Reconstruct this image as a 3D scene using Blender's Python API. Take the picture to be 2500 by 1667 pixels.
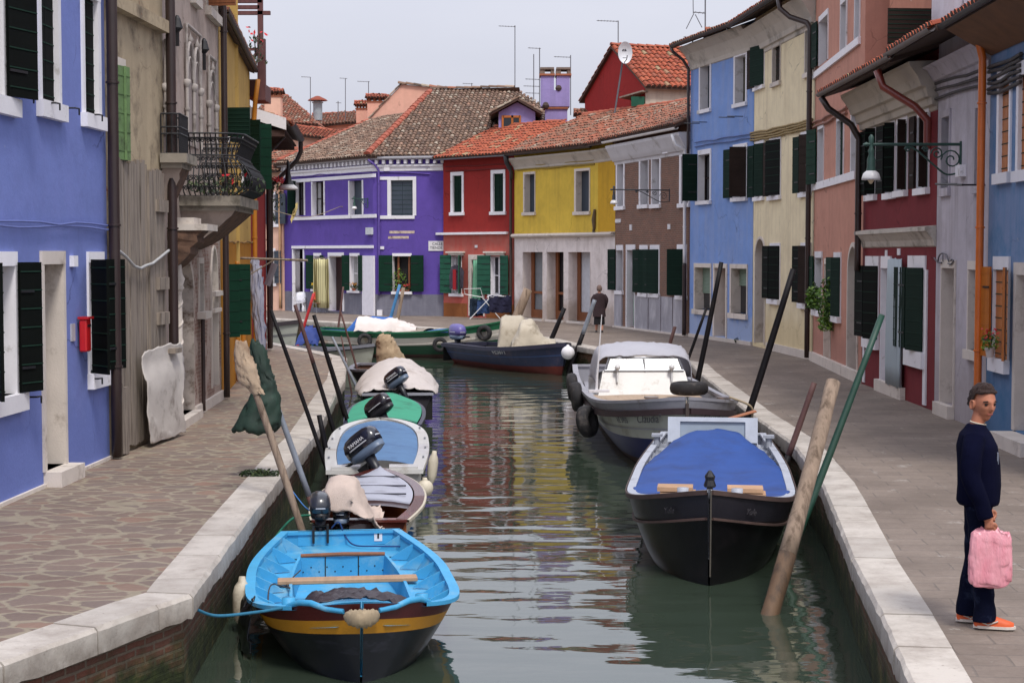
import bpy, bmesh, math, random
from mathutils import Vector as V, Matrix
R = math.radians
random.seed(7)
for o in list(bpy.data.objects): bpy.data.objects.remove(o)
scn = bpy.context.scene
COL = scn.collection
# ---------------- camera ----------------
CAMZ = 2.76; FPX = 4000.0; PITCH = math.atan(213.5/FPX)
cd = bpy.data.cameras.new('camera'); cam = bpy.data.objects.new('camera', cd); COL.objects.link(cam)
cam.location = (0, 0, CAMZ); cam.rotation_euler = (math.pi/2-PITCH, 0, 0)
cd.sensor_width = 36; cd.lens = 36*FPX/2500; cd.clip_end = 2000; cd.clip_start = .1
scn.camera = cam
# ---------------- world, sun, exposure ----------------
SUN_EL, SUN_AZ = 56, 160          # azimuth clockwise from +Y
w = bpy.data.worlds.new("World"); scn.world = w; w.use_nodes = True
nt = w.node_tree; nt.nodes.clear()
def N(nt, t, **k):
    n = nt.nodes.new(t)
    for a, b in k.items():
        if a in n.inputs: n.inputs[a].default_value = b
        else: setattr(n, a, b)
    return n
sky = N(nt, 'ShaderNodeTexSky', sky_type='NISHITA', sun_disc=False)
sky.sun_elevation = R(SUN_EL); sky.sun_rotation = R(SUN_AZ); sky.air_density = 1.5; sky.dust_density = 5
tc = N(nt, 'ShaderNodeTexCoord'); mp = N(nt, 'ShaderNodeMapping'); mp.inputs['Scale'].default_value = (1, 1, 3.5)
nz = N(nt, 'ShaderNodeTexNoise', Scale=2.2, Detail=5.0, Roughness=.5)
rp = N(nt, 'ShaderNodeValToRGB')
rp.color_ramp.elements[0].position = .3; rp.color_ramp.elements[0].color = (4.25, 4.4, 5.2, 1)
rp.color_ramp.elements[1].position = .75; rp.color_ramp.elements[1].color = (5.3, 5.35, 6.0, 1)
mx = N(nt, 'ShaderNodeMix', data_type='RGBA'); mx.inputs[0].default_value = .9
bg = N(nt, 'ShaderNodeBackground', Strength=.1); ow = N(nt, 'ShaderNodeOutputWorld')
L = nt.links.new
L(tc.outputs['Generated'], mp.inputs[0]); L(mp.outputs[0], nz.inputs['Vector']); L(nz.outputs[0], rp.inputs[0])
# overcast: about three times brighter overhead than at the horizon
sx = N(nt, 'ShaderNodeSeparateXYZ'); L(tc.outputs['Generated'], sx.inputs[0])
ov = N(nt, 'ShaderNodeMapRange'); L(sx.outputs[2], ov.inputs[0]); ov.inputs[1].default_value = .05; ov.inputs[2].default_value = .9; ov.inputs[3].default_value = 1.0; ov.inputs[4].default_value = 2.2
sv = N(nt, 'ShaderNodeVectorMath', operation='SCALE'); L(rp.outputs[0], sv.inputs[0]); L(ov.outputs[0], sv.inputs['Scale'])
L(sky.outputs[0], mx.inputs[6]); L(sv.outputs[0], mx.inputs[7]); L(mx.outputs[2], bg.inputs[0]); L(bg.outputs[0], ow.inputs[0])
sl = bpy.data.lights.new('sun', 'SUN'); sl.energy = 1.8; sl.angle = R(12); sl.color = (1, .96, .9)
so = bpy.data.objects.new('sun', sl); COL.objects.link(so); so.location = (0, 0, 60)
az, el = R(SUN_AZ), R(SUN_EL)
so.rotation_euler = V((math.sin(az)*math.cos(el), math.cos(az)*math.cos(el), math.sin(el))).to_track_quat('Z', 'Y').to_euler()
scn.view_settings.view_transform = 'Standard'; scn.view_settings.look = 'None'
scn.view_settings.exposure = 0.5; scn.view_settings.gamma = 1
# ---------------- projection helpers: photograph pixel -> place ----------------
CP, SP = math.cos(PITCH), math.sin(PITCH)
def ray(px, py):
    a, b = (px-1250)/FPX, (833.5-py)/FPX
    return V((a, CP+b*SP, -SP+b*CP))
def onz(p, z=0.0):
    d = ray(*p); t = (z-CAMZ)/d.z
    return V((d.x*t, d.y*t, z))
def ony(p, Y):
    d = ray(*p); t = Y/d.y
    return V((d.x*t, Y, CAMZ+d.z*t))
def proj(v):
    x, y, z = v[0], v[1], v[2]-CAMZ
    f = y*CP-z*SP; u = y*SP+z*CP
    return (1250+FPX*x/f, 833.5-FPX*u/f)
def frame(ox, oy, s): return lambda x, y: (ox+x/s, oy+y/s)
Z1, Z2, Z3, Z4 = frame(0,0,2.8), frame(0,500,2.24), frame(600,150,3.824), frame(1050,50,3.0746)
Z5, Z6, Z7, Z8 = frame(1600,0,3.266), frame(2000,0,3.266), frame(600,500,3.92), frame(1050,520,3.510)
R1, R2, R3, R4 = frame(1650,450,3.136), frame(2000,450,2.614), frame(550,700,2.614), frame(1100,750,3.92)
R5, R6, R7, R8 = frame(450,1150,3.033), frame(1350,850,2.0907), frame(2050,900,2.044), frame(0,1100,2.765)
T1, T2, T3, T4 = frame(540,0,4.9), frame(380,300,4.9), frame(380,540,2.903), frame(640,680,6.533)
def O_(x, y): return (x*1.063, y*1.063)
WATER = -.84
# ---------------- colour and materials ----------------
def lin(c):
    return tuple(((v/255)/12.92 if v/255 <= .04045 else ((v/255+.055)/1.055)**2.4) for v in c)+(1,)
def sc(c, k): return tuple(min(1, v*k) for v in c[:3])+(1,)
MATS = {}
def newmat(name):
    m = bpy.data.materials.new(name); m.use_nodes = True; n = m.node_tree; n.nodes.clear()
    o = N(n, 'ShaderNodeOutputMaterial'); b = N(n, 'ShaderNodeBsdfPrincipled'); n.links.new(b.outputs[0], o.inputs[0])
    return m, n, b
def mixc(n, f, a, b, blend='MIX'):
    m = N(n, 'ShaderNodeMix', data_type='RGBA', blend_type=blend)
    for i, x in ((0, f), (6, a), (7, b)):
        if isinstance(x, (tuple, float, int)): m.inputs[i].default_value = x
        else: n.links.new(x, m.inputs[i])
    return m.outputs[2]
def noise(n, scale, detail=4, rough=.55, vec=None, stretch=None):
    if vec is None:
        vec = N(n, 'ShaderNodeNewGeometry').outputs['Position']
    if stretch:
        m = N(n, 'ShaderNodeMapping'); m.inputs['Scale'].default_value = stretch; n.links.new(vec, m.inputs[0]); vec = m.outputs[0]
    t = N(n, 'ShaderNodeTexNoise', Scale=scale, Detail=float(detail), Roughness=rough); n.links.new(vec, t.inputs['Vector'])
    return t.outputs[0]
def ramp(n, f, stops):
    r = N(n, 'ShaderNodeValToRGB'); e = r.color_ramp.elements
    while len(e) < len(stops): e.new(.5)
    for i, (p, c) in enumerate(stops):
        e[i].position = p; e[i].color = c if isinstance(c, tuple) else (c, c, c, 1)
    n.links.new(f, r.inputs[0]); return r.outputs[0]
def bump(n, b, h, strength=.3, dist=.02):
    u = N(n, 'ShaderNodeBump', Strength=strength, Distance=dist); n.links.new(h, u.inputs['Height']); n.links.new(u.outputs[0], b.inputs['Normal'])
def plain(name, c, rough=.6, var=.12, scale=6, metal=0, spec=.5, bmp=.15, dirt=None, dirtamt=.5, stretch=None, coat=0):
    """painted / plain surface with blotches, fine grain and an optional second (dirt or wear) colour"""
    if name in MATS: return MATS[name]
    m, n, b = newmat(name); c = lin(c)
    f = noise(n, scale, 5, .6, stretch=stretch)
    f = ramp(n, f, [(.3, 0.), (.7, 1.)])
    col = mixc(n, f, sc(c, 1-var), sc(c, 1+var))
    oi = N(n, 'ShaderNodeObjectInfo').outputs['Random']; col = mixc(n, oi, mixc(n, 1.0, col, (.86,.86,.86,1), 'MULTIPLY'), mixc(n, 1.0, col, (1.1,1.1,1.1,1), 'MULTIPLY'))
    g = noise(n, scale*14, 3, .6, stretch=stretch)
    col = mixc(n, .25, col, mixc(n, g, sc(c, .75), sc(c, 1.25)))
    if dirt:
        d = noise(n, scale*.7, 7, .68, stretch=stretch)
        d = ramp(n, d, [(.62-.25*dirtamt, 0.), (.72-.1*dirtamt, 1.)])
        col = mixc(n, d, col, lin(dirt))
    n.links.new(col, b.inputs['Base Color'])
    b.inputs['Roughness'].default_value = rough; b.inputs['Metallic'].default_value = metal
    b.inputs['Specular IOR Level'].default_value = spec; b.inputs['Coat Weight'].default_value = coat
    if bmp: bump(n, b, g, bmp, .01)
    MATS[name] = m; return m
def plaster(name, c, dirt=(120,110,105), amt=.25, streak=.18, patch=None, base=None, basez=.9, pth=.66):
    if name in MATS: return MATS[name]
    m, n, b = newmat(name); c = lin(c)
    big = ramp(n, noise(n, .55, 4, .6), [(.3, 0.), (.7, 1.)])
    col = mixc(n, big, sc(c, .9), sc(c, 1.08))
    med = ramp(n, noise(n, 3.1, 6, .65), [(.35, 0.), (.68, 1.)])
    col = mixc(n, .3, col, mixc(n, med, sc(c, .8), sc(c, 1.15)))
    st = ramp(n, noise(n, 3.2, 5, .62, stretch=(1, 1, .09)), [(.47, 0.), (.7, 1.)])
    sf = N(n, 'ShaderNodeMath', operation='MULTIPLY'); n.links.new(st, sf.inputs[0]); sf.inputs[1].default_value = min(.9, streak*1.8)
    col = mixc(n, sf.outputs[0], col, lin(dirt))
    dm = ramp(n, noise(n, 1.3, 8, .7), [(.49, 0.), (.68, 1.)])
    df = N(n, 'ShaderNodeMath', operation='MULTIPLY'); n.links.new(dm, df.inputs[0]); df.inputs[1].default_value = min(.95, amt*1.0)
    col = mixc(n, df.outputs[0], col, lin(dirt))
    pos = N(n, 'ShaderNodeNewGeometry').outputs['Position']; sp = N(n, 'ShaderNodeSeparateXYZ'); n.links.new(pos, sp.inputs[0])
    wv = N(n, 'ShaderNodeTexNoise', Scale=1.1, Detail=6.); n.links.new(pos, wv.inputs['Vector']); wa = N(n, 'ShaderNodeVectorMath', operation='ADD'); n.links.new(wv.outputs['Color'], wa.inputs[0]); n.links.new(pos, wa.inputs[1])
    vc = N(n, 'ShaderNodeTexVoronoi', feature='DISTANCE_TO_EDGE', Scale=.7); n.links.new(wa.outputs[0], vc.inputs['Vector'])
    ck = ramp(n, vc.outputs['Distance'], [(.004, .7), (.011, 0.)]); cm = N(n, 'ShaderNodeMath', operation='MULTIPLY'); n.links.new(ck, cm.inputs[0]); n.links.new(ramp(n, noise(n, .8, 3), [(.5, 0.), (.62, 1.)]), cm.inputs[1])
    col = mixc(n, cm.outputs[0], col, sc(c, .45))
    chip = ramp(n, noise(n, 5.5, 6, .7), [(.71, 0.), (.725, .8)]); col = mixc(n, chip, col, mixc(n, .5, lin((196,188,178)), sc(c, .8)))
    if base:   # damp, salt-stained foot of the wall with a ragged upper edge
        h = N(n, 'ShaderNodeMath', operation='MULTIPLY_ADD'); n.links.new(noise(n, 1.7, 6, .7), h.inputs[0]); h.inputs[1].default_value = -1.3; n.links.new(sp.outputs[2], h.inputs[2])
        hf = ramp(n, h.outputs[0], [(0, 1.), (.5, 0.)])
        r = hf.node; r.color_ramp.elements[0].position = 0; r.color_ramp.elements[1].position = min(.99, basez*.5)
        hm = N(n, 'ShaderNodeMath', operation='MULTIPLY'); n.links.new(hf, hm.inputs[0]); hm.inputs[1].default_value = .55
        col = mixc(n, hm.outputs[0], col, lin(base))
    if patch:
        pm = ramp(n, noise(n, .9, 9, .72), [(pth, 0.), (pth+.02, 1.)])
        col = mixc(n, pm, col, lin(patch))
    n.links.new(col, b.inputs['Base Color']); b.inputs['Roughness'].default_value = .88; b.inputs['Specular IOR Level'].default_value = .25
    bump(n, b, noise(n, 9, 8, .7), .35, .02)
    MATS[name] = m; return m
def bricks(name, c1, c2, mortar, bw=.26, bh=.07, uv=True, algae=None, plasterc=None, rowoff=.5, grime=.3, mort=.012, amt2=.5):
    if name in MATS: return MATS[name]
    m, n, b = newmat(name)
    t = N(n, 'ShaderNodeTexBrick', Scale=1.0); t.inputs['Brick Width'].default_value = bw; t.inputs['Row Height'].default_value = bh
    t.inputs['Mortar Size'].default_value = mort; t.inputs['Color1'].default_value = lin(c1); t.inputs['Color2'].default_value = lin(c2); t.inputs['Mortar'].default_value = lin(mortar)
    t.inputs['Bias'].default_value = 0; t.inputs['Mortar Smooth'].default_value = .3; t.offset = rowoff
    src = N(n, 'ShaderNodeUVMap').outputs[0] if uv else N(n, 'ShaderNodeNewGeometry').outputs['Position']
    wob = N(n, 'ShaderNodeVectorMath', operation='ADD'); nn = N(n, 'ShaderNodeTexNoise', Scale=2.5); n.links.new(src, nn.inputs['Vector'])
    s2 = N(n, 'ShaderNodeVectorMath', operation='SCALE'); s2.inputs['Scale'].default_value = .05; n.links.new(nn.outputs['Color'], s2.inputs[0])
    n.links.new(src, wob.inputs[0]); n.links.new(s2.outputs[0], wob.inputs[1]); n.links.new(wob.outputs[0], t.inputs['Vector'])
    col = t.outputs['Color']
    g = ramp(n, noise(n, 1.8, 8, .7), [(.35, 0.), (.75, 1.)])
    col = mixc(n, g, col, mixc(n, .6, col, lin((70,60,55))))
    fine = noise(n, 30, 4, .6); col = mixc(n, .35, col, mixc(n, fine, sc(lin(c1), .4), sc(lin(mortar), 1.)))
    if plasterc:
        pm = ramp(n, noise(n, 1.1, 9, .72), [(.5, 0.), (.53, 1.)]); col = mixc(n, pm, col, lin(plasterc))
    if algae:
        pos = N(n, 'ShaderNodeNewGeometry').outputs['Position']; sp = N(n, 'ShaderNodeSeparateXYZ'); n.links.new(pos, sp.inputs[0])
        h = N(n, 'ShaderNodeMath', operation='MULTIPLY_ADD'); n.links.new(noise(n, 2.2, 7, .7), h.inputs[0]); h.inputs[1].default_value = .9; n.links.new(sp.outputs[2], h.inputs[2])
        a = N(n, 'ShaderNodeMapRange'); n.links.new(h.outputs[0], a.inputs[0]); a.inputs[1].default_value = .16; a.inputs[2].default_value = -.12
        gcol = ramp(n, noise(n, 4, 6, .7), [(.35, lin((20,24,12))), (.55, lin(algae)), (.75, lin((96,84,50)))])
        col = mixc(n, a.outputs[0], col, gcol)
    n.links.new(col, b.inputs['Base Color']); b.inputs['Roughness'].default_value = .85; b.inputs['Specular IOR Level'].default_value = .3
    inv = N(n, 'ShaderNodeMath', operation='MULTIPLY_ADD'); n.links.new(t.outputs['Fac'], inv.inputs[0]); inv.inputs[1].default_value = -1.; n.links.new(fine, inv.inputs[2])
    bump(n, b, inv.outputs[0], .6, .015)
    MATS[name] = m; return m
def attr_ramp(name, stops, rough=.85, bmp=.4, scale=25, moss=None):
    """colour picked per piece (tile, leaf, stone) from the face attribute rnd"""
    if name in MATS: return MATS[name]
    m, n, b = newmat(name)
    a = N(n, 'ShaderNodeAttribute', attribute_name='rnd').outputs['Fac']
    col = ramp(n, a, [(p, lin(c)) for p, c in stops])
    f = noise(n, scale, 5, .65); col = mixc(n, .55, col, mixc(n, f, (0.02,.018,.015,1), col), 'MIX')
    if moss:
        mm = ramp(n, noise(n, 1.2, 7, .7), [(.52, 0.), (.68, 1.)]); mf = N(n, 'ShaderNodeMath', operation='MULTIPLY'); n.links.new(mm, mf.inputs[0]); mf.inputs[1].default_value = .6
        col = mixc(n, mf.outputs[0], col, lin(moss))
    n.links.new(col, b.inputs['Base Color']); b.inputs['Roughness'].default_value = rough
    if bmp: bump(n, b, f, bmp, .01)
    MATS[name] = m; return m
# ---------------- mesh builder and naming ----------------
ORG = {}
def tag(o, label=None, cat=None, group=None, kind=None):
    if label: o['label'] = label
    if cat: o['category'] = cat
    if group: o['group'] = group
    if kind: o['kind'] = kind
    return o
def thing(name, label, cat, loc, rz=0, group=None):
    o = bpy.data.objects.new(name, None); COL.objects.link(o); o.empty_display_size = .2
    o.location = loc; o.rotation_euler = (0, 0, rz)
    ORG[o.name] = Matrix.Translation(V(loc)) @ Matrix.Rotation(rz, 4, 'Z')
    return tag(o, label, cat, group)
class MB:
    """collects shapes, then build() links them as one mesh object"""
    def __init__(s): s.v = []; s.f = []; s.m = []; s.r = []; s.uv = {}
    def face(s, pts, mi=0, r=0, uv=None):
        i = len(s.v); s.v += [tuple(p) for p in pts]; s.f.append(list(range(i, i+len(pts)))); s.m.append(mi); s.r.append(r)
        if uv: s.uv[len(s.f)-1] = uv
    def grid(s, rows, mi=0, r=0, closeu=False, flip=False):
        n = len(rows[0]); i0 = len(s.v)
        for row in rows: s.v += [tuple(p) for p in row]
        for j in range(len(rows)-1):
            for i in range(n if closeu else n-1):
                a, b = i0+j*n+i, i0+j*n+(i+1) % n; q = [a, b, b+n, a+n]
                if flip: q.reverse()
                s.f.append(q); s.m.append(mi(j, i) if callable(mi) else mi); s.r.append(r)
    def hexa(s, c, mi=0, r=0):
        """8 corners: bottom 4 (ccw) then top 4"""
        i = len(s.v); s.v += [tuple(p) for p in c]
        for q in ((3,2,1,0), (4,5,6,7), (0,1,5,4), (1,2,6,5), (2,3,7,6), (3,0,4,7)):
            s.f.append([i+k for k in q]); s.m.append(mi); s.r.append(r)
    def box(s, c, sz, mi=0, r=0, X=None, Y=None, Z=None):
        c = V(c); X = V(X) if X else V((1,0,0)); Y = V(Y) if Y else V((0,1,0)); Z = V(Z) if Z else V((0,0,1))
        a, b, d = X*sz[0]/2, Y*sz[1]/2, Z*sz[2]/2
        s.hexa([c-a-b-d, c+a-b-d, c+a+b-d, c-a+b-d, c-a-b+d, c+a-b+d, c+a+b+d, c-a+b+d], mi, r)
    def tube(s, pts, rad, n=8, mi=0, r=0, caps=True, squash=None):
        pts = [V(p) for p in pts]; k = len(pts)
        if not hasattr(rad, '__len__'): rad = [rad]*k
        rows = []; up = None
        for j in range(k):
            t = (pts[min(j+1, k-1)]-pts[max(j-1, 0)]).normalized()
            if up is None: up = V((0,0,1)) if abs(t.z) < .9 else V((0,1,0))
            a = t.cross(up).normalized(); up = a.cross(t).normalized()
            rows.append([pts[j]+(a*math.cos(q)+up*math.sin(q)*(squash or 1))*rad[j] for q in [2*math.pi*i/n for i in range(n)]])
        s.grid(rows, mi, r, closeu=True, flip=True)
        if caps:
            s.face(rows[0], mi, r); s.face(list(reversed(rows[-1])), mi, r)
    def lathe(s, prof, c=(0,0,0), n=16, mi=0, r=0, axis=None):
        c = V(c); Z = V(axis).normalized() if axis else V((0,0,1)); X = Z.orthogonal().normalized(); Y = Z.cross(X)
        rows = [[c+Z*z+(X*math.cos(2*math.pi*i/n)+Y*math.sin(2*math.pi*i/n))*rr for i in range(n)] for rr, z in prof]
        s.grid(rows, mi, r, closeu=True)
    def build(s, name, mats, parent=None, smooth=False, local=False, label=None):
        me = bpy.data.meshes.new(name)
        vs = s.v
        if parent is not None and not local:
            M = ORG[parent.name].inverted(); vs = [M @ V(p) for p in vs]
        me.from_pydata([tuple(p) for p in vs], [], s.f)
        if not isinstance(mats, (list, tuple)): mats = [mats]
        for m in mats: me.materials.append(m)
        me.polygons.foreach_set('material_index', s.m)
        if any(s.r): me.attributes.new('rnd', 'FLOAT', 'FACE').data.foreach_set('value', [float(x) for x in s.r])
        if s.uv:
            ul = me.uv_layers.new(name='UVMap').data
            for fi, uvs in s.uv.items():
                for li, q in zip(me.polygons[fi].loop_indices, uvs): ul[li].uv = q
        if smooth:
            me.polygons.foreach_set('use_smooth', [True]*len(s.f))
        me.update(); o = bpy.data.objects.new(name, me); COL.objects.link(o)
        if smooth and smooth is not True:
            mod = o.modifiers.new('weld', 'WELD'); mod.merge_threshold = .0005
            try: me.set_sharp_from_angle(angle=R(smooth))
            except Exception: pass
        if parent is not None:
            o.parent = parent; ORG[o.name] = ORG[parent.name]
        else: ORG[o.name] = Matrix.Identity(4)
        if label: o['label'] = label
        return o
def catmull(P, n=6):
    P = [V(p) for p in P]; out = []
    for i in range(len(P)-1):
        a = P[max(i-1, 0)]; b = P[i]; c = P[i+1]; d = P[min(i+2, len(P)-1)]
        for k in range(n):
            t = k/n
            out.append(.5*((2*b)+(c-a)*t+(2*a-5*b+4*c-d)*t*t+(3*b-a-3*c+d)*t**3))
    return out+[P[-1]]
def offset2(P, d):
    """offset a polyline in xy to its right by d, mitred"""
    out = []
    for i, p in enumerate(P):
        ns = []
        if i: e = (V(p)-V(P[i-1])); ns.append(V((e.y, -e.x, 0)).normalized())
        if i < len(P)-1: e = (V(P[i+1])-V(p)); ns.append(V((e.y, -e.x, 0)).normalized())
        m = sum(ns, V((0,0,0))); m.normalize(); k = 1/max(.4, m.dot(ns[0]))
        out.append(V(p)+m*d*k)
    return out
# ---------------- materials of the place ----------------
STONE = plain('istrian_stone', (206,196,186), .75, .1, 3, dirt=(160,148,136), dirtamt=.25, bmp=.3)
WHITEP = plain('white_trim', (226,224,228), .7, .06, 3, dirt=(160,155,150), dirtamt=.1)
CORN = plain('plaster_cornice', (186,178,168), .85, .1, 1.2, dirt=(130,124,116), dirtamt=.35)
DGREEN = plain('dark_green_shutter_paint', (16,38,30), .75, .25, 2, bmp=.1, spec=.12)
BGREEN = plain('black_green_shutter_paint', (9,13,11), .75, .25, 2, bmp=.1, spec=.1)
MGREEN = plain('green_shutter_paint', (12,48,34), .7, .2, 2, spec=.15)
LGREEN = plain('faded_green_shutter_paint', (36,84,66), .7, .2, 2, spec=.2)
MOSSG = plain('weathered_pale_green_paint', (96,124,78), .8, .3, 5, dirt=(60,70,50), dirtamt=.5)
BRSH = plain('brown_shutter_paint', (46,36,32), .75, .25, 2, spec=.12)
ORSH = plain('orange_varnished_wood', (172,98,32), .4, .25, 3, stretch=(6,6,.5))
OLDW = plain('grey_weathered_wood', (146,134,122), .9, .3, 4, dirt=(88,78,68), dirtamt=.55, stretch=(5,5,.35), bmp=.5)
WOODB = plain('brown_wood', (128,76,44), .6, .25, 3, stretch=(5,5,.5))
BATT = plain('shutter_batten', (26,50,40), .75, .2, 3, spec=.15)
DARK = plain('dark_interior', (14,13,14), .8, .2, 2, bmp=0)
SLATE = plain('slate_blue_panel', (52,62,74), .5, .15, 2)
PIPE = plain('brown_downpipe', (48,34,32), .45, .25, 2, coat=.2)
GUTT = plain('dark_gutter_metal', (44,42,44), .5, .25, 2)
GREYM = plain('grey_metal', (140,142,148), .4, .12, 5, metal=.6)
WPIPE = plain('white_downpipe', (224,222,222), .5, .05, 2)
IRON = plain('black_iron', (22,22,26), .5, .3, 8)
CABLE = plain('weathered_cable', (70,66,66), .7, .3, 9)
TILE_OLD = attr_ramp('old_roof_tile', [(0,(88,70,58)), (.25,(124,98,80)), (.5,(150,118,96)), (.72,(116,86,70)), (.86,(186,172,152)), (1,(166,104,76))], moss=(106,86,72))
TILE_NEW = attr_ramp('orange_roof_tile', [(0,(146,66,42)), (.3,(178,84,52)), (.6,(190,98,64)), (.85,(160,82,58)), (.95,(176,158,120)), (1,(120,86,66))])
TILE_MIX = attr_ramp('worn_orange_roof_tile', [(0,(140,74,50)), (.3,(172,96,68)), (.55,(150,100,76)), (.8,(128,98,80)), (.93,(184,166,146)), (1,(110,80,66))], moss=(112,98,78))
RIDGE = attr_ramp('ridge_tile', [(0,(166,82,58)), (1,(188,104,76))])
def glassmat():
    m, n, b = newmat('window_glass')
    b.inputs['Base Color'].default_value = (.012,.014,.018,1); b.inputs['Roughness'].default_value = .06
    b.inputs['Specular IOR Level'].default_value = .6
    bump(n, b, noise(n, 1.5, 2), .05, .02); return m
GLASS = glassmat()
CURTN = plain('lace_behind_glass', (150,150,150), .25, .15, 5, coat=.8)
# ---------------- boards, shutters ----------------
def panel(mb, o, T, out, w, h, th=.04, boards=7, bars=True):
    """board shutter: o = bottom hinge corner, T = direction of width, out = thickness direction"""
    o = V(o); T = V(T).normalized(); out = V(out).normalized(); Z = V((0,0,1))
    mb.box(o+T*w/2+Z*h/2+out*th/2, (w, th, h), 0, X=T, Y=out, Z=Z)
    for k in range(boards):
        z = h*(k+.5)/boards
        mb.box(o+T*w/2+Z*z+out*(th+.002), (w*.985, .012, .014), 1, X=T, Y=out, Z=Z)
        mb.box(o+T*w/2+Z*z-out*.002, (w*.985, .012, .014), 1, X=T, Y=out, Z=Z)
class House:
    def __init__(s, name, label, pts, ztop, depth, mats, cat='house', px=True, z0=-.05, group=None):
        s.P = [onz(p) for p in pts] if px else [V(p) for p in pts]
        s.ztop, s.depth, s.mats, s.z0 = ztop, depth, mats if isinstance(mats, list) else [mats], z0
        s.o = thing(name, label, cat, tuple(sum(s.P, V((0,0,0)))/len(s.P)), group=group)
        s.n = len(s.P)-1; s.holes = [[] for _ in range(s.n)]; s.zones = [[] for _ in range(s.n)]; s.fill = MB()
    def tn(s, i):
        t = (s.P[i+1]-s.P[i]); L_ = t.length; t = t/L_
        return t, V((t.y, -t.x, 0)), L_
    def uz(s, i, p, out=0):
        t, n, L_ = s.tn(i); d = ray(*p); c = V((0,0,CAMZ)); q = s.P[i]+n*out
        k = (q-c).dot(n)/d.dot(n); h = c+d*k
        return (h-q).dot(t), h.z
    def pt(s, i, u, z, out=0):
        t, n, L_ = s.tn(i); return s.P[i]+t*u+n*out+V((0,0,z))
    def ubox(s, mb, i, u0, u1, z0, z1, o0, o1, mi=0, r=0):
        c = [s.pt(i, u, z, o) for z in (z0, z1) for u, o in ((u0,o1), (u1,o1), (u1,o0), (u0,o0))]
        mb.hexa(c, mi, r)
    def rect(s, i, F, x0, x1, y0, y1):
        xc, yc = (x0+x1)/2, (y0+y1)/2
        return s.uz(i, F(x0, yc))[0], s.uz(i, F(x1, yc))[0], s.uz(i, F(xc, y1))[1], s.uz(i, F(xc, y0))[1]
    def trim(s, i, F, x0, x1, y0, y1, out, mat, name, back=0, ru=None):
        u0, u1, z0, z1 = s.rect(i, F, x0, x1, y0, y1); mb = MB(); s.ubox(mb, i, u0, u1, z0, z1, -back, out)
        return mb.build(name, mat, s.o)
    def zone(s, i, u0, u1, z0, z1, mi): s.zones[i].append((u0, u1, z0, z1, mi))
    def win(s, i, F, x0, x1, yt, yb, fw=(.1,.1,.12), d=.22, pane='glass', sill=None, sh=(), shm=None, kind='window', stone=None, label=None, uzr=None, proud=.03, arch=0, wood=None, curtain=None, shw=None, lip=None, z0=None):
        u0, u1, zb, zt = uzr or s.rect(i, F, x0, x1, yt, yb)
        if z0 is not None: zb = z0
        stone = stone or WHITEP; shm = shm or DGREEN; wood = wood or BRSH
        l, r, t = fw[:3]; bt = fw[3] if len(fw) > 3 else 0
        e = .4
        s.holes[i].append((u0-l*e, u1+r*e, zb-bt*e, zt+t*e))
        T, n, _ = s.tn(i)
        # pane or leaf set back in the opening
        mb = MB(); W = u1-u0; H = zt-zb
        ui0, ui1, zi0, zi1 = u0-l*e, u1+r*e, zb-.02, zt+t*e
        if pane in ('glass', 'blind'):
            mb.face([s.pt(i, a, b, -d) for a, b in ((ui0,zi0), (ui1,zi0), (ui1,zi1), (ui0,zi1))], 0)
        elif pane in ('closed',):
            panel(mb, s.pt(i, ui0, zi0, -d*.5), T, n, (ui1-ui0)/2-.006, zi1-zi0, .04, 8)
            panel(mb, s.pt(i, ui0+(ui1-ui0)/2+.006, zi0, -d*.5), T, n, (ui1-ui0)/2-.006, zi1-zi0, .04, 8)
        else:
            mb.face([s.pt(i, a, b, -d) for a, b in ((ui0,zi0), (ui1,zi0), (ui1,zi1), (ui0,zi1))], 0)
        pm = {'glass': [GLASS], 'blind': [GLASS], 'closed': [shm, BATT], 'dark': [DARK]}.get(pane, [pane])
        w = mb.build(kind, pm, s.o, label=label)
        if pane == 'glass' and W > .25:
            cb = MB(); k = .045
            for a, b in ((u0, u0+k), (u1-k, u1), ((u0+u1)/2-k*.8, (u0+u1)/2+k*.8)): s.ubox(cb, i, a, b, zb, zt, -d+.004, -d+.04)
            for a, b in ((zb, zb+k*1.3), (zt-k, zt), (zb+H*.5-.02, zb+H*.5+.02)): s.ubox(cb, i, u0+k, u1-k, a, b, -d+.006, -d+.034)
            cb.build('casement', wood, w)
            rc = random.Random(int(abs(u0*977+zb*131)))
            if rc.random() < .55:      # lace curtain seen close behind the panes
                cm = MB(); k_ = rc.choice((.32, .45, .9)); uu = [u0+.03+(W-.06)*k_*j/10 for j in range(11)]; lo_ = zb+H*rc.choice((0, .0, .35))
                cm.grid([[s.pt(i, a, z_, -d+.003+.004*(j % 2)) for j, a in enumerate(uu)] for z_ in (lo_, zt)]); cm.build('curtain', CURTN, w, smooth=True)
        if pane == 'blind':
            bm_ = MB(); zz = zt; nn = int(H*(curtain or .55)/.045)
            for k in range(nn): s.ubox(bm_, i, u0, u1, zz-.04, zz, -d+.02, -d+.04+.01*(k % 2)); zz -= .045
            bm_.build('roller_blind', plain('grey_green_blind', (122,142,126), .6, .08), w)
        # surround
        fm = MB(); P = proud
        def ring(a0, a1, b0, b1): s.ubox(fm, i, a0, a1, b0, b1, -d*1.02, P)
        if l: ring(u0-l, u0, zb-bt, zt if arch == 0 else zt-arch)
        if r: ring(u1, u1+r, zb-bt, zt if arch == 0 else zt-arch)
        if t and not arch: s.ubox(fm, i, u0-l-(.02 if lip else 0), u1+r+(.02 if lip else 0), zt, zt+t, -d*1.02, P+(.012 if lip else .003))
        if bt: s.ubox(fm, i, u0, u1, zb-bt, zb, -d*1.02, P-.002)
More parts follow.
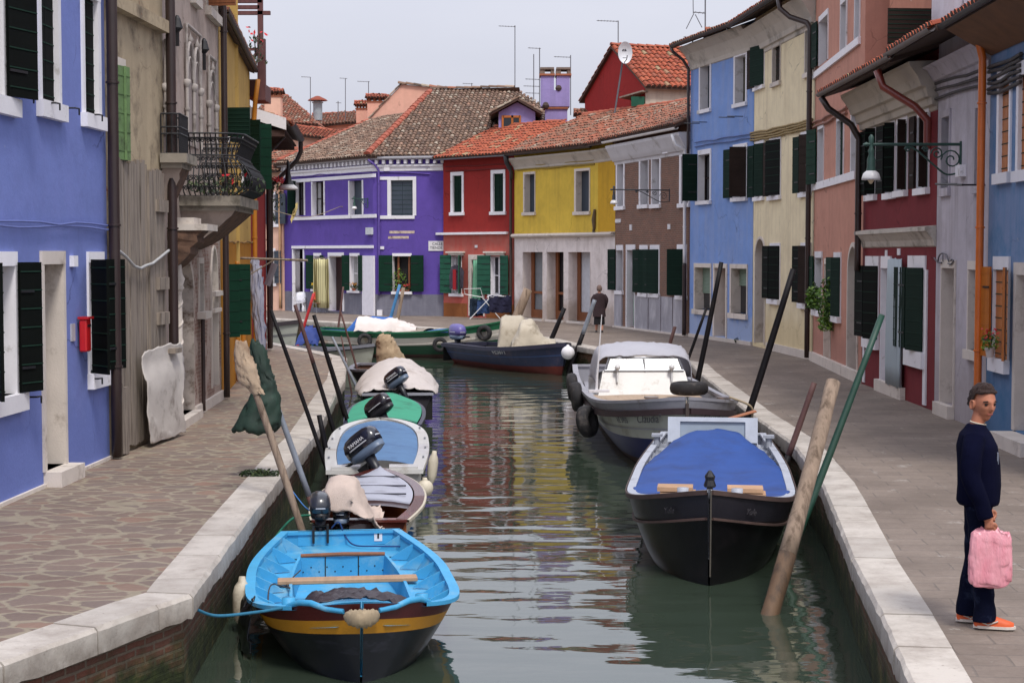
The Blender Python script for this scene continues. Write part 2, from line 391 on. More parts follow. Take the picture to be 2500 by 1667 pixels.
        if arch:
            uc, hw = (u0+u1)/2, W/2; zs = zt-arch; n_ = 14
            A = [(uc-math.cos(math.pi*k/n_)*hw, zs+math.sin(math.pi*k/n_)*arch) for k in range(n_+1)]
            B = [(uc-math.cos(math.pi*k/n_)*(hw+l), zs+math.sin(math.pi*k/n_)*(arch+t)) for k in range(n_+1)]
            for k in range(n_):
                fm.hexa([s.pt(i, *A[k], P), s.pt(i, *A[k+1], P), s.pt(i, *A[k+1], -d), s.pt(i, *A[k], -d), s.pt(i, *B[k], P), s.pt(i, *B[k+1], P), s.pt(i, *B[k+1], -d), s.pt(i, *B[k], -d)])
                # wall between arch and the squared hole
                C = [(a, zt+t*e) for a in (B[k][0], B[k+1][0])]
                M = [((A[j][0]+B[j][0])/2, (A[j][1]+B[j][1])/2) for j in (k, k+1)]
                s.fill.face([s.pt(i, *M[0]), s.pt(i, *M[1]), s.pt(i, M[1][0], zt+t*e), s.pt(i, M[0][0], zt+t*e)], 0)
        if fm.f: fm.build(kind+'_frame', stone, w)
        if sill:
            ext, h, out = sill; sb = MB(); s.ubox(sb, i, u0-l-ext, u1+r+ext, zb-bt-h, zb-bt, -d*.9, P+out); sb.build('sill', stone, w)
        # shutters: side, free end (x in F, or ('a', angle))
        for q in sh:
            side, tgt = q[0], q[1]; mt = q[2] if len(q) > 2 else shm
            ww = q[3] if len(q) > 3 and q[3] else (shw or (W/2+.02)); hu = (u0-l*.2) if side == 'L' else (u1+r*.2); sg = 1 if side == 'L' else -1
            zc = (zb+zt)/2; ho = P+.02
            def vec(a): return T*(sg*math.cos(a))+n*math.sin(a)
            if isinstance(tgt, tuple): ang = R(tgt[1])
            else:
                best = None
                for k in range(60, 177):
                    e_ = proj(s.pt(i, hu, zc, ho)+vec(R(k))*ww)[0]-F(tgt, 0)[0]
                    if best is None or abs(e_) < best[0]: best = (abs(e_), k)
                ang = R(best[1])
            d1 = vec(ang); nn_ = V((d1.y, -d1.x, 0))*(1 if side == 'R' else -1)
            sm = MB(); panel(sm, s.pt(i, hu, zb+.01, ho), d1, nn_, ww, H+.03, .035, q[4] if len(q) > 4 else 7)
            for zz in (.2, .8): sm.box(s.pt(i, hu, zb+H*zz, ho)+d1*ww*.3+nn_*.045, (ww*.6, .012, .03), 2, X=d1, Y=nn_)
            sm.build('shutter', [mt, BATT if mt in (DGREEN, MGREEN, BGREEN, LGREEN) else mt, IRON], w)
        return w, (u0, u1, zb, zt)
    def finish(s, sides=True, roofcap=True):
        mb = MB(); uo = 0
        for i in range(s.n):
            t, n, Lg = s.tn(i)
            us = sorted({0, Lg, *[min(max(x, 0), Lg) for h in s.holes[i]+[q[:4] for q in s.zones[i]] for x in h[:2]]})
            zs = sorted({s.z0, s.ztop, *[min(max(x, s.z0), s.ztop) for h in s.holes[i]+[q[:4] for q in s.zones[i]] for x in h[2:4]]})
            for a, b in zip(us, us[1:]):
                for c, d in zip(zs, zs[1:]):
                    if b-a < 1e-5 or d-c < 1e-5: continue
                    uc, zc = (a+b)/2, (c+d)/2
                    if any(h[0] < uc < h[1] and h[2] < zc < h[3] for h in s.holes[i]): continue
                    mi = 0
                    for q in s.zones[i]:
                        if q[0] < uc < q[1] and q[2] < zc < q[3]: mi = q[4]
                    mb.face([s.pt(i, a, c), s.pt(i, b, c), s.pt(i, b, d), s.pt(i, a, d)], mi, uv=[(uo+a,c), (uo+b,c), (uo+b,d), (uo+a,d)])
            for u0, u1, z0, z1 in s.holes[i]:      # reveals of bare wall, 0.3 m deep
                u0, u1, z0, z1 = max(u0,0), min(u1,Lg), max(z0,s.z0), min(z1,s.ztop); D = -.32
                for a, b in (((u0,z0),(u0,z1)), ((u1,z1),(u1,z0)), ((u0,z1),(u1,z1)), ((u1,z0),(u0,z0))):
                    mb.face([s.pt(i, *a), s.pt(i, *b), s.pt(i, *b, D), s.pt(i, *a, D)], 0, uv=[(0,0),(0,.3),(.3,.3),(.3,0)])
            uo += Lg
        if s.fill.f:
            for f in s.fill.f: mb.face([s.fill.v[k] for k in f], 0, uv=[(0,0)]*len(f))
        if sides:
            t0, n0, _ = s.tn(0); t1, n1, L1 = s.tn(s.n-1); e = .006
            A = s.P[0]+t0*e; B = s.P[-1]-t1*e; A2 = A-n0*s.depth; B2 = B-n1*s.depth
            def q(a, b, lo, hi):
                w_ = (b-a).length; mb.face([a+V((0,0,lo)), b+V((0,0,lo)), b+V((0,0,hi)), a+V((0,0,hi))], 0, uv=[(0,lo),(w_,lo),(w_,hi),(0,hi)])
            q(A2, A, s.z0, s.ztop); q(B, B2, s.z0, s.ztop); q(B2, A2, s.z0, s.ztop)
            # floor of the loft closes the box; inner dark liner keeps light out of the openings
            mb.face([p+V((0,0,s.ztop)) for p in ([A2]+s.P+[B2])], 0, uv=[(0,0)]*(len(s.P)+2))
        s.wall = mb.build('wall', s.mats, s.o)
        return s
    def sweep(s, name, prof, mat, ext=0.0, parent=None, smooth=False, segs=None, label=None):
        """profile [(out, z), ...] swept along the facade, mitred"""
        P = list(s.P) if segs is None else s.P[segs[0]:segs[1]+1]
        t0 = (P[1]-P[0]).normalized(); t1 = (P[-1]-P[-2]).normalized(); P[0] = P[0]-t0*ext; P[-1] = P[-1]+t1*ext
        mb = MB(); rows = [[q+V((0,0,z)) for q in offset2(P, o)] for o, z in prof]
        mb.grid(rows, 0, flip=True)
        mb.face([r_[0] for r_ in rows]); mb.face([r_[-1] for r_ in reversed(rows)])
        return mb.build(name, mat, parent or s.o, smooth=smooth, label=label)
    def gutter(s, out, z, r=.07, mat=None, ext=0.0, drop=0.0, P=None):
        P = list(P or s.P); t0 = (P[1]-P[0]).normalized(); t1 = (P[-1]-P[-2]).normalized(); P[0] = P[0]-t0*ext; P[-1] = P[-1]+t1*ext
        mb = MB(); rows = []
        for k in range(9):
            a = math.pi*k/8; rows.append([q+V((0,0,z-math.sin(a)*r)) for q in offset2(P, out+math.cos(a)*r)])
        mb.grid(rows)
        rows2 = [[q for q in r_] for r_ in rows]
        return mb.build('gutter', mat or GUTT, s.o, smooth=True)
    def pipe(s, i, u, z0, z1, out=.09, r=.05, mat=None, top=None, name='downpipe', foot=True):
        """downpipe on facade i; top = list of extra (u, z, out) leading up to the gutter"""
        pts = [s.pt(i, u, z0, out)]+[s.pt(i, u, z1, out)]+[s.pt(i, *q) for q in (top or [])]
        pts = [pts[0], pts[0]*.9+pts[1]*.1, pts[1]*.98+pts[0]*.02]+pts[1:]
        mb = MB(); mb.tube(pts, r, 10)
        z = z0+1.2
        while z < z1: mb.lathe([(r, 0), (r*1.22, .004), (r*1.22, .03), (r, .034)], s.pt(i, u, z, out), 10); z += 1.9
        return mb.build(name, mat or PIPE, s.o, smooth=45)
# ---------------- roofs ----------------
def inpoly(x, y, P):
    c = False; j = len(P)-1
    for i in range(len(P)):
        if (P[i][1] > y) != (P[j][1] > y) and x < (P[j][0]-P[i][0])*(y-P[i][1])/(P[j][1]-P[i][1])+P[i][0]: c = not c
        j = i
    return c
def roofplane(mb, pts, w=.2, l=.36, th=.1, mi=0, under=1, seed=1, over=0):
    """pts: eave left, eave right, then the rest; covered with rows of arched tiles"""
    rnd = random.Random(seed); pts = [V(p) for p in pts]
    U = (pts[1]-pts[0]).normalized(); Nn = U.cross(pts[-1]-pts[0]).normalized()
    if Nn.z < 0: Nn = -Nn
    Vv = Nn.cross(U).normalized()
    if Vv.z < 0: Vv = -Vv
    pts = [p-V((0,0,(p-pts[0]).dot(Nn)/Nn.z)) for p in pts]
    q = [((p-pts[0]).dot(U), (p-pts[0]).dot(Vv)) for p in pts]
    mb.face([p for p in pts], mi, .12); low = [p-V((0,0,th)) for p in pts]; mb.face(list(reversed(low)), under, 0)
    for a in range(len(pts)):
        b = (a+1) % len(pts); mb.face([pts[a], low[a], low[b], pts[b]], under, 0)
    umax, umin, vmax = max(x for x, _ in q), min(x for x, _ in q), max(y for _, y in q)
    ncol = int((umax-umin)/w)+1; rr = w*.42
    for c in range(ncol):
        u = umin+(c+.5)*w; drift = rnd.uniform(-.05, .05)
        for k in range(-1, int(vmax/l)+1):
            v0 = k*l+drift; v1 = v0+l*1.12
            if not inpoly(u, max(.02, v0+l/2), q): continue
            ju = rnd.gauss(0, .008); jz = rnd.gauss(0, .006); R0, R1 = rr*1.08, rr*.86; m = 4
            if k == -1: v0 = -.06
            lo = [pts[0]+U*(u+ju-math.cos(math.pi*a/m)*R0)+Vv*v0+Nn*(.028+jz+math.sin(math.pi*a/m)*R0*.85) for a in range(m+1)]
            hi = [pts[0]+U*(u+ju*.3-math.cos(math.pi*a/m)*R1)+Vv*v1+Nn*(.004+jz+math.sin(math.pi*a/m)*R1*.85) for a in range(m+1)]
            r = min(1, max(.001, rnd.betavariate(1.6, 1.6)))
            for a in range(m): mb.face([lo[a], lo[a+1], hi[a+1], hi[a]], mi, r)
            mb.face(lo, under, 0)
def ridgecap(mb, a, b, w=.13, l=.42, mi=0, seed=3, lift=.03):
    rnd = random.Random(seed); a, b = V(a), V(b); D = (b-a); n = max(1, int(D.length/l)); D.normalize()
    S = D.cross(V((0,0,1))).normalized(); U = S.cross(D).normalized()
    for k in range(n):
        p0 = a+D*l*k; p1 = a+D*(l*k+l*1.1); m = 5; j = rnd.gauss(0, .008)
        lo = [p0+S*math.cos(math.pi*t/m)*w*1.05+U*(lift+j+math.sin(math.pi*t/m)*w*.8) for t in range(m+1)]
        hi = [p1+S*math.cos(math.pi*t/m)*w*.9+U*(lift-.02+j+math.sin(math.pi*t/m)*w*.7) for t in range(m+1)]
        r = rnd.uniform(.01, 1)
        for t in range(m): mb.face([lo[t], lo[t+1], hi[t+1], hi[t]], mi, r)
        mb.face(lo, mi, .01)
UNDER = plain('roof_underside', (70,52,44), .85, .2, 2)
def lean_roof(h, out, ze, back, zr, tile, seed=1, name='roof', P=None, ext=(0,0), w=.2, backslope=True):
    P = list(P or h.P); t0 = (P[1]-P[0]).normalized(); t1 = (P[-1]-P[-2]).normalized(); P[0] = P[0]-t0*ext[0]; P[-1] = P[-1]+t1*ext[1]
    E = [p+V((0,0,ze)) for p in offset2(P, out)]; B = [p+V((0,0,zr)) for p in offset2(P, -back)]; B2 = [p+V((0,0,ze)) for p in offset2(P, -2*back)]
    mb = MB()
    for i in range(len(P)-1):
        roofplane(mb, [E[i], E[i+1], B[i+1], B[i]], seed=seed+i, w=w)
        if backslope: mb.face([B[i], B[i+1], B2[i+1], B2[i]], 0, .4)
    for i in range(len(P)-1): ridgecap(mb, B[i], B[i+1], mi=2, seed=seed)
    for e_, j in ((0, 0), (-1, 1)):      # gable walls up to the tiles
        a_ = P[e_]; n_ = (B[e_]-E[e_]); n_.z = 0; n_.normalize(); sl = (zr-ze)/((B[e_]-E[e_]).xy.length); f = lambda d: a_+n_*d+V((0,0,ze+sl*(out+d)-.13))
        b1_, b2_ = f(.02), f(back); lo = V((0,0,h.ztop-.02)); h.fill.face([a_+n_*.02+lo, b1_, b2_, a_+n_*back+lo], 0)
        if backslope: h.fill.face([a_+n_*back+lo, b2_, a_+n_*2*back+V((0,0,ze-.1))], 0)
    fr = [a_+V((0,0,h.ztop-.02)) for a_ in P]; tp = [a_+V((0,0,ze+(zr-ze)/(out+back)*out-.13)) for a_ in P]
    if tp[0].z > fr[0].z:
        for i in range(len(P)-1): h.fill.face([fr[i], fr[i+1], tp[i+1], tp[i]], 0)
    return mb.build(name, [tile, UNDER, RIDGE], h.o)
def chimney(name_label, base, w, d, h, mat, roofmat=TILE_NEW, cat='chimney', name='chimney', parent=None, rz=0):
    """shaft, brick collar with smoke holes, little tiled cap; stands on a roof"""
    o = thing(name, name_label, cat, base, rz) if parent is None else parent
    mb = MB()
    if parent is not None: off = V(base)
    else: off = V((0,0,0))
    c = lambda z: off+V((0,0,z))
    mb.box(c(h/2-.3), (w, d, h+.6)); mb.box(c(h+.04), (w+.1, d+.1, .08), 1)
    for sx in (-.42, -.14, .14, .42):
        for sy in (-.4, .4): mb.box(c(h+.17)+V((sx*w, sy*d, 0)), (w*.12, d*.14, .18), 1)
    sh = mb.build('shaft', [mat, plain('chimney_brick', (150,92,66), .9, .25, 9)], o, local=parent is None)
    rb = MB(); W, D = w/2+.14, d/2+.14; zz = h+.26
    for sg in (-1, 1):
        roofplane(rb, [c(zz)+V((-W*sg, -D*sg, 0)), c(zz)+V((W*sg, -D*sg, 0)), c(zz+.22)+V((W*sg, 0, 0)), c(zz+.22)+V((-W*sg, 0, 0))], w=.17, l=.28, th=.05, seed=int(w*100))
    ridgecap(rb, c(zz+.2)+V((-W, 0, 0)), c(zz+.2)+V((W, 0, 0)), w=.1, l=.3)
    rb.build('chimney_cap', [roofmat, UNDER], o, local=parent is None)
    return o
# ================= SETTING: water, banks, quay walls =================
from mathutils.geometry import tessellate_polygon
def struct(o): o['kind'] = 'structure'; return o
def watermat():
    m, n, b = newmat('canal_water')
    b.inputs['Base Color'].default_value = (.022,.036,.024,1); b.inputs['Roughness'].default_value = .035; b.inputs['IOR'].default_value = 1.85
    b.inputs['Specular IOR Level'].default_value = .85
    pos = N(n, 'ShaderNodeNewGeometry').outputs['Position']
    a = noise(n, .9, 1, .4, vec=pos, stretch=(.75, 2.0, 1))
    c = noise(n, 2.6, 2, .45, vec=pos, stretch=(.8, 1.9, 1))
    s = N(n, 'ShaderNodeMath', operation='MULTIPLY_ADD'); n.links.new(c, s.inputs[0]); s.inputs[1].default_value = .16; n.links.new(a, s.inputs[2])
    calm = ramp(n, noise(n, .16, 2), [(.38, .45), (.62, 1.)])
    sm = N(n, 'ShaderNodeMath', operation='MULTIPLY'); n.links.new(s.outputs[0], sm.inputs[0]); n.links.new(calm, sm.inputs[1])
    bump(n, b, sm.outputs[0], 1.0, .036)
    b.inputs['Specular IOR Level'].default_value = 1.0; b.inputs['Specular Tint'].default_value = (1,1,1,1)
    col = mixc(n, noise(n, .4, 3), (.026,.040,.027,1), (.044,.060,.042,1)); n.links.new(col, b.inputs['Base Color'])
    return m
mb = MB(); mb.face([(-400,-60,WATER), (400,-60,WATER), (400,600,WATER), (-400,600,WATER)])
struct(mb.build('canal_water', watermat()))
mb = MB(); mb.face([(-900,-300,-3), (900,-300,-3), (900,1500,-3), (-900,1500,-3)])
struct(mb.build('canal_bed', plain('mud', (60,62,44), .95)))
LQ = [V((-7.3,1.5,0))]+[onz(p) for p in ((0,1613),(231,1530),(380,1476),(462,1449),(490,1412),(600,1263),(709,1121),(764,1060),(818,960),(839,926),(845,873),(779,857),(651,833))]+[V((-22,66,0)), V((-60,90,0))]
RQ = [V((2.1,1,0))]+[onz(p) for p in ((2236,1667),(2158,1497),(2087,1360),(2050,1269),(2010,1175),(1938,1080),(1821,998),(1714,912),(1690,888),(1650,879),(1548,868),(1383,838),(1323,824),(1219,812),(1136,806),(1000,797),(855,788),(651,777))]+[V((-24,84,0)), V((-60,112,0))]
def resample(P, step=1.15):
    out = []
    for a, b in zip(P, P[1:]):
        n = max(1, round((b-a).length/step))
        if (b-a).length > 60: n = 8
        out += [a+(b-a)*(k/n) for k in range(n)]
    return out+[P[-1]]
def cop_mat():
    m, n, b = newmat('coping_stone')
    a = N(n, 'ShaderNodeAttribute', attribute_name='rnd').outputs['Fac']
    c = lin((186,178,168))
    col = mixc(n, a, sc(c, .86), sc(c, 1.06))
    col = mixc(n, ramp(n, noise(n, 2.3, 7, .68), [(.42, 0.), (.66, .85)]), col, lin((150,140,130)))
    col = mixc(n, ramp(n, noise(n, 16, 5, .7), [(.62, 0.), (.7, .8)]), col, lin((120,108,98)))
    geo = N(n, 'ShaderNodeNewGeometry'); sp = N(n, 'ShaderNodeSeparateXYZ'); n.links.new(geo.outputs['Position'], sp.inputs[0])
    lo = N(n, 'ShaderNodeMapRange'); n.links.new(sp.outputs[2], lo.inputs[0]); lo.inputs[1].default_value = -.03; lo.inputs[2].default_value = -.2
    st = N(n, 'ShaderNodeMath', operation='MULTIPLY'); n.links.new(lo.outputs[0], st.inputs[0]); n.links.new(ramp(n, noise(n, 4, 7, .7), [(.35, .2), (.65, 1.)]), st.inputs[1])
    col = mixc(n, st.outputs[0], col, lin((118,108,98)))
    n.links.new(col, b.inputs['Base Color']); b.inputs['Roughness'].default_value = .8
    bump(n, b, noise(n, 14, 8, .75), .5, .02); return m
COPM = cop_mat()
def quay(label, P, inland, wallm, copw=.4, th=.2):
    q = resample(P); rnd = random.Random(4)
    o = thing('quay_wall', label, 'quay wall', tuple(P[len(P)//2]))
    s = -1 if inland == 'L' else 1      # offset2 goes right for positive
    outer, inner, face = offset2(q, -.03*s), offset2(q, copw*s), offset2(q, .05*s); under = offset2(q, (copw-.12)*s)
    mb = MB()
    for i in range(len(q)-1):
        a = (outer[i+1]-outer[i]); g = a.normalized()*.007 if a.length else a; r = rnd.uniform(.02, 1)
        z = rnd.gauss(0, .003); ch = .025; ta = rnd.uniform(.9, 1.1)
        d0 = (inner[i]-outer[i]).normalized(); d1 = (inner[i+1]-outer[i+1]).normalized()
        nseg = 6
        for k in range(nseg):
            f0, f1 = k/nseg, (k+1)/nseg
            def pt(f, w, z_):
                A = outer[i]+g+(outer[i+1]-g-outer[i]-g)*f; B = inner[i]+g+(inner[i+1]-g-inner[i]-g)*f
                d = (B-A); L_ = d.length; return A+d*(w/L_)+V((0,0,z_))
            if k == 0: rag = [(rnd.gauss(0,.0035), rnd.gauss(0,.009)) for _ in range(nseg+1)]
            (e0, h0), (e1, h1) = rag[k], rag[k+1]
            prof = lambda e, h: [(0+e*.5, -th*ta+h), (0+e, -ch*1.3), (ch+abs(e), z), (copw, z)]
            A = [pt(f0, w_, z_) for w_, z_ in prof(e0, h0)]; B = [pt(f1, w_, z_) for w_, z_ in prof(e1, h1)]
            mb.grid([A, B], 0, r)
            mb.face([A[0], B[0], pt(f1, .1, -th), pt(f0, .1, -th)], 0, r)
        mb.face([pt(0, w_, z_) for w_, z_ in prof(*rag[0])]+[pt(0, copw, -th)], 0, r)
        mb.face([pt(1, w_, z_) for w_, z_ in prof(*rag[-1])]+[pt(1, copw, -th)], 0, r)
    wb = MB(); u = 0
    for i in range(len(q)-1):
        L_ = (face[i+1]-face[i]).length
        zs = [-th*.8, -.5, WATER-.06, -1.6]
        for z0, z1 in zip(zs, zs[1:]):
            wb.face([face[i]+V((0,0,z1)), face[i+1]+V((0,0,z1)), face[i+1]+V((0,0,z0)), face[i]+V((0,0,z0))], 0, uv=[(u,z1),(u+L_,z1),(u+L_,z0),(u,z0)])
        u += L_
    wb.build('brick_face', wallm, o); mb.build('coping', COPM, o)
    return under
ALG = bricks('mossy_quay_brick', (112,52,34), (92,50,38), (110,98,84), algae=(44,52,22), mort=.014)
ALG2 = bricks('mossy_quay_brick_right', (120,66,40), (96,58,42), (112,100,84), algae=(50,56,24), mort=.014)
inL = quay('mossy red brick canal wall with white stone coping along the left walkway', LQ, 'L', ALG)
inR = quay('canal wall with white stone coping along the right walkway and the far bank', RQ, 'R', ALG2)
def pave_left():
    m, n, b = newmat('irregular_stone_paving')
    pos = N(n, 'ShaderNodeNewGeometry').outputs['Position']
    mp = N(n, 'ShaderNodeMapping'); mp.inputs['Scale'].default_value = (2.7, 3.9, 0); mp.inputs['Rotation'].default_value = (0,0,.15); n.links.new(pos, mp.inputs[0])
    wn = N(n, 'ShaderNodeTexNoise', Scale=1.6, Detail=3.); n.links.new(mp.outputs[0], wn.inputs['Vector'])
    ad = N(n, 'ShaderNodeVectorMath', operation='MULTIPLY_ADD'); n.links.new(wn.outputs['Color'], ad.inputs[0]); ad.inputs[1].default_value = (.55,.55,0); n.links.new(mp.outputs[0], ad.inputs[2])
    v1 = N(n, 'ShaderNodeTexVoronoi', feature='DISTANCE_TO_EDGE', Scale=1., Randomness=1.); v2 = N(n, 'ShaderNodeTexVoronoi', Scale=1., Randomness=1.)
    for v in (v1, v2): n.links.new(ad.outputs[0], v.inputs['Vector'])
    sp = N(n, 'ShaderNodeSeparateColor'); n.links.new(v2.outputs['Color'], sp.inputs[0])
    cc = ramp(n, sp.outputs[0], [(0, lin((84,68,58))), (.3, lin((106,84,70))), (.55, lin((96,84,76))), (.8, lin((118,92,74))), (.93, lin((136,96,72))), (1, lin((78,70,66)))])
    cc = mixc(n, .35, cc, mixc(n, noise(n, 24, 5, .7), lin((60,50,46)), lin((176,150,134))))
    dn = N(n, 'ShaderNodeMath', operation='MULTIPLY_ADD'); n.links.new(noise(n, 3.5, 5, .65), dn.inputs[0]); dn.inputs[1].default_value = .16; n.links.new(v1.outputs['Distance'], dn.inputs[2])
    e = ramp(n, dn.outputs[0], [(.125, 0.), (.17, 1.)])
    mort = mixc(n, noise(n, 9, 6, .7), lin((110,100,82)), lin((170,158,134)))
    col = mixc(n, e, mort, cc)
    big = ramp(n, noise(n, .6, 5, .6), [(.35, 0.), (.7, 1.)])
    col = mixc(n, .25, col, mixc(n, big, lin((92,82,74)), lin((150,136,124))))
    n.links.new(col, b.inputs['Base Color']); b.inputs['Roughness'].default_value = .72
    h = N(n, 'ShaderNodeMath', operation='MULTIPLY_ADD'); n.links.new(noise(n, 30, 5, .6), h.inputs[0]); h.inputs[1].default_value = .25; n.links.new(e, h.inputs[2])
    bump(n, b, h.outputs[0], .5, .012); return m
def pave_right():
    m, n, b = newmat('grey_slab_paving')
    pos = N(n, 'ShaderNodeNewGeometry').outputs['Position']
    mp = N(n, 'ShaderNodeMapping'); mp.inputs['Rotation'].default_value = (0,0,.06); n.links.new(pos, mp.inputs[0])
    wn = N(n, 'ShaderNodeTexNoise', Scale=1.2, Detail=3.); n.links.new(mp.outputs[0], wn.inputs['Vector'])
    ad = N(n, 'ShaderNodeVectorMath', operation='MULTIPLY_ADD'); n.links.new(wn.outputs['Color'], ad.inputs[0]); ad.inputs[1].default_value = (.12,.12,0); n.links.new(mp.outputs[0], ad.inputs[2])
    t = N(n, 'ShaderNodeTexBrick', Scale=1.); t.inputs['Brick Width'].default_value = .62; t.inputs['Row Height'].default_value = .31; t.inputs['Mortar Size'].default_value = .011
    t.inputs['Color1'].default_value = lin((114,98,86)); t.inputs['Color2'].default_value = lin((130,114,101)); t.inputs['Mortar'].default_value = lin((88,78,70)); t.inputs['Mortar Smooth'].default_value = .5
    n.links.new(ad.outputs[0], t.inputs['Vector']); col = t.outputs['Color']
    col = mixc(n, .4, col, mixc(n, noise(n, 22, 6, .7), lin((72,64,58)), lin((168,156,144))))
    col = mixc(n, ramp(n, noise(n, .7, 6, .65), [(.4, 0.), (.62, .6)]), col, lin((92,80,70)))
    ws = ramp(n, noise(n, 2.2, 9, .75, stretch=(1, .8, 1)), [(.6, 0.), (.64, .5)])
    col = mixc(n, ws, col, lin((170,164,156)))
    n.links.new(col, b.inputs['Base Color']); b.inputs['Roughness'].default_value = .75
    h = N(n, 'ShaderNodeMath', operation='MULTIPLY_ADD'); n.links.new(t.outputs['Fac'], h.inputs[0]); h.inputs[1].default_value = -1.; n.links.new(noise(n, 25, 6, .7), h.inputs[2])
    bump(n, b, h.outputs[0], .5, .012); return m
def slab(name, P, z, mat):
    P = [V((p[0], p[1], z)) for p in P]; mb = MB()
    i0 = len(mb.v); mb.v += [tuple(p) for p in P]
    for tri in tessellate_polygon([P]): mb.f.append(list(tri)); mb.m.append(0); mb.r.append(0)
    return struct(mb.build(name, mat))
slab('left_pavement', inL+[V((-900,1400,0)), V((-900,-40,0)), V((-7.6,-40,0))], -.012, pave_left())
slab('right_pavement', inR+[V((-900,1400,0)), V((900,1400,0)), V((900,-40,0)), V((2.2,-40,0))], -.013, pave_right())
# ================= HOUSES OF THE FAR BANK AND THE RIGHT BANK =================
def shift(F, dx, dy): return lambda x, y: (F(x, y)[0]+dx, F(x, y)[1]+dy)
# --- purple corner house ---
PURP = plaster('purple_plaster', (94,74,156), dirt=(78,64,128), amt=.3, streak=.12)
DADO = plaster('grey_dado', (112,112,124), dirt=(150,148,156), amt=.3)
hp = House('purple_house', 'purple two storey corner house with brown hipped roof and grey painted base', [(692,757.3), (912,769.5), (1083,771)], 7.05, 8, [PURP, DADO])
for i in (0, 1): hp.zone(i, -1, 30, -1, .95, 1)
LF, RF, TF = .1, .1, .1
w, _ = hp.win(0, Z3, 470, 545, 1122, 1438, fw=(.02,.1,0), d=.2, sh=[('L', 400, DGREEN, .75)], shm=DGREEN)
hp.win(0, Z3, 625, 730, 1122, 1440, fw=(.1,.1,0), d=.25)
hp.win(0, Z3, 972, 1088, 1112, 1440, fw=(.1,.1,0), d=.25, pane=SLATE)
hp.win(1, Z3, 1355, 1560, 1110, 1440, fw=(.16,.16,.16), d=.25, pane='closed', shm=SLATE)
# white bands that tie the upper windows together
def band(h, i, F, x0, x1, y, hh, mat=WHITEP, out=.035, name='string_course', x2=None):
    u0, u1 = h.uz(i, F(x0, y))[0], h.uz(i, F(x1, y))[0]; z = h.uz(i, F((x0+x1)/2, y))[1]; mb = MB()
    h.ubox(mb, i, u0, u1, z-hh/2, z+hh/2, 0, out); return mb.build(name, mat, h.o)
band(hp, 0, Z3, 430, 1215, 1092, .16, out=.04); band(hp, 0, Z3, 450, 1222, 1455, .16, out=.06)
band(hp, 1, Z3, 1250, 1350, 1092, .14, out=.034); band(hp, 1, Z3, 1245, 1578, 1455, .15, out=.06)
band(hp, 0, Z7, 445, 1225, 404, .13, out=.05); band(hp, 1, Z7, 1275, 1325, 412, .13, out=.05)
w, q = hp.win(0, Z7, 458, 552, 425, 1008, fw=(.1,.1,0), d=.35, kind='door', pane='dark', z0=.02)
mb = MB(); u0, u1, zb, zt = q; hp.ubox(mb, 0, u0, u1, zt-.62, zt-.52, -.3, -.22); hp.ubox(mb, 0, u0+.55, u1, zt-.3, zt-.27, -.3, -.26); mb.build('transom', WHITEP, w)
hp.win(0, Z7, 655, 722, 490, 808, fw=(.02,.02,.14), d=.2, pane='glass', sill=(.12,.1,.1), sh=[('L',('a',172),MGREEN,.55),('R',('a',172),MGREEN,.4)], shm=MGREEN, wood=WHITEP)
w, q = hp.win(0, Z7, 803, 928, 490, 1010, fw=(.12,.12,.16), d=.35, kind='door', pane=plain('dark_red_door', (58,22,22), .5), z0=.1)
hp.win(0, Z7, 1000, 1088, 492, 822, fw=(.02,.02,.14), d=.2, pane='glass', sill=(.1,.1,.1), sh=[('L',('a',172),MGREEN,.5),('R',('a',172),MGREEN,.4)], shm=MGREEN, wood=WHITEP)
hp.trim(0, Z7, 1128, 1238, 487, 1058, .09, plain('whitewashed_brick', (214,212,220), .85, .08, 5, bmp=.6), 'pilaster')
hp.win(1, Z7, 1408, 1585, 492, 830, fw=(.02,.02,.13), d=.3, pane=DARK, sill=(.03,.12,.1), sh=[('L',('a',170),MGREEN,.62),('R',('a',170),MGREEN,.62)], shm=MGREEN)
mb = MB(); u0, u1, z0, z1 = hp.rect(1, Z7, 1408, 1585, 492, 830)
for f in (.2, .78): hp.ubox(mb, 1, u0+(u1-u0)*f, u0+(u1-u0)*f+.08, z0, z1, -.22, -.16)
mb.build('wooden_casement', WOODB, hp.o)
hp.trim(1, Z3, 1295, 1350, 980, 1025, .12, WHITEP, 'junction_box'); hp.trim(0, Z7, 1170, 1220, 218, 285, .14, plain('grey_meter_box', (186,190,196), .5), 'meter_box')
hp.trim(1, Z7, 1282, 1320, 547, 590, .06, WHITEP, 'meter_box'); hp.trim(1, Z7, 1262, 1310, 1005, 1060, .12, WHITEP, 'meter_box')
PLP = plain('peeled_plaster_strip', (196,178,160), .9, .25, 7, dirt=(110,80,90), dirtamt=.5)
hp.trim(1, Z7, 1375, 1615, 250, 275, .006, PLP, 'bare_plaster_strip'); hp.trim(1, Z7, 1362, 1560, 300, 325, .006, PLP, 'bare_plaster_strip')
hp.sweep('cornice', [(0,6.45), (.06,6.47), (.06,6.62), (.12,6.64), (.14,6.66), (.14,6.74), (0,6.76)], WHITEP)
hp.sweep('cornice', [(.0,6.96), (.3,6.98), (.34,7.03), (.34,7.1), (0,7.12)], plain('grey_stone_moulding', (170,170,176), .8))
mb = MB()
for i in range(2):
    t, n, Lg = hp.tn(i); k = .15
    while k < Lg: mb = MB(); hp.ubox(mb, i, k, k+.13, 6.78, 6.955, 0, .22); mb.build('dentil', WHITEP, hp.o); k += .34
PPIPE = plain('purple_painted_pipe', (92,72,150), .6)
hp.pipe(1, .3, .9, 6.5, mat=PPIPE, top=[(.15,6.75,.2), (-.1,6.95,.38)])
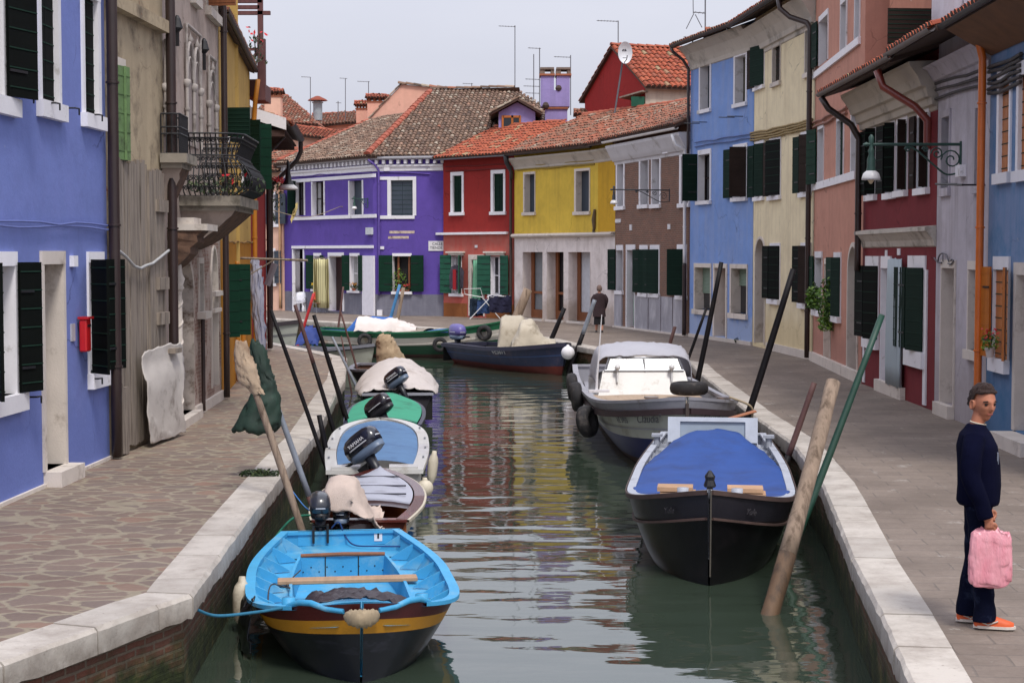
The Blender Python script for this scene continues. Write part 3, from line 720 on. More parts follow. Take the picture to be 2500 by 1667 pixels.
# hipped roof: eaves out .38 at z 7.12, ridge from the reference picture
E = [p+V((0,0,7.12)) for p in offset2([hp.P[0]-(hp.P[1]-hp.P[0]).normalized()*.2, hp.P[1], hp.P[2]], .4)]
RA = ony(Z3(1740,262), 83.0); U_ = (hp.P[2]-hp.P[1]).normalized(); RB = min((RA+U_*k*.1 for k in range(20, 120)), key=lambda q: abs(proj(q)[0]-1268))
mb = MB()
roofplane(mb, [E[0], E[1], RA, ony(Z3(1180,540), 86.5)], seed=3)
roofplane(mb, [E[1], E[2]+V((3.2,.15,0)), RB+V((1.6,-3.5,-2)), RB, RA], seed=4)
ridgecap(mb, E[1]+V((0,0,.06)), RA, w=.17, mi=2); ridgecap(mb, RA, RB, mi=0, seed=8); ridgecap(mb, E[0]+V((0,0,.05)), ony(Z3(1180,540), 86.5), w=.14, mi=2)
# dormer
mb.face([RA, RB, RB+V((1,9,-4)), RA+V((-3,9,-4))], 0, .4)
mb.build('roof', [TILE_OLD, UNDER, attr_ramp('hip_tile', [(0,(160,78,56)),(1,(182,98,74))])], hp.o)
DY = 74.6
dm = MB(); a = ony(Z4(515,690), DY); b = ony(Z4(790,690), DY); zb_ = ony(Z4(600,850), DY).z-1.2; D_ = V((0,5.5,0)); pk = ony(Z4(655,615), DY)
LILAC = plaster('lilac_plaster', (150,138,190), dirt=(120,112,150))
dm.face([V((a.x,DY,zb_)), V((b.x,DY,zb_)), b, pk, a], 0); dm.face([V((a.x,DY,zb_)), a, a+D_, V((a.x,DY+5.5,zb_))], 1); dm.face([V((b.x,DY,zb_)), b, b+D_, V((b.x,DY+5.5,zb_))], 1)
for k in range(9):
    z = zb_+(a.z-zb_)*k/9; dm.box((a.x-.012, DY+2.7, z+.08), (.03, 5.4, .13), 1)
d_ = dm.build('dormer', [LILAC, OLDW], hp.o)
rb = MB(); ov = V((0,-.35,0)); la = ony(Z4(225,715), DY)
pk2 = ony(Z4(655,590), DY); rr_ = ony(Z4(815,690), DY); ll_ = ony(Z4(495,690), DY)
roofplane(rb, [ll_+V((-.25,5.2,-.05)), ll_+V((-.25,-.3,-.05)), pk2+ov, pk2+V((0,5.2,0))], seed=5); roofplane(rb, [rr_+V((.1,-.3,0)), rr_+V((.1,5.2,0)), pk2+V((0,5.2,0)), pk2+ov], seed=6)
ridgecap(rb, pk2+ov, pk2+V((0,5.2,0)), w=.1, seed=3)
rb.build('dormer_roof', [TILE_OLD, UNDER], d_)
wb = MB(); c0, c1 = ony(Z4(540,740), DY), ony(Z4(680,830), DY)
wb.box(((c0.x+c1.x)/2, DY-.02, c0.z-.5), (c1.x-c0.x, .05, 1.3)); 
for x in (c0.x+.03, (c0.x*.45+c1.x*.55), c1.x-.03): wb.box((x, DY-.06, c0.z-.5), (.09, .05, 1.3), 1)
wb.box(((c0.x+c1.x)/2, DY-.06, c0.z+.1), (c1.x-c0.x-.1, .05, .1), 1)
wb.build('dormer_window', [GLASS, ORSH], d_)
# --- red house ---
RED = plaster('brick_red_plaster', (148,46,42), dirt=(110,40,38), amt=.2, streak=.1)
PINKR = plaster('faded_pink_red_plaster', (178,88,78), dirt=(160,120,108), amt=.35)
RUST = plaster('rusty_brown_dado', (140,86,48), dirt=(110,66,40), amt=.4)
hr = House('red_house', 'narrow brick red house with pink ground floor between the purple and the yellow house', [(1083,771.3), (1255,778.3)], 7.0, 7, [RED, PINKR, RUST])
zs = hr.uz(0, Z8(400,175))[1]; hr.zone(0, -1, 30, -1, zs, 1); hr.zone(0, -1, hr.uz(0, Z8(318,800))[0], -1, hr.uz(0, Z8(220,772))[1], 2); hr.zone(0, hr.uz(0, Z8(480,800))[0], 30, -1, .6, 2)
band(hr, 0, Z8, 70, 672, 175, .1, out=.16)
hr.win(0, Z4, 172, 240, 1165, 1440, fw=(.14,.12,.16), d=.22, pane='closed', shm=DGREEN, sill=(.04,.14,.06))
hr.win(0, Z4, 475, 552, 1150, 1435, fw=(.14,.12,.16), d=.22, pane='closed', shm=DGREEN, sill=(.04,.14,.06))
hr.win(0, Z8, 188, 270, 368, 690, fw=(.02,.02,0), d=.2, pane='glass', sh=[('L',('a',171),LGREEN,.62),('R',('a',130),LGREEN,.6)], sill=(.1,.13,.08), wood=WHITEP)
hr.win(0, Z8, 525, 612, 372, 700, fw=(.02,.02,0), d=.2, pane='glass', sh=[('L',('a',168),LGREEN,.68),('R',('a',168),LGREEN,.6)], sill=(.1,.13,.08), wood=WHITEP)
for x0, x1 in ((165,292), (487,642)): band(hr, 0, Z8, x0-12, x1+8, 336, .07, STONE, .16, 'lintel_moulding'); band(hr, 0, Z8, x0, x1, 352, .12, STONE, .08, 'lintel')
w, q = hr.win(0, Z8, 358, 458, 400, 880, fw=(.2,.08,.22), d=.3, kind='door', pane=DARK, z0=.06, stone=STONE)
BPIPE = plain('brown_iron_pipe', (58,46,42), .6)
hr.pipe(0, hr.tn(0)[2]-.08, .05, 6.5, mat=BPIPE, out=.12, r=.06)
hr.gutter(.5, 6.93, mat=GREYM, r=.06)
# --- yellow house ---
YEL = plaster('yellow_plaster', (212,180,72), dirt=(150,124,60), amt=.25, streak=.15)
YEL2 = plaster('deep_yellow_plaster', (198,154,44), dirt=(150,116,40), amt=.2)
WST = plaster('white_stone_ashlar', (222,212,208), dirt=(160,146,138), amt=.4, base=(150,130,112), basez=.9)
hy = House('yellow_house', 'yellow house with white stone ground floor and three tall doorways', [(1256,778.6), (1459,792.3), (1501,797)], 6.72, 7, [YEL, WST, YEL2])
zy = hy.uz(0, Z8(1000,205))[1]; hy.zone(0, -1, 30, -1, zy, 1); hy.zone(1, -1, 30, zy-.1, 9, 2); hy.zone(1, -1, 30, -1, zy, 1)
hy.win(0, Z4, 712, 788, 1155, 1440, fw=(.1,.04,.1), d=.25, pane=SLATE, sill=(.04,.13,.06), stone=STONE)
hy.win(0, Z4, 1098, 1197, 1130, 1435, fw=(.12,.05,.1), d=.25, pane=SLATE, sill=(.04,.13,.06), stone=STONE)
hy.sweep('string_course', [(0,zy-.04), (.16,zy+.0), (.2,zy+.06), (.16,zy+.13), (0,zy+.15)], STONE)
for a, b, pn in ((795,965,0), (1003,1145,1), (1187,1372,2)):
    w, q = hy.win(0, Z8, a, b, 335, 905, fw=(.02,.02,.02), d=.5, kind='door', pane=[plain('frosted_glass', (120,124,128), .3), GLASS, plain('white_paper_blind', (200,202,208), .8)][pn], z0=.08, stone=WST, proud=.012)
    mb = MB(); u0, u1, zb, zt = q
    for x in (u0, u1-.22): hy.ubox(mb, 0, x, x+.2, zb, zt, -.48, -.41)
    hy.ubox(mb, 0, u0+.2, u1-.2, zb, zb+.35, -.48, -.41); hy.ubox(mb, 0, u0+.2, u1-.2, zb+1.02, zb+1.12, -.475, -.415) if pn < 2 else None
    mb.build('door_frame_wood', WOODB, w)
    mb = MB(); hy.ubox(mb, 0, u0-.05, u1+.05, -.05, zb, -.49, .08); mb.build('doorstep', STONE, w)
hy.sweep('cornice', [(0,6.3), (.03,6.32), (.05,6.4), (.12,6.5), (.2,6.6), (.32,6.72), (.34,6.78), (0,6.8)], CORN, smooth=False)
hy.gutter(.42, 6.95, r=.09, mat=GUTT, P=hy.P[:2], ext=.1)
mb = MB(); t_ = [hy.pt(0, 0.0, 6.9, .42), hy.pt(0, -.05, 6.6, .35), hy.pt(0, -.02, 6.2, .14), hy.pt(0, -.02, 5.9, .14)]
mb.tube(t_, [.12,.1,.07,.07], 10); mb.build('rainwater_head', GUTT, hy.o, smooth=60)
# --- brick house ---
BRK = bricks('brown_brick', (138,86,66), (108,72,60), (150,130,116), plasterc=None, mort=.012)
MARB = plain('grey_marble_slab', (150,148,156), .5, .2, 2.5, dirt=(186,184,190), dirtamt=.5, stretch=(1,1,.4))
hb = House('brick_house', 'brown brick house with dark green shutters and grey marble slabs at its foot', [(1501.5,797.3), (1682,820.3)], 6.95, 7, [BRK, MARB])
hb.win(0, Z4, 1408, 1455, 1072, 1395, fw=(.14,.12,.18), d=.25, pane=SLATE, sill=(.05,.14,.06))
hb.win(0, Z4, 1583, 1640, 1045, 1382, fw=(.16,.06,.2), d=.25, pane=SLATE, sill=(.03,.14,.06))
hb.win(0, Z4, 1668, 1725, 1042, 1380, fw=(.06,.12,.2), d=.25, pane=SLATE, sill=(.03,.14,.06))
hb.win(0, Z4, 1888, 1945, 1018, 1372, fw=(.16,.1,.2), d=.25, pane=SLATE, sill=(.05,.14,.06))
hb.win(0, Z8, 1600, 1655, 320, 665, fw=(.02,.02,.2), d=.22, pane=SLATE, sill=(.05,.14,.06), sh=[('L',1527,DGREEN,.62)])
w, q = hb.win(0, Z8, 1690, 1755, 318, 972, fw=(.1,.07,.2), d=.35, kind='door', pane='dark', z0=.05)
mb = MB(); u0, u1, zb, zt = q; hb.ubox(mb, 0, u0, u1, zt-.6, zt-.48, -.3, -.2); mb.build('transom', WHITEP, w)
hb.win(0, Z8, 1800, 1868, 322, 685, fw=(.02,.02,.2), d=.22, pane=SLATE, sill=(.05,.14,.06), sh=[('L',1757,DGREEN,.5),('R',('a',12),DGREEN,.6)])
hb.win(0, Z8, 1890, 1962, 322, 690, fw=(.02,.08,.2), d=.22, pane=SLATE, sill=(.05,.14,.06), sh=[('L',1838,DGREEN,.5),('R',('a',10),DGREEN,.8)])
hb.win(0, Z8, 2122, 2200, 320, 708, fw=(.02,.02,.2), d=.22, pane=SLATE, sill=(.05,.14,.06), sh=[('L',2068,DGREEN,.7),('R',('a',40),DGREEN,.7)])
mb = MB(); zt = hb.uz(0, Z8(1990,700))[1]; us = [hb.uz(0, Z8(x, 850))[0] for x in (1588,1650)]; hb.ubox(mb, 0, us[0], us[1], 0, hb.uz(0, Z8(1620,700))[1], 0, .05)
xs = [1765,1880,1988,2090,2200]
mb.build('marble_slab', MARB, hb.o)
for a, b in zip(xs, xs[1:]): mb = MB(); hb.ubox(mb, 0, hb.uz(0, Z8(a+4,850))[0], hb.uz(0, Z8(b-4,850))[0], 0.04, hb.uz(0, Z8((a+b)/2,705+(a-1765)*.06))[1], 0, .05); mb.build('marble_slab', MARB, hb.o)
mb = MB(); hb.ubox(mb, 0, us[0], hb.tn(0)[2]-.05, -.03, .05, 0, .12); mb.build('plinth', STONE, hb.o)
hb.sweep('cornice', [(0,6.1), (.04,6.12), (.05,6.22), (.12,6.24), (.2,6.36), (.3,6.55), (.4,6.72), (.42,6.82), (0,6.84)], plain('white_cornice', (196,194,198), .8, .08, 2, dirt=(150,144,140), dirtamt=.3))
hb.gutter(.5, 6.98, r=.075, mat=WPIPE, ext=.02)
L_ = hb.tn(0)[2]; zm = hb.uz(0, Z8(2215,430))[1]
hb.pipe(0, L_-.1, zm, 5.9, mat=WPIPE, out=.14, r=.055, top=[(L_-.1,6.25,.16),(L_-.15,6.4,.45),(L_-.2,6.55,.5),(L_-.35,6.75,.5)])
hb.pipe(0, L_-.1, .03, zm-.02, mat=PIPE, out=.14, r=.07)
for x, y in ((1640,1340-120),): pass
hb.trim(0, Z4, 1768, 1808, 955, 1000, .14, WHITEP, 'meter_box')
# one long tiled roof over red, yellow and brick house
P3 = [hr.P[0], hr.P[1], hy.P[1], hb.P[0], hb.P[1]]
for hh, Ps, sd, tl, ex, ze, zr, bk in ((hr, hr.P, 11, TILE_NEW, (.1,0), 6.98, 8.55, 3.3), (hy, [hy.P[0], hy.P[1], hy.P[2]], 14, TILE_MIX, (0,0), 7.0, 8.75, 3.5), (hb, hb.P, 18, TILE_MIX, (.35,.0), 7.08, 8.85, 3.5)):
    lean_roof(hh, .52, ze, bk, zr, tl, seed=sd, P=Ps, ext=ex)
# --- light blue house ---
BLU2 = plaster('sky_blue_plaster', (120,150,206), dirt=(150,160,190), amt=.3, streak=.22, base=(170,180,200), basez=.5)
hl = House('light_blue_house', 'three storey sky blue house with white window frames and green roller blinds', [(1683,820.6), (1836,842.5)], 9.06, 7, [BLU2])
W2 = dict(stone=WHITEP)
hl.win(0, Z5, 362, 438, 518, 872, fw=(.12,.1,.18), d=.25, pane=SLATE, sill=(.02,.12,.05))
hl.win(0, Z5, 640, 724, 448, 822, fw=(.12,.1,.18), d=.25, pane=plain('olive_board', (72,70,58), .7), sill=(.02,.12,.05))
hl.win(0, Z5, 345, 438, 1232, 1602, fw=(.02,.1,.16), d=.25, pane='glass', sill=(.04,.12,.07), sh=[('L',('a',100),DGREEN,.5)], wood=BRSH)
hl.win(0, Z5, 625, 732, 1190, 1575, fw=(.02,.04,.16), d=.25, pane='glass', sill=(.04,.12,.07), sh=[('L',590,DGREEN,.6),('R',('a',65),BRSH,.5)], wood=BRSH)
hl.win(0, R1, 150, 268, 637, 960, fw=(.1,.06,.14), d=.3, pane='blind', sill=(.03,.16,.06), stone=STONE, curtain=.62)
hl.win(0, R1, 300, 385, 640, 1158, fw=(.14,.1,.14), d=.5, kind='door', pane=plain('varnished_door', (112,66,36), .5), z0=.12, stone=STONE)
hl.win(0, R1, 428, 546, 645, 990, fw=(.12,.05,.14), d=.3, pane='blind', sill=(.03,.16,.06), stone=STONE, curtain=.42)
hl.sweep('cornice', [(0,8.85), (.04,8.87), (.05,9.0), (.1,9.12), (.22,9.35), (.4,9.52), (.46,9.6), (0,9.62)], CORN)
mb = MB(); hl.ubox(mb, 0, 0, hl.tn(0)[2], -.03, .1, 0, .05); mb.build('plinth', STONE, hl.o)
lean_roof(hl, .62, 9.68, 3.2, 11.1, TILE_MIX, seed=22, ext=(.25,0)); hl.gutter(.7, 9.66, r=.07)
hl.pipe(0, .1, 6.1, 8.9, mat=PIPE, out=.12, top=[(.05,9.2,.3),(-.05,9.45,.6),(-.1,9.6,.68)])
mb = MB()   # old service cables painted over
def cables(h, i, F, pts, r=.02, n=2, out=.04, dz=.12, mat=None, name='service_cable'):
    mb = MB(); rnd = random.Random(5)
    for k in range(n):
        P = []
        q = [h.uz(i, F(*p)) for p in pts]
        for a, b in zip(q, q[1:]):
            m = max(2, int(abs(b[0]-a[0])/.6))
            for j in range(m):
                f = j/m; P.append(h.pt(i, a[0]+(b[0]-a[0])*f, a[1]+(b[1]-a[1])*f-k*dz+rnd.uniform(-.02,.02), out+rnd.uniform(0,.01)))
        P.append(h.pt(i, q[-1][0], q[-1][1]-k*dz, out)); mb.tube(P, r, 6)
    return mb.build(name, mat or CABLE, h.o, smooth=True)
cables(hl, 0, Z5, [(325,1140), (770,1070)], mat=plain('blue_painted_cable', (88,104,150), .8)); cables(hb, 0, Z4, [(1400,985), (1660,930), (1950,890)], n=2); cables(hy, 0, Z4, [(660,1095), (1240,1048)], n=2, mat=plain('yellow_painted_cable', (150,128,56), .8), dz=.16, r=.03)
cables(hr, 0, Z4, [(122,1100), (600,1080)], n=2, mat=plain('red_painted_cable', (120,38,36), .8), dz=.18, r=.025); cables(hp, 0, Z3, [(420,1025), (700,1000), (1180,975)], n=2, mat=PPIPE, dz=.3, r=.03); cables(hp, 1, Z3, [(1240,975), (1500,975), (1720,990)], n=2, mat=PPIPE, dz=.3, r=.03)
# --- cream house ---
CRE = plaster('cream_plaster', (228,214,180), dirt=(186,170,142), amt=.3, streak=.26, base=(206,186,140), basez=1.2)
hc = House('cream_house', 'tall cream plaster house with arched doorway and dark louvred shutters', [(1837,842.7), (1983,877.6)], 9.0, 7, [CRE])
hc.win(0, Z5, 800, 872, 385, 690, fw=(.02,.02,.14), d=.22, pane='glass', sill=(.04,.1,.06), sh=[('L',738,BRSH,.5),('R',('a',14),DGREEN,.85)])
hc.win(0, Z5, 940, 1000, 335, 655, fw=(.06,.05,.14), d=.25, pane='closed', shm=BRSH, sill=(.04,.12,.05), stone=STONE)
hc.win(0, Z5, 1200, 1276, 232, 575, fw=(.05,.06,.12), d=.25, pane='closed', shm=BRSH, sill=(.04,.12,.05), stone=STONE)
hc.win(0, Z5, 800, 868, 1162, 1570, fw=(.02,.02,.14), d=.22, pane='glass', sill=(.05,.12,.06), sh=[('L',738,DGREEN,.55),('R',('a',18),DGREEN,.5)])
hc.win(0, Z5, 915, 1002, 1132, 1562, fw=(.02,.02,.14), d=.22, pane='glass', sill=(.05,.12,.06), sh=[('L',880,BRSH,.4),('R',('a',14),BGREEN,.85)])
hc.win(0, Z5, 1165, 1245, 1090, 1535, fw=(.02,.02,.14), d=.22, pane='glass', sill=(.05,.12,.06), sh=[('L',1128,DGREEN,.5),('R',('a',20),BRSH,.5)])
hc.win(0, R1, 612, 682, 418, 1212, fw=(.1,.08,.08), d=.5, kind='door', pane=plain('dark_wood_door', (60,44,38), .6), z0=.1, stone=STONE, arch=.5)
hc.win(0, R1, 725, 800, 482, 880, fw=(.02,.02,.12), d=.2, pane='glass', sill=(.06,.14,.08), sh=[('L',690,BGREEN,.55),('R',('a',15),BGREEN,.6)])
hc.win(0, R1, 962, 1036, 482, 912, fw=(.02,.02,.12), d=.2, pane='glass', sill=(.06,.14,.08), sh=[('L',915,BGREEN,.55),('R',('a',22),BRSH,.5)])
mb = MB(); hc.ubox(mb, 0, 1.9, hc.tn(0)[2], -.03, .2, 0, .06); mb.build('plinth', STONE, hc.o)
hc.sweep('cornice', [(0,8.62), (.03,8.64), (.04,8.74), (.1,8.76), (.12,8.9), (.25,9.15), (.4,9.35), (.46,9.42), (0,9.44)], CORN)
lean_roof(hc, .75, 9.62, 3.2, 11.2, TILE_NEW, seed=31, ext=(.12,0)); hc.gutter(.8, 9.6, r=.08)
cables(hc, 0, Z5, [(770,1065), (1000,1020), (1260,950)], n=4, mat=plain('cream_painted_cable', (150,128,84), .8), dz=.07, r=.03)
L_ = hc.tn(0)[2]; hc.pipe(0, L_-.02, .05, 8.6, mat=PIPE, out=.14, r=.07, top=[(L_-.1,8.75,.2),(L_-.5,8.95,.55),(L_-.75,9.2,.75),(L_-.75,9.5,.8)])
# --- salmon house ---
SAL = plaster('salmon_plaster', (190,138,120), dirt=(160,112,98), amt=.3, streak=.2, base=(166,120,108), basez=.7)
hs = House('salmon_house', 'salmon pink three storey house with arched door, green plants on its sills', [(1984,878), (2103,934)], 11.5, 7, [SAL])
hs.win(0, Z5, 1310, 1380, 150, 500, fw=(.02,.02,.14), d=.22, pane='glass', sh=[('L',1283,DGREEN,.65,7),], shm=DGREEN)
hs.win(0, Z6, 178, 222, 25, 412, fw=(.07,.06,.14), d=.25, pane='glass', stone=WHITEP)
hs.win(0, Z6, 292, 328, -60, 350, fw=(.07,.03,.1), d=.25, pane='glass', stone=WHITEP)
band(hs, 0, Z6, -40, 330, 468, .16, out=.06)
hs.win(0, Z5, 1300, 1345, 1030, 1462, fw=(.02,.02,.14), d=.22, pane='glass', sh=[('L',1212,MGREEN,.62),])
hs.win(0, Z6, 145, 198, 962, 1420, fw=(.03,.03,.14), d=.22, pane='closed', shm=DGREEN, stone=WHITEP)
hs.win(0, Z6, 262, 300, 920, 1400, fw=(.07,.03,.14), d=.22, pane='glass', stone=WHITEP)
band(hs, 0, Z6, -60, 300, 1448, .18, out=.06)
cables(hs, 0, Z6, [(-50,990), (100,920), (230,855)], n=2, mat=plain('salmon_painted_cable', (140,98,84), .8), dz=.12, r=.03)
hs.win(0, R1, 1070, 1122, 562, 965, fw=(.02,.02,.16), d=.22, pane='glass', sh=[('L',1046,MGREEN,.6)], sill=(.05,.14,.08))
hs.win(0, R1, 1142, 1188, 612, 1300, fw=(.04,.04,.14), d=.3, kind='door', pane=plain('pale_stone_door', (190,170,160), .8), z0=.1, stone=STONE)
hs.win(0, R1, 1215, 1266, 572, 1010, fw=(.02,.02,.16), d=.22, pane='glass', sh=[('L',1188,MGREEN,.6),('R',('a',15),DGREEN,.5)], sill=(.05,.14,.08))
hs.win(0, R1, 1322, 1395, 478, 1400, fw=(.09,.08,.1), d=.5, kind='door', pane=plain('dark_wood_door', (60,44,38), .6), z0=.1, stone=STONE, arch=.55)
mb = MB(); hs.ubox(mb, 0, 0, hs.tn(0)[2], -.03, .22, 0, .1); mb.build('plinth', STONE, hs.o)
hs.sweep('cornice', [(0,10.7), (.05,10.75), (.2,11.0), (.45,11.4), (.5,11.6), (0,11.65)], CORN)
lean_roof(hs, .75, 11.6, 3.2, 13, TILE_MIX, seed=41)
# taller building behind the dark red and the grey house, set back
SAL2 = plaster('salmon_plaster_patched', (190,134,112), dirt=(150,100,86), amt=.45, streak=.25, patch=(214,200,190), pth=.63)
WH2 = plaster('white_flaking_plaster', (222,218,226), dirt=(176,164,160), amt=.35, patch=(178,160,148), pth=.62)
S0, S1 = hs.P[0], hs.P[1]
back = lambda p, Y: V((ony(p, Y).x, Y, 0))
hs2 = House('set_back_house', 'tall bare salmon wall rising behind the dark red house roof', [S1+V((.02,.05,0)), back((2110,100),34.0)+V((1.6,-.3,0)), back((2274,100),34.0)+V((1.2,-.2,0))], 13, 6, [SAL2], px=False)
hs2.P = [V((S1.x+.3, 34.2, 0)), V((S1.x+1.0, 29.1, 0))]; hs2.n = 1; hs2.holes = [[]]; hs2.zones = [[]]
u_, z_ = hs2.uz(0, (2274,20)); t_, n_, _ = hs2.tn(0); hs2.P[1] = hs2.P[0]+t_*u_
hs2.finish()
hs3 = House('white_set_back_house', 'white flaking house rising behind the grey house roof', [hs2.P[1]+t_*.01, hs2.P[1]+t_*9], 12, 6, [WH2], px=False)
hs3.win(0, Z6, 1148, 1168, -200, 160, fw=(.06,.06,.1), d=.22, pane=SLATE, stone=WH2)
hs3.finish()
u0, z0 = hs3.uz(0, Z6(1000,40)); u1, z1 = hs3.uz(0, Z6(905,360))
w_ = MB(); panel(w_, hs3.pt(0, .12, z1, .06), V((-.55,0,0))+n_*.55, V((0,-1,0)), .85, z0-z1, .04, 8); w_.build('shutter', [BRSH, BATT], hs3.o)
# --- dark red house ---
DRED = plaster('dark_red_plaster', (118,40,46), dirt=(92,30,36), amt=.3, streak=.15)
hd = House('dark_red_house', 'low dark red house with green shutters and a white curtain over its door', [(2103.5,934.5), (2280,1001.5)], 5.55, 4.0, [DRED])
hd.win(0, Z6, 395, 458, 1050, 1555, fw=(.02,.03,.16), d=.22, pane='glass', sill=(.06,.12,.06), sh=[('L',358,BGREEN,.5),('R',('a',60),BGREEN,.2)])
hd.win(0, Z6, 540, 610, 1005, 1540, fw=(.02,.02,.16), d=.22, pane='glass', sill=(.04,.12,.06), sh=[('L',498,BGREEN,.5),('R',('a',50),BGREEN,.2)])
hd.win(0, Z6, 625, 708, 985, 1520, fw=(.02,.02,.16), d=.22, pane='closed', shm=DGREEN, sill=(.03,.12,.06), sh=[('R',('a',95),BRSH,.15)])
hd.win(0, Z6, 790, 880, 930, 1500, fw=(.02,.02,.16), d=.22, pane='closed', shm=DGREEN, sill=(.05,.12,.06), sh=[('L',768,BRSH,.3),('R',('a',95),BRSH,.14)])
zz = hd.uz(0, R2(480,312))[1]
hd.sweep('string_course', [(0,zz-.28), (.03,zz-.26), (.06,zz-.15), (.16,zz-.02), (.2,zz), (.2,zz+.07), (0,zz+.1)], plain('cream_stone_moulding', (190,182,172), .8, .1, 3, dirt=(130,122,110), dirtamt=.4))
hd.win(0, R2, 300, 382, 532, 985, fw=(.02,.02,.24), d=.22, pane='dark', sill=(.03,.2,.06), sh=[('L',265,BGREEN,.62),('R',('a',15),BGREEN,.62)])
hd.win(0, R2, 398, 458, 535, 1290, fw=(.03,.02,.24), d=.4, kind='door', pane=plain('pale_door', (186,178,180), .7), z0=.08)
hd.win(0, R2, 572, 672, 545, 1060, fw=(.02,.1,.26), d=.22, pane='dark', sill=(.03,.3,.06), sh=[('L',497,DGREEN,.7),('R',('a',10),DGREEN,.75)])
hd.trim(0, R2, 672, 690, 545, 1410, .03, WHITEP, 'pilaster'); hd.trim(0, R2, 284, 294, 1000, 1262, .03, WHITEP, 'pilaster')
for x0, x1, y0, y1 in ((425,438,420,460), (503,521,410,452)): hd.trim(0, R2, x0, x1, y0, y1, .02, WHITEP, 'number_plate')
mb = MB(); hd.ubox(mb, 0, hd.uz(0, R2(380,1200))[0], hd.uz(0, R2(550,1200))[0], -.03, .22, 0, .1); mb.build('doorstep', STONE, hd.o)
hd.sweep('cornice', [(0,5.28), (.02,5.3), (.03,5.36), (.1,5.38), (.12,5.5), (.18,5.52), (.22,5.68), (.3,5.7), (.36,5.86), (.5,6.05), (.52,6.12), (0,6.14)], plain('striped_cornice', (188,178,164), .85, .1, 1.5, dirt=(120,112,100), dirtamt=.4))
lean_roof(hd, .85, 6.2, .9, 6.75, TILE_NEW, seed=51, ext=(.5,.0), backslope=False)
ZINC = plain('dull_zinc_gutter', (112,104,100), .6, .15, 4)
hd.gutter(.92, 6.18, r=.065, ext=.35, mat=ZINC)
hd.pipe(0, .12, 2.4, 5.2, mat=PIPE, out=.14, r=.07, top=[(.08,5.5,.3),(-.1,5.85,.75),(-.15,6.1,.9)])
L_ = hd.tn(0)[2]; RP = plain('red_brown_pipe', (120,46,36), .45, coat=.3)
hd.pipe(0, L_-.08, 4.6, 5.1, mat=RP, out=.16, r=.07, top=[(L_-.2,5.35,.35),(L_-.75,5.75,.8),(L_-.8,6.05,.9)])
# --- grey house ---
GRY = plaster('grey_white_plaster', (186,180,188), dirt=(142,134,136), amt=.4, streak=.35, base=(150,140,138), basez=1.4)
hg = House('grey_house', 'plain grey white house with iron fanlight scroll over its door, beside the orange downpipe', [(2280.5,1001.8), (2405,1053)], 6.0, 4.5, [GRY])
hg.win(0, Z6, 985, 1045, 935, 1500, fw=(.08,.04,.12), d=.22, pane=LGREEN, sill=(.02,.14,.03), stone=GRY)
hg.win(0, Z6, 1255, 1305, 860, 1470, fw=(.08,.06,.12), d=.22, pane=SLATE, sill=(.02,.14,.03), stone=GRY)
hg.win(0, R2, 785, 866, 535, 1395, fw=(.06,.04,.14), d=.4, kind='door', pane=plain('pale_door', (186,178,180), .7), z0=.18, stone=STONE)
hg.win(0, R2, 960, 1032, 545, 1062, fw=(.07,.04,.14), d=.25, pane=plain('grey_board', (120,114,112), .7), sill=(.05,.15,.05), stone=STONE)
hg.trim(0, R2, 985, 1030, 1190, 1370, .02, plain('vent_cover', (150,142,144), .6), 'vent_panel')
hg.trim(0, R2, 765, 862, 1400, 1480, .12, STONE, 'doorstep')
hg.sweep('cornice', [(0,5.55), (.03,5.57), (.04,5.75), (.1,5.77), (.2,5.95), (.3,6.0), (0,6.02)], GRY)
lean_roof(hg, .85, 6.28, .9, 6.8, TILE_NEW, seed=61, backslope=False); hg.gutter(.92, 6.24, r=.065, mat=ZINC)
cables(hg, 0, Z6, [(930,680), (1100,625), (1310,560)], n=3, dz=.12, r=.025)
# --- blue house at the right edge ---
BLU3 = plaster('steel_blue_plaster', (116,136,170), dirt=(60,112,150), amt=.7, streak=.3, base=(44,98,138), basez=1.9)
e0 = onz((2405.5,1053.2)); dr = (onz((2463,1077))-onz((2400,1051))).normalized()
hz = House('steel_blue_house', 'steel blue house with orange wooden shutters at the right edge', [e0, e0+dr*7], 5.8, 4.5, [BLU3], px=False)
hz.win(0, Z6, 1445, 1525, 645, 1378, fw=(.12,.08,.2), d=.14, pane='closed', shm=ORSH, sill=(.04,.16,.05))
hz.win(0, Z6, 1602, 1700, 590, 1355, fw=(.12,.08,.2), d=.14, pane='closed', shm=ORSH, sill=(.04,.16,.05))
hz.win(0, R2, 1118, 1215, 545, 1115, fw=(.02,.02,.2), d=.12, pane='closed', sill=(.02,.2,.06), sh=[('L',('a',166),ORSH,.3),('R',('a',160),ORSH,.3)], shm=ORSH)
hz.win(0, R2, 1262, 1400, 580, 1570, fw=(.14,.1,.18), d=.45, kind='door', pane=plain('pale_door', (186,178,180), .7), z0=.2, stone=STONE)
mb = MB(); u0 = hz.uz(0, R2(1240,1560))[0]; hz.ubox(mb, 0, u0, u0+1.6, -.03, .18, 0, .35); mb.build('doorstep', STONE, hz.o)
lean_roof(hz, .7, 6.3, .8, 6.8, TILE_NEW, seed=71, backslope=False); hz.gutter(.77, 6.27, r=.065)
mb = MB(); A_, B_ = hz.P[0], hz.P[1]
mb.face([A_+V((0,0,5.8)), B_+V((0,0,5.8)), B_-V((.7,0,-6.2)), A_-V((.7,0,-6.2))]); mb.build('soffit', plain('brown_boarded_soffit', (110,72,42), .7, .25, 4), hz.o)
cables(hz, 0, Z6, [(1375,545), (1480,510), (1633,430)], n=6, dz=.08, r=.03)
OP = plain('orange_pipe', (206,104,30), .4, .15, 3, coat=.4)
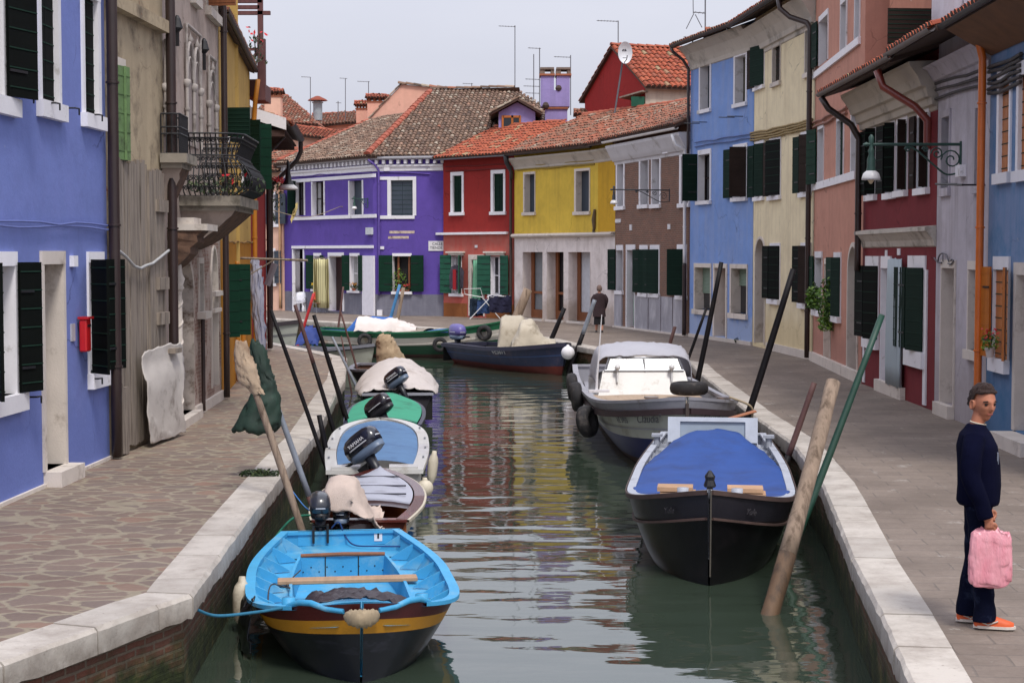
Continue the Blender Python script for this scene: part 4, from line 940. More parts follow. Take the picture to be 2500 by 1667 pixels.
hz.pipe(0, .12, .05, 5.75, mat=OP, out=.16, r=.062, top=[(.12,6.0,.22),(.12,6.1,.3)])
HBK = hb
for h_ in (hp, hr, hy, hb, hl, hc, hs, hd, hg, hz): h_.finish()
# ================= HOUSES BEHIND THE FAR BANK =================
PINK = plaster('pale_pink_plaster', (224,182,160), dirt=(196,160,140), amt=.3)
PINK2 = plaster('pink_plaster', (218,166,146), dirt=(190,150,130), amt=.3)
hk = House('pink_house', 'pale pink house beyond the purple house with white curtained windows', [(560,753.6), (693,757.6)], 6.7, 6, [PINK])
hk.win(0, Z3, 255, 288, 1245, 1520, fw=(.02,.02,.14), d=.18, pane=plain('white_curtain', (216,212,206), .9), sill=(.25,.14,.08), sh=[('L',('a',172),SLATE,.75),('R',('a',172),SLATE,.8)])
hk.win(0, Z7, 235, 285, 448, 752, fw=(.02,.02,.16), d=.18, pane=plain('white_curtain', (216,212,206), .9), sill=(.1,.14,.08), sh=[('L',('a',172),SLATE,.6),('R',('a',172),SLATE,.5)])
hk.pipe(0, hk.uz(0, Z7(347,700))[0], .1, 2.6, mat=CABLE, out=.06, r=.04); hk.pipe(0, hk.tn(0)[2]-.15, .1, 6.2, mat=plain('tan_pipe', (190,150,112), .6), out=.08, r=.07)
lean_roof(hk, .4, 6.8, 3, 8.1, TILE_MIX, seed=81); hk.finish()
def bghouse(name, label, eave, ridge, Ye, Yr, wallm, tile, wallpts=None, seed=1, zfoot=0, hipl=0, hipr=0, depth=5):
    """house seen over the roofs in front: eave and ridge are pixel pairs at distances Ye and Yr"""
    E0, E1 = ony(eave[0], Ye), ony(eave[1], Ye if len(eave) < 3 else eave[2]); zr = ony(ridge[0], Yr)
    R0, R1 = zr, ony(ridge[1], Yr if len(ridge) < 3 else ridge[2])
    o = thing(name, label, 'house', tuple(V(((E0.x+E1.x)/2, Ye, 0))))
    mb = MB(); I = V((0,.35,0))
    F = [E0+I, E1+I, E1+V((0,depth*2,0)), E0+V((0,depth*2,0))]
    for a in range(4):
        b = (a+1) % 4; mb.face([V((F[a].x,F[a].y,zfoot)), V((F[b].x,F[b].y,zfoot)), F[b]-V((0,0,.05)), F[a]-V((0,0,.05))])
    mb.build('wall', wallm, o)
    rb = MB(); roofplane(rb, [E0, E1, R1, R0], seed=seed)
    rb.face([R0, R1, F[2], F[3]], 0, .4); rb.face([E0, R0, F[3]], 0, .3); rb.face([E1, R1, F[2]], 0, .3)
    ridgecap(rb, R0, R1, mi=2, seed=seed); rb.build('roof', [tile, UNDER, RIDGE], o); return o
bghouse('pink_house', 'tall pink upper storey under an orange tiled roof left of the purple roof', [Z3(120,640), Z3(880,735)], [Z3(120,560), Z3(860,655)], 90, 93, PINK, TILE_NEW, seed=91)
bghouse('hipped_roof_house', 'house with mottled orange roof sloping down from the big pink chimney', [Z3(60,560), Z3(690,592)], [Z3(200,318), Z3(400,325)], 97, 103, PINK2, TILE_MIX, seed=92)
bghouse('distant_house', 'distant house with long low orange roof under the row of chimneys', [Z3(640,600), Z3(1300,545)], [Z3(620,500), Z3(1300,470)], 102, 106, PINK2, TILE_MIX, seed=93)
o = thing('gable_house', 'pink gable wall with tiled ridge standing up behind the brown hipped roof', 'house', tuple(V((ony(Z3(1500,300), 88).x, 88, 0))))
A_ = [ony(Z3(1455,215), 88), ony(Z3(1950,268), 88), ony(Z3(2100,700), 88), ony(Z3(1100,700), 88), ony(Z3(1150,540), 88)]
mb = MB(); mb.face(list(reversed(A_))); D_ = V((0,6,0))
for a in range(5): b = (a+1) % 5; mb.face([A_[a], A_[b], A_[b]+D_, A_[a]+D_])
mb.face([V((A_[3].x,88,0)), V((A_[2].x,88,0)), A_[2], A_[3]])
mb.build('wall', PINK2, o); rb = MB(); ridgecap(rb, A_[0]-V((.2,0,-.02)), A_[1], w=.16, mi=0); ridgecap(rb, A_[4], A_[0], w=.1, mi=0, seed=5)
rb.build('roof', [TILE_OLD, UNDER], o)
# red gable house
GB = [V((3.27,74,0)), V((5.5,68,0))]; t_ = (GB[1]-GB[0]).normalized(); rd = V((-t_.y, t_.x, 0)); mid = (GB[0]+GB[1])/2
if rd.x < 0: rd = -rd
GRED = plaster('crimson_plaster', (150,42,40), dirt=(120,36,36), amt=.2)
o = thing('gabled_red_house', 'tall red gabled house with orange tiled roof behind the yellow house', 'house', tuple(mid))
z = lambda p, h: p+V((0,0,h)); mb = MB(); E_, A2 = 9.75, 11.6
mb.face([z(GB[0],0), z(GB[1],0), z(GB[1],E_), z(mid,A2), z(GB[0],E_)]); mb.face([z(GB[1],0), z(GB[1]+rd*12,0), z(GB[1]+rd*12,E_), z(GB[1],E_)], 1)
mb.face([z(GB[0],0), z(GB[0]+rd*12,0), z(GB[0]+rd*12,E_), z(GB[0],E_)], 0); mb.face([z(GB[0],0)+rd*12, z(GB[1],0)+rd*12, z(GB[1],E_)+rd*12, z(mid,A2)+rd*12, z(GB[0],E_)+rd*12])
mb.build('wall', [GRED, plaster('pale_side_plaster', (196,184,168))], o)
rb = MB(); ov = .3; e1 = GB[1]+t_*ov-rd*.15; e0 = GB[0]-t_*ov-rd*.15; dz_ = (A2-E_)/(GB[1]-mid).length*ov
roofplane(rb, [z(e1,E_-dz_+.05), z(e1,E_-dz_+.05)+rd*12.2, z(mid-rd*.15,A2+.08)+rd*12.2, z(mid-rd*.15,A2+.08)], seed=97, w=.24, l=.4)
roofplane(rb, [z(e0,E_-dz_+.05)+rd*12.2, z(e0,E_-dz_+.05), z(mid-rd*.15,A2+.08), z(mid-rd*.15,A2+.08)+rd*12.2], seed=98, w=.24, l=.4)
ridgecap(rb, z(mid-rd*.15,A2+.1), z(mid+rd*12,A2+.1), mi=2); rb.build('roof', [TILE_NEW, UNDER, RIDGE], o)
mb = MB(); q = z(GB[1]-t_*.25,0)-rd*.1; 
a_, b_ = ony(Z4(1420,585), 68.5), ony(Z4(1595,535), 67.6); mb.hexa([a_, b_, b_+V((.6,1,0)), a_+V((.6,1,0)), a_+V((0,0,.06)), b_+V((0,0,.06)), b_+V((.6,1,.06)), a_+V((.6,1,.06))])
mb.build('awning', OLDW, o)
w_ = MB(); c_ = ony(Z4(1560,610), 67.85); w_.box(c_, (.55,.08,.4)); w_.build('window', LGREEN, o)
# chimneys
def chim(label, F, x0, x1, ytop, ybot, Y, mat, tile=TILE_NEW, d=None):
    a, b = ony(F(x0, ybot), Y), ony(F(x1, ybot), Y); t = ony(F(x0, ytop), Y); W = b.x-a.x; h = t.z-a.z-.55
    return chimney(label, ((a.x+b.x)/2, Y, a.z-.1), W, d or W*.9, h, mat, tile)
chim('big pink chimney with tiled hood at the left end of the far roofs', Z3, 185, 335, 228, 500, 92, PINK)
chim('wide pink chimney with tiled hood in front of the pink gable', Z3, 1142, 1320, 285, 475, 96, PINK2)
chim('small tiled hood on an arch left of the wide pink chimney', Z3, 1035, 1135, 350, 470, 98, PINK2, d=.6)
chim('low tiled chimney standing on the sky blue house roof', Z5, 430, 580, 195, 275, 53.5, CRE, TILE_MIX, d=.7)
chim('small cream chimney between the lilac chimney and the red gable', Z4, 1100, 1180, 645, 760, 74, CRE, TILE_MIX, d=.7)
o = thing('chimney', 'thin grey round chimney pipe with a tiled cap among the far roofs', 'chimney', tuple(ony(Z3(672,490), 100)))
mb = MB(); h = 150/3.824/40; mb.lathe([(.28,-.4),(.28,h*.65),(.34,h*.66),(.34,h*.72),(.2,h*.73),(.2,h*.85)], (0,0,0), 12); mb.build('flue', plain('weathered_zinc', (150,160,166), .6, .25, 6), o, smooth=50, local=True)
mb = MB(); mb.lathe([(.62,h*.8),(.5,h*.9),(.12,h*1.08),(0,h*1.1)], (0,0,0), 10); mb.build('chimney_cap', TILE_NEW, o, local=True)
# lilac twin chimney
Yc = 76.3; o = thing('twin_chimney', 'lilac twin headed chimney rising from the orange roof', 'chimney', tuple(ony(Z4(945,770), Yc)))
mb = MB()
def pb(x0, x1, y0, y1, d, mi=0, dy=0):
    a, b = ony(Z4(x0, y1), Yc), ony(Z4(x1, y0), Yc); mb.box(((a.x+b.x)/2, Yc+dy, (a.z+b.z)/2), (b.x-a.x, d, b.z-a.z), mi)
pb(862, 1028, 672, 860, .8); pb(852, 1034, 655, 671, .95, 1); pb(830, 1046, 532, 654, 1.0); pb(830, 928, 425, 531.5, 1.0); pb(946, 1046, 425, 531.5, 1.0)
mb.build('shaft', [LILAC, plain('chimney_brick', (150,92,66), .9, .25, 9)], o); mb = MB()
for x0, x1 in ((820,935), (940,1058)):
    pb(x0, x1, 410, 424, 1.15, 0); pb(x0+4, x0+40, 378, 409, .95, 1); pb(x1-30, x1-4, 378, 409, .95, 1); pb(x0+6, x1-6, 362, 378, 1.05, 1)
mb.build('chimney_head', [plain('chimney_brick', (150,92,66), .9, .25, 9), plain('sooty_stone', (112,98,88), .9, .35, 5)], o)
mb = MB()
for F, x, y, r in ((Z4,965,510,.2),(Z4,868,640,.22)):
    c = ony(F(x,y), Yc-.45); mb.lathe([(0,-r*.8),(r*.6,-r*.5),(r*.8,0),(r*.5,r*.6),(0,r*.8)], c, 10)
mb.build('soot_blackened_brick', plain('sooty_stone2', (74,62,56), .95, .4, 6), o)
# aerials
def aerial(label, F, x, ytop, ybot, Y, arms, r=.022):
    b = ony(F(x, ybot), Y); t = ony(F(x, ytop), Y); t = V((b.x+(t.x-b.x), Y, t.z)); o = thing('tv_aerial', label, 'aerial', tuple(b), group='television aerials on the roofs')
    mb = MB(); mb.tube([b-V((0,0,.4)), t], r, 6); mb.build('mast', GREYD, o)
    for x0, x1, y in arms:
        a = MB(); p, q = ony(F(x0, y), Y), ony(F(x1, y), Y); d = V((q.x-p.x, .25, 0)); p = V((p.x, Y-.12, p.z)); a.tube([p, p+d], r*.7, 6); k = max(3, int(abs(q.x-p.x)/.13))
        for j in range(k):
            c = p+d*((j+.5)/k); a.tube([c-V((0,.22,0)), c+V((0,.22,0))], r*.35, 4)
        a.build('antenna_boom', GREYD, o)
    return o
GREYD = plain('dull_aerial_metal', (92,92,98), .6, .1, 5)
aerial('aerial on the left, directly above the big pink chimney roof', Z3, 603, 148, 470, 98, [(520,605,148)])
aerial('tall aerial between the round flue and the wide pink chimney', Z3, 930, 160, 490, 100, [(878,946,160)])
aerial('short aerial sticking up beside the wide pink chimney hood', Z3, 1146, 188, 300, 97, [(1042,1156,190)])
aerial('very short aerial right of the thin round flue', Z3, 862, 372, 485, 100, [(845,890,388)])
aerial('tall thin aerial rising from the right end of the brown ridge', Z4, 637, 40, 535, 86, [(515,642,46)])
aerial('aerial with four stacked booms just left of the lilac chimney', Z4, 822, 207, 690, 80, [(735,832,210),(715,825,443),(702,825,495),(715,825,547)])
aerial('bare leaning mast left of the lilac chimney', Z4, 778, 255, 640, 81, [])
aerial('aerial just right of the lilac chimney', Z4, 1055, 262, 650, 80, [(930,1057,276)])
aerial('tall aerial above the satellite dish', Z4, 1412, 4, 215, 72, [(1250,1414,6)])
aerial('small low aerial beyond the brown roof ridge', Z4, 312, 472, 520, 95, [(245,322,476),(225,285,500)])
o = aerial('tall mast with a folded dipole on the sky blue house roof', Z5, 398, -30, 300, 54, [(298,402,103)])
mb = MB()
for a, b in (((300,-40),(302,112)), ((306,112),(246,232)), ((318,118),(372,222))): mb.tube([ony(Z5(*a), 54), ony(Z5(*b), 54)], .014, 5)
mb.build('dipole', GREYD, o); aerial('low aerial at the left edge of the sky blue house roof', Z5, 298, 298, 330, 55, [(225,300,300)])
# satellite dish
c = ony(Z4(1465,243), 68); o = thing('satellite_dish', 'white satellite dish on the gable of the tall red house', 'satellite dish', tuple(c), rz=R(12))
mb = MB(); DR = .36; rows = []
for j in range(7):
    rr = DR*j/6; rows.append([V((math.cos(a)*rr*.85, .16*(rr/DR)**2*-1+.16, math.sin(a)*rr*1.25)) for a in [2*math.pi*k/28 for k in range(28)]])
mb.grid(rows, closeu=True); mb.grid([[p+V((0,.03,0)) for p in r_] for r_ in rows], closeu=True); mb.build('dish', plain('white_dish', (206,208,212), .45, .05), o, local=True, smooth=True)
mb = MB(); mb.tube([(0,.2,-.1),(0,.35,-.25),(-.6,.4,-4.2)], .04, 8); mb.build('mast', GREYD, o, local=True); mb = MB(); mb.tube([(-.03,.1,-.42),(0,-.22,-.3),(0,-.3,-.15)], .02, 6); mb.build('feed_arm', GREYD, o, local=True)
mb = MB(); 
for k in range(2): mb.box((-.07+k*.12, .14, .12), (.09,.012,.08)); 
mb.box((0,.12,-.2), (.16,.012,.02)); mb.build('dish_marking', plain('dish_print', (52,52,64), .6), o, local=True)
# ================= HOUSES OF THE LEFT BANK =================
BLU1 = plaster('periwinkle_plaster', (114,128,188), dirt=(120,128,190), amt=.3, streak=.12, base=(100,116,180), basez=.7)
p0, p1 = onz((0,1233)), onz((268,1117)); d_ = (p1-p0).normalized()
h1 = House('periwinkle_house', 'periwinkle blue house at the left edge with black green shutters', [p0-d_*6.5, p1], 9.5, 6, [BLU1], px=False)
h1.win(0, Z1, 270, 385, -220, 700, fw=(.1,.1,.12), d=.16, pane='closed', shm=BGREEN, sill=(.06,.2,.06))
h1.win(0, Z1, 568, 660, -10, 785, fw=(.1,.12,.12), d=.16, pane='closed', shm=BGREEN, sill=(.04,.18,.06))
h1.win(0, Z1, -140, 5, -300, 640, fw=(.1,.1,.12), d=.16, pane='closed', shm=BGREEN, sill=(.3,.2,.06), sh=[('R',235,BGREEN,.55)])
h1.win(0, Z2, -60, 75, 335, 1050, fw=(.08,.08,.16), d=.2, pane='dark', sill=(.15,.2,.06), sh=[('L',('a',150),BGREEN,.42),('R',('a',158),BGREEN,.36)], shm=BGREEN)
w, q = h1.win(0, Z2, 238, 342, 325, 1405, fw=(.09,.09,.16), d=.5, kind='door', pane=plain('dark_wood_door', (60,44,38), .6), z0=.17, stone=STONE)
mb = MB(); u0, u1, zb, zt = q; h1.ubox(mb, 0, u0-.06, u1+.14, -.04, .17, -.5, .22); mb.build('doorstep', STONE, w)
h1.win(0, Z2, 480, 560, 315, 915, fw=(.03,.03,.14), d=.2, pane='dark', sill=(.02,.2,.06), sh=[('L',('a',136),BGREEN,.42),('R',('a',158),BGREEN,.37)], shm=BGREEN)
h1.trim(0, Z2, 380, 402, 278, 338, .06, WHITEP, 'meter_box')
h1.trim(0, Z2, 384, 404, 650, 745, .02, plain('notice_board', (176,176,182), .5), 'backing_plate')
for F, x, y in ((Z1,115,655),(Z1,437,740),(Z1,300,705),(Z1,600,785),(Z1,705,815),(Z2,135,1050),(Z2,480,950)):
    u, z_ = h1.uz(0, F(x, y)); mb = MB(); mb.tube([h1.pt(0,u,z_,0), h1.pt(0,u,z_,.14), h1.pt(0,u+.1,z_,.16), h1.pt(0,u+.1,z_-.08,.16)], .012, 6); mb.build('shutter_hook', IRON, h1.o)
cables(h1, 0, Z1, [(-60,1515), (380,1527), (790,1545)], n=2, mat=plain('blue_cable', (100,112,170), .8), dz=.04, r=.014)
h1.pipe(0, h1.tn(0)[2]-.06, .03, 9.5, mat=PIPE, out=.12, r=.075)
mb = MB(); h1.ubox(mb, 0, 0, h1.tn(0)[2], -.03, .03, 0, .04); mb.build('plinth', STONE, h1.o)
lean_roof(h1, .6, 9.7, 3, 11, TILE_MIX, seed=101); h1.finish()
# fire box on the wall
u, z_ = h1.uz(0, Z2(432,712)); c = h1.pt(0, u, z_, .08); o = thing('letter_box', 'red metal letter box hung beside the black green shutter', 'letter box', tuple(c))
REDP = plain('red_paint', (186,24,30), .4, .12, 6, coat=.3); mb = MB()
T_, n_, _ = h1.tn(0); mb.box(c, (.2,.1,.42), X=T_, Y=n_); o_ = mb.build('box', REDP, o); bv = o_.modifiers.new('bevel', 'BEVEL'); bv.width = .02; bv.segments = 2
mb = MB(); mb.box(c+n_*.052+V((0,0,.12)), (.14,.01,.03), X=T_, Y=n_); mb.build('slot', IRON, o); mb = MB(); mb.box(c+n_*.01+V((0,0,.22)), (.23,.14,.03), X=T_, Y=n_); mb.build('lid', REDP, o)
# --- crumbling house ---
CRB = plaster('crumbling_beige_plaster', (174,158,132), dirt=(92,80,68), amt=.95, streak=.12, patch=(130,80,56), base=(110,98,82), basez=1.6, pth=.6)
h2 = House('crumbling_house', 'crumbling beige house boarded up with grey planks', [p1+d_*.01, onz((407,1059))], 9.5, 6, [CRB], px=False)
h2.P = [p1+d_*.01, onz((407,1059))]
h2.win(0, Z1, 780, 846, 478, 1100, fw=(.02,.02,.16), d=.1, pane='dark', sh=[('L',('a',12),MOSSG,.36,5),('R',('a',15),MOSSG,.3,5)], stone=STONE)
rnd = random.Random(12)
def planks(h, i, u0, u1, z0, z1, name='boarding', out=.05, mat=OLDW, wmin=.1, wmax=.2, rag=.1):
    mb = MB(); u = u0
    while u < u1-.03:
        w_ = min(rnd.uniform(wmin, wmax), u1-u); o_ = out+rnd.uniform(0, .018)
        h.ubox(mb, i, u, u+w_-.006, z0+rnd.uniform(0, .04), z1+rnd.uniform(-rag, 0), .01, o_); u += w_
    return mb.build(name, mat, h.o)
ua = h2.uz(0, (280,800))[0]; ub, zb1 = h2.uz(0, Z1(975,1120)); uc, zc1 = h2.uz(0, Z1(1085,1155))
planks(h2, 0, .08, ub, .05, zb1+.05); planks(h2, 0, ub, uc, .9, zc1, out=.08); planks(h2, 0, .1, .55, 0, 1.0, out=.1, name='low_boarding')
for y in (620, 960, 1410, 430):
    F = Z2 if y < 1000 else Z1; u, z_ = h2.uz(0, F(850, y)) if F is Z2 else h2.uz(0, Z1(1065, y))
    mb = MB(); h2.ubox(mb, 0, uc-.55, uc-.02, z_-.09, z_+.09, .09, .15); mb.build('cross_batten', OLDW, h2.o)
mb = MB(); h2.ubox(mb, 0, uc-.42, uc-.05, 1.28, 1.35, .1, .34); mb.build('shelf', OLDW, h2.o)
h2.pipe(0, h2.tn(0)[2]-.05, .03, 9.5, mat=PIPE, out=.14, r=.075)
mb = MB(); zz = h2.uz(0, Z1(1000,135))[1]; h2.ubox(mb, 0, .1, h2.tn(0)[2]-.1, zz-.1, zz+.08, 0, .14); mb.build('string_course', CRB, h2.o)
cables(h2, 0, Z2, [(600,255), (650,300), (720,355), (790,320), (880,250)], n=1, mat=plain('white_flex', (176,176,176), .6), r=.022, out=.12)
lean_roof(h2, .6, 9.7, 3, 11, TILE_MIX, seed=102); h2.finish()
# --- old palace with gothic tracery and iron balcony ---
GOT = plaster('aged_pinkish_plaster', (176,160,150), dirt=(120,108,100), amt=.7, streak=.12, patch=(150,128,114), base=(130,112,100), basez=1.2, pth=.61)
BRK2 = bricks('worn_pink_brick', (150,104,88), (128,92,80), (170,152,140), plasterc=(170,152,142))
h3 = House('gothic_house', 'old grey plastered palace with gothic tracery and bulging iron balcony', [onz((407.3,1058.8)), onz((541,972))], 9.5, 6, [GOT, BRK2], px=False)
L3 = h3.tn(0)[2]; h3.zone(0, h3.uz(0, T3(262,900))[0], L3, -1, h3.uz(0, T3(330,150))[1], 1)
w, q = h3.win(0, T3, 132, 258, 262, 1385, fw=(.14,.04,.1), d=.45, kind='door', pane=DARK, z0=.12, stone=plain('carved_door_stone', (190,178,168), .8, .2, 6, dirt=(110,90,76), dirtamt=.5), arch=.5)
mb = MB(); h3.ubox(mb, 0, q[0]-.15, q[1]+.1, -.03, .12, -.4, .16); mb.build('doorstep', STONE, w)
mb = MB(); cb = h3.pt(0, q[0]-.02, .12, .08); zt_ = h3.uz(0, T3(110,500))[1]; P_ = []
mb.tube([cb, cb+V((0,0,zt_-.12))], .055, 10)
for k in range(60): a = k*.7; P_.append(cb+V((math.cos(a)*.05, math.sin(a)*.05, (zt_-.12)*k/59)))
mb.tube(P_, .022, 6); mb.lathe([(.05,0),(.09,.05),(.07,.1),(.1,.2),(.06,.28),(.05,.4),(.0,.62)], cb+V((0,0,zt_-.12)), 10); mb.build('twisted_column', STONE, h3.o, smooth=True)
# broken canopy over the door
u0c = h3.uz(0, T3(80,75))[0]; zc = h3.uz(0, (402,562))[1]; uw = 1.15
BROKE = plain('exposed_brown_masonry', (96,72,58), .95, .35, 7, dirt=(60,46,40), dirtamt=.6, bmp=.8)
mb = MB(); h3.ubox(mb, 0, u0c, u0c+uw, zc, zc+.1, 0, .62); h3.ubox(mb, 0, u0c+.1, u0c+uw-.3, zc+.1, zc+.2, .05, .4); mb.build('door_canopy', STONE, h3.o)
mb = MB(); rows = []
for j in range(8):
    f = j/7; o_ = .5*(1-f)**.6+.02+rnd.uniform(-.03,.03); zz = zc-.62*f
    rows.append([h3.pt(0, u0c+.02+rnd.uniform(-.02,.02), zz, 0), h3.pt(0, u0c+.04, zz, o_), h3.pt(0, u0c+uw*.5, zz+rnd.uniform(-.04,.04), o_*1.02), h3.pt(0, u0c+uw-.05, zz, o_*.9), h3.pt(0, u0c+uw, zz, 0)])
mb.grid(rows); mb.build('broken_hood', BROKE, h3.o)
h3.win(0, T3, 302, 330, 300, 640, fw=(.06,.06,.1), d=.2, pane=plain('grey_board', (120,114,112), .7), sill=(.08,.12,.12), stone=STONE)
h3.win(0, T3, 392, 434, 195, 1230, fw=(.07,.06,.06), d=.18, pane=plain('blocked_window', (158,150,148), .9, .1, 3), z0=.3, stone=STONE, arch=.75)
mb = MB(); u, z_ = h3.uz(0, T3(415,510)); h3.ubox(mb, 0, u-.5, u+.5, z_-.05, z_+.04, 0, .1); h3.ubox(mb, 0, u-.45, u+.45, z_-.35, z_-.28, 0, .08); mb.build('impost_moulding', STONE, h3.o)
h3.pipe(0, h3.uz(0, T3(308,900))[0], .03, h3.uz(0, T3(308,655))[1], mat=PIPE, out=.07, r=.035)
def gothic(u0, u1, z0, z1, n=2):
    mb = MB(); P3_ = lambda u, z_, o=.05: h3.pt(0, u, z_, o); wd = (u1-u0)/n; zs = z0+(z1-z0)*.52
    for a in (u0, u1): mb.tube([P3_(a, z0), P3_(a, z1)], .025, 8)
    mb.tube([P3_(u0, z1), P3_(u1, z1)], .03, 8)
    for k in range(n+1):
        u = u0+k*wd; mb.tube([P3_(u, z0), P3_(u, zs)], .03, 8)
        mb.lathe([(.03,0),(.065,.06),(.065,.12),(.04,.14)], P3_(u, zs-.1), 8); mb.lathe([(.03,0),(.05,.03),(.05,.06)], P3_(u, z0+(z1-z0)*.27), 8)
    for k in range(n):
        c = u0+(k+.5)*wd; hh = (z1-zs)*.72
        for sg in (-1, 1):
            mb.tube([P3_(c+sg*wd/2*math.cos(t)**.8 if t < 1.57 else c, zs+hh*math.sin(t)**1.25) for t in [j*math.pi/2/9 for j in range(10)]], .026, 8)
            mb.tube([P3_(c+sg*wd*.36*math.cos(t), zs+.1+hh*.5*math.sin(t)) for t in [j*math.pi/2/6 for j in range(7)]], .016, 6)
        mb.lathe([(.02,0),(.06,.05),(.02,.12),(0,.2)], P3_(c, zs+hh), 8)
    o_ = mb.build('gothic_tracery', plain('grey_tracery_stone', (168,160,154), .85, .15, 5, dirt=(120,112,106), dirtamt=.4), h3.o, smooth=True)
    pb_ = MB(); h3.ubox(pb_, 0, u0+.05, u1-.05, z0, z1-.3, 0, .018); pb_.build('blocked_opening', plain('blocked_window2', (150,138,134), .9, .15, 2), h3.o)
ug = [h3.uz(0, Z1(x, 600))[0] for x in (1258, 1352, 1410, 1458, 1118, 1150)]
zt, zb = h3.uz(0, Z1(1300,205))[1], h3.uz(0, Z1(1300,1000))[1]; gothic(ug[0], ug[1], zb, zt); gothic(ug[2], ug[3], zb, h3.uz(0, Z1(1432,400))[1], 1); gothic(ug[4]-.1, ug[5], zb, h3.uz(0, Z1(1135,300))[1], 1)
h3.win(0, Z1, 1405, 1475, -200, 80, fw=(.02,.08,.1), d=.18, pane='dark', sill=(.08,.16,.08), sh=[('L',('a',100),WOODB,.5)], stone=STONE)
mb = MB(); u, z_ = h3.uz(0, Z1(1330,10)); h3.ubox(mb, 0, u-.5, u+.3, z_-.1, z_+.05, 0, .1); mb.build('sill', STONE, h3.o)
for x, y0, y1 in ((1192,130,360), (1378,285,520)):
    u, za = h3.uz(0, Z1(x, y1)); zc_ = h3.uz(0, Z1(x, y0))[1]; mb = MB(); mb.tube([h3.pt(0,u,zc_,.05), h3.pt(0,u,za+.1,.05)], .03, 6); mb.lathe([(.0,-.1),(.09,0),(.05,.15),(.02,.2)], h3.pt(0,u,zc_-.15,.05), 8); mb.build('iron_tie', IRON, h3.o)
def balcony(name, u0, u1, zf, out, hr_, prof, slab_h=.16, step=.08, corbel=True, deco=True):
    mb = MB(); h3.ubox(mb, 0, u0, u1, zf-slab_h, zf, 0, out); h3.ubox(mb, 0, u0+.06, u1-.06, zf-slab_h-.08, zf-slab_h, 0, out-.08)
    s = mb.build(name, plain('grey_balcony_stone', (136,128,116), .9, .2, 4, dirt=(84,78,68), dirtamt=.5), h3.o)
    mb = MB(); ins = .12; cr = .26 if deco else .04; path = []      # rail line with rounded corners: (u, o, nu, no)
    k = 0
    a0, a1, ao = u0+ins, u1-ins, out-ins
    n = max(2, int((ao-cr)/step)); path += [(a0, (ao-cr)*k/n, -1, 0) for k in range(n)]
    q = max(2, int(cr*1.57/step)); path += [(a0+cr-cr*math.cos(t), ao-cr+cr*math.sin(t), -math.cos(t), math.sin(t)) for t in [math.pi/2*k/q for k in range(q)]]
    m = max(2, int((a1-a0-2*cr)/step)); path += [(a0+cr+(a1-a0-2*cr)*k/m, ao, 0, 1) for k in range(m)]
    path += [(a1-cr+cr*math.sin(t), ao-cr+cr*math.cos(t), math.sin(t), math.cos(t)) for t in [math.pi/2*k/q for k in range(q)]]
    path += [(a1, (ao-cr)*(1-k/n), 1, 0) for k in range(n+1)]
    at = lambda c, b, z_: h3.pt(0, c[0]+c[2]*b, zf+z_, c[1]+c[3]*b)
    for c in path: mb.tube([at(c, b, z_) for b, z_ in prof], .011, 5)
    for b, z_ in (prof[0], prof[len(prof)//2+(3 if len(prof) > 9 else 0)], prof[-4], prof[-1]): mb.tube([at(c, b, z_) for c in path], .015, 6)
    if deco:
        T_, n_, _ = h3.tn(0); Zv = V((0,0,1))
        for e_, (b, z_) in enumerate(PK[1:6]):
            for k in range(len(path)-1):
                c = tuple((x+y)/2 for x, y in zip(path[k], path[k+1])); A = (T_*c[3]-n_*c[2])*(-1)**k; r = step*(.5 if e_ != 1 else .62); cc = at(c, b, z_)
                mb.tube([cc+(A*math.cos(t)+Zv*math.sin(t))*r*(1-t/12) for t in [j*.6 for j in range(17)]], .009, 4)
    mb.build('iron_railing', IRON, s, smooth=True)
    if corbel:
        cb_ = MB(); rows = []
        for j in range(9):
            f = j/8; o_ = (out-.12)*(1-f)**.75+.02; zz = zf-slab_h-.08-.62*f
            rows.append([h3.pt(0, u0+.15+f*.2, zz, 0), h3.pt(0, u0+.15+f*.2, zz, o_+rnd.uniform(-.02,.02)), h3.pt(0, (u0+u1)/2, zz, o_), h3.pt(0, u1-.15-f*.2, zz, o_), h3.pt(0, u1-.15-f*.2, zz, 0)])
        cb_.grid(rows, lambda j, i: 1 if (i in (1,2)) else 0); cb_.build('corbel', [GOT, BROKE], s)
    return s
ub = h3.uz(0, (437,480))[0]; zf = h3.uz(0, (437,478))[1]
prof = [(v.x, v.z) for v in catmull([V((a,0,b)) for a, b in ((.02,0),(.2,.08),(.29,.22),(.24,.4),(.1,.56),(.03,.66),(.07,.8),(.13,.93),(.17,1.0))], 3)]; PK = [prof[k] for k in (0,4,7,10,13,20,24)]
balcony('balcony', ub, ub+2.6, zf, .98, 1.0, prof)
balcony('small_balcony', h3.uz(0, (393,380))[0]-.1, h3.uz(0, (393,380))[0]+.95, h3.uz(0, (393,375))[1], .4, .6, [(0,0),(0,.2),(0,.3),(0,.4),(0,.5),(0,.6)], slab_h=.14, deco=False)
h3.pipe(0, L3-.12, .03, 9.5, mat=PIPE, out=.12, r=.06)
mb = MB(); h3.ubox(mb, 0, h3.uz(0, T3(270,1350))[0], L3, -.03, .16, 0, .06); mb.build('plinth', STONE, h3.o)
lean_roof(h3, .6, 9.7, 3, 11, TILE_MIX, seed=103); h3.finish()
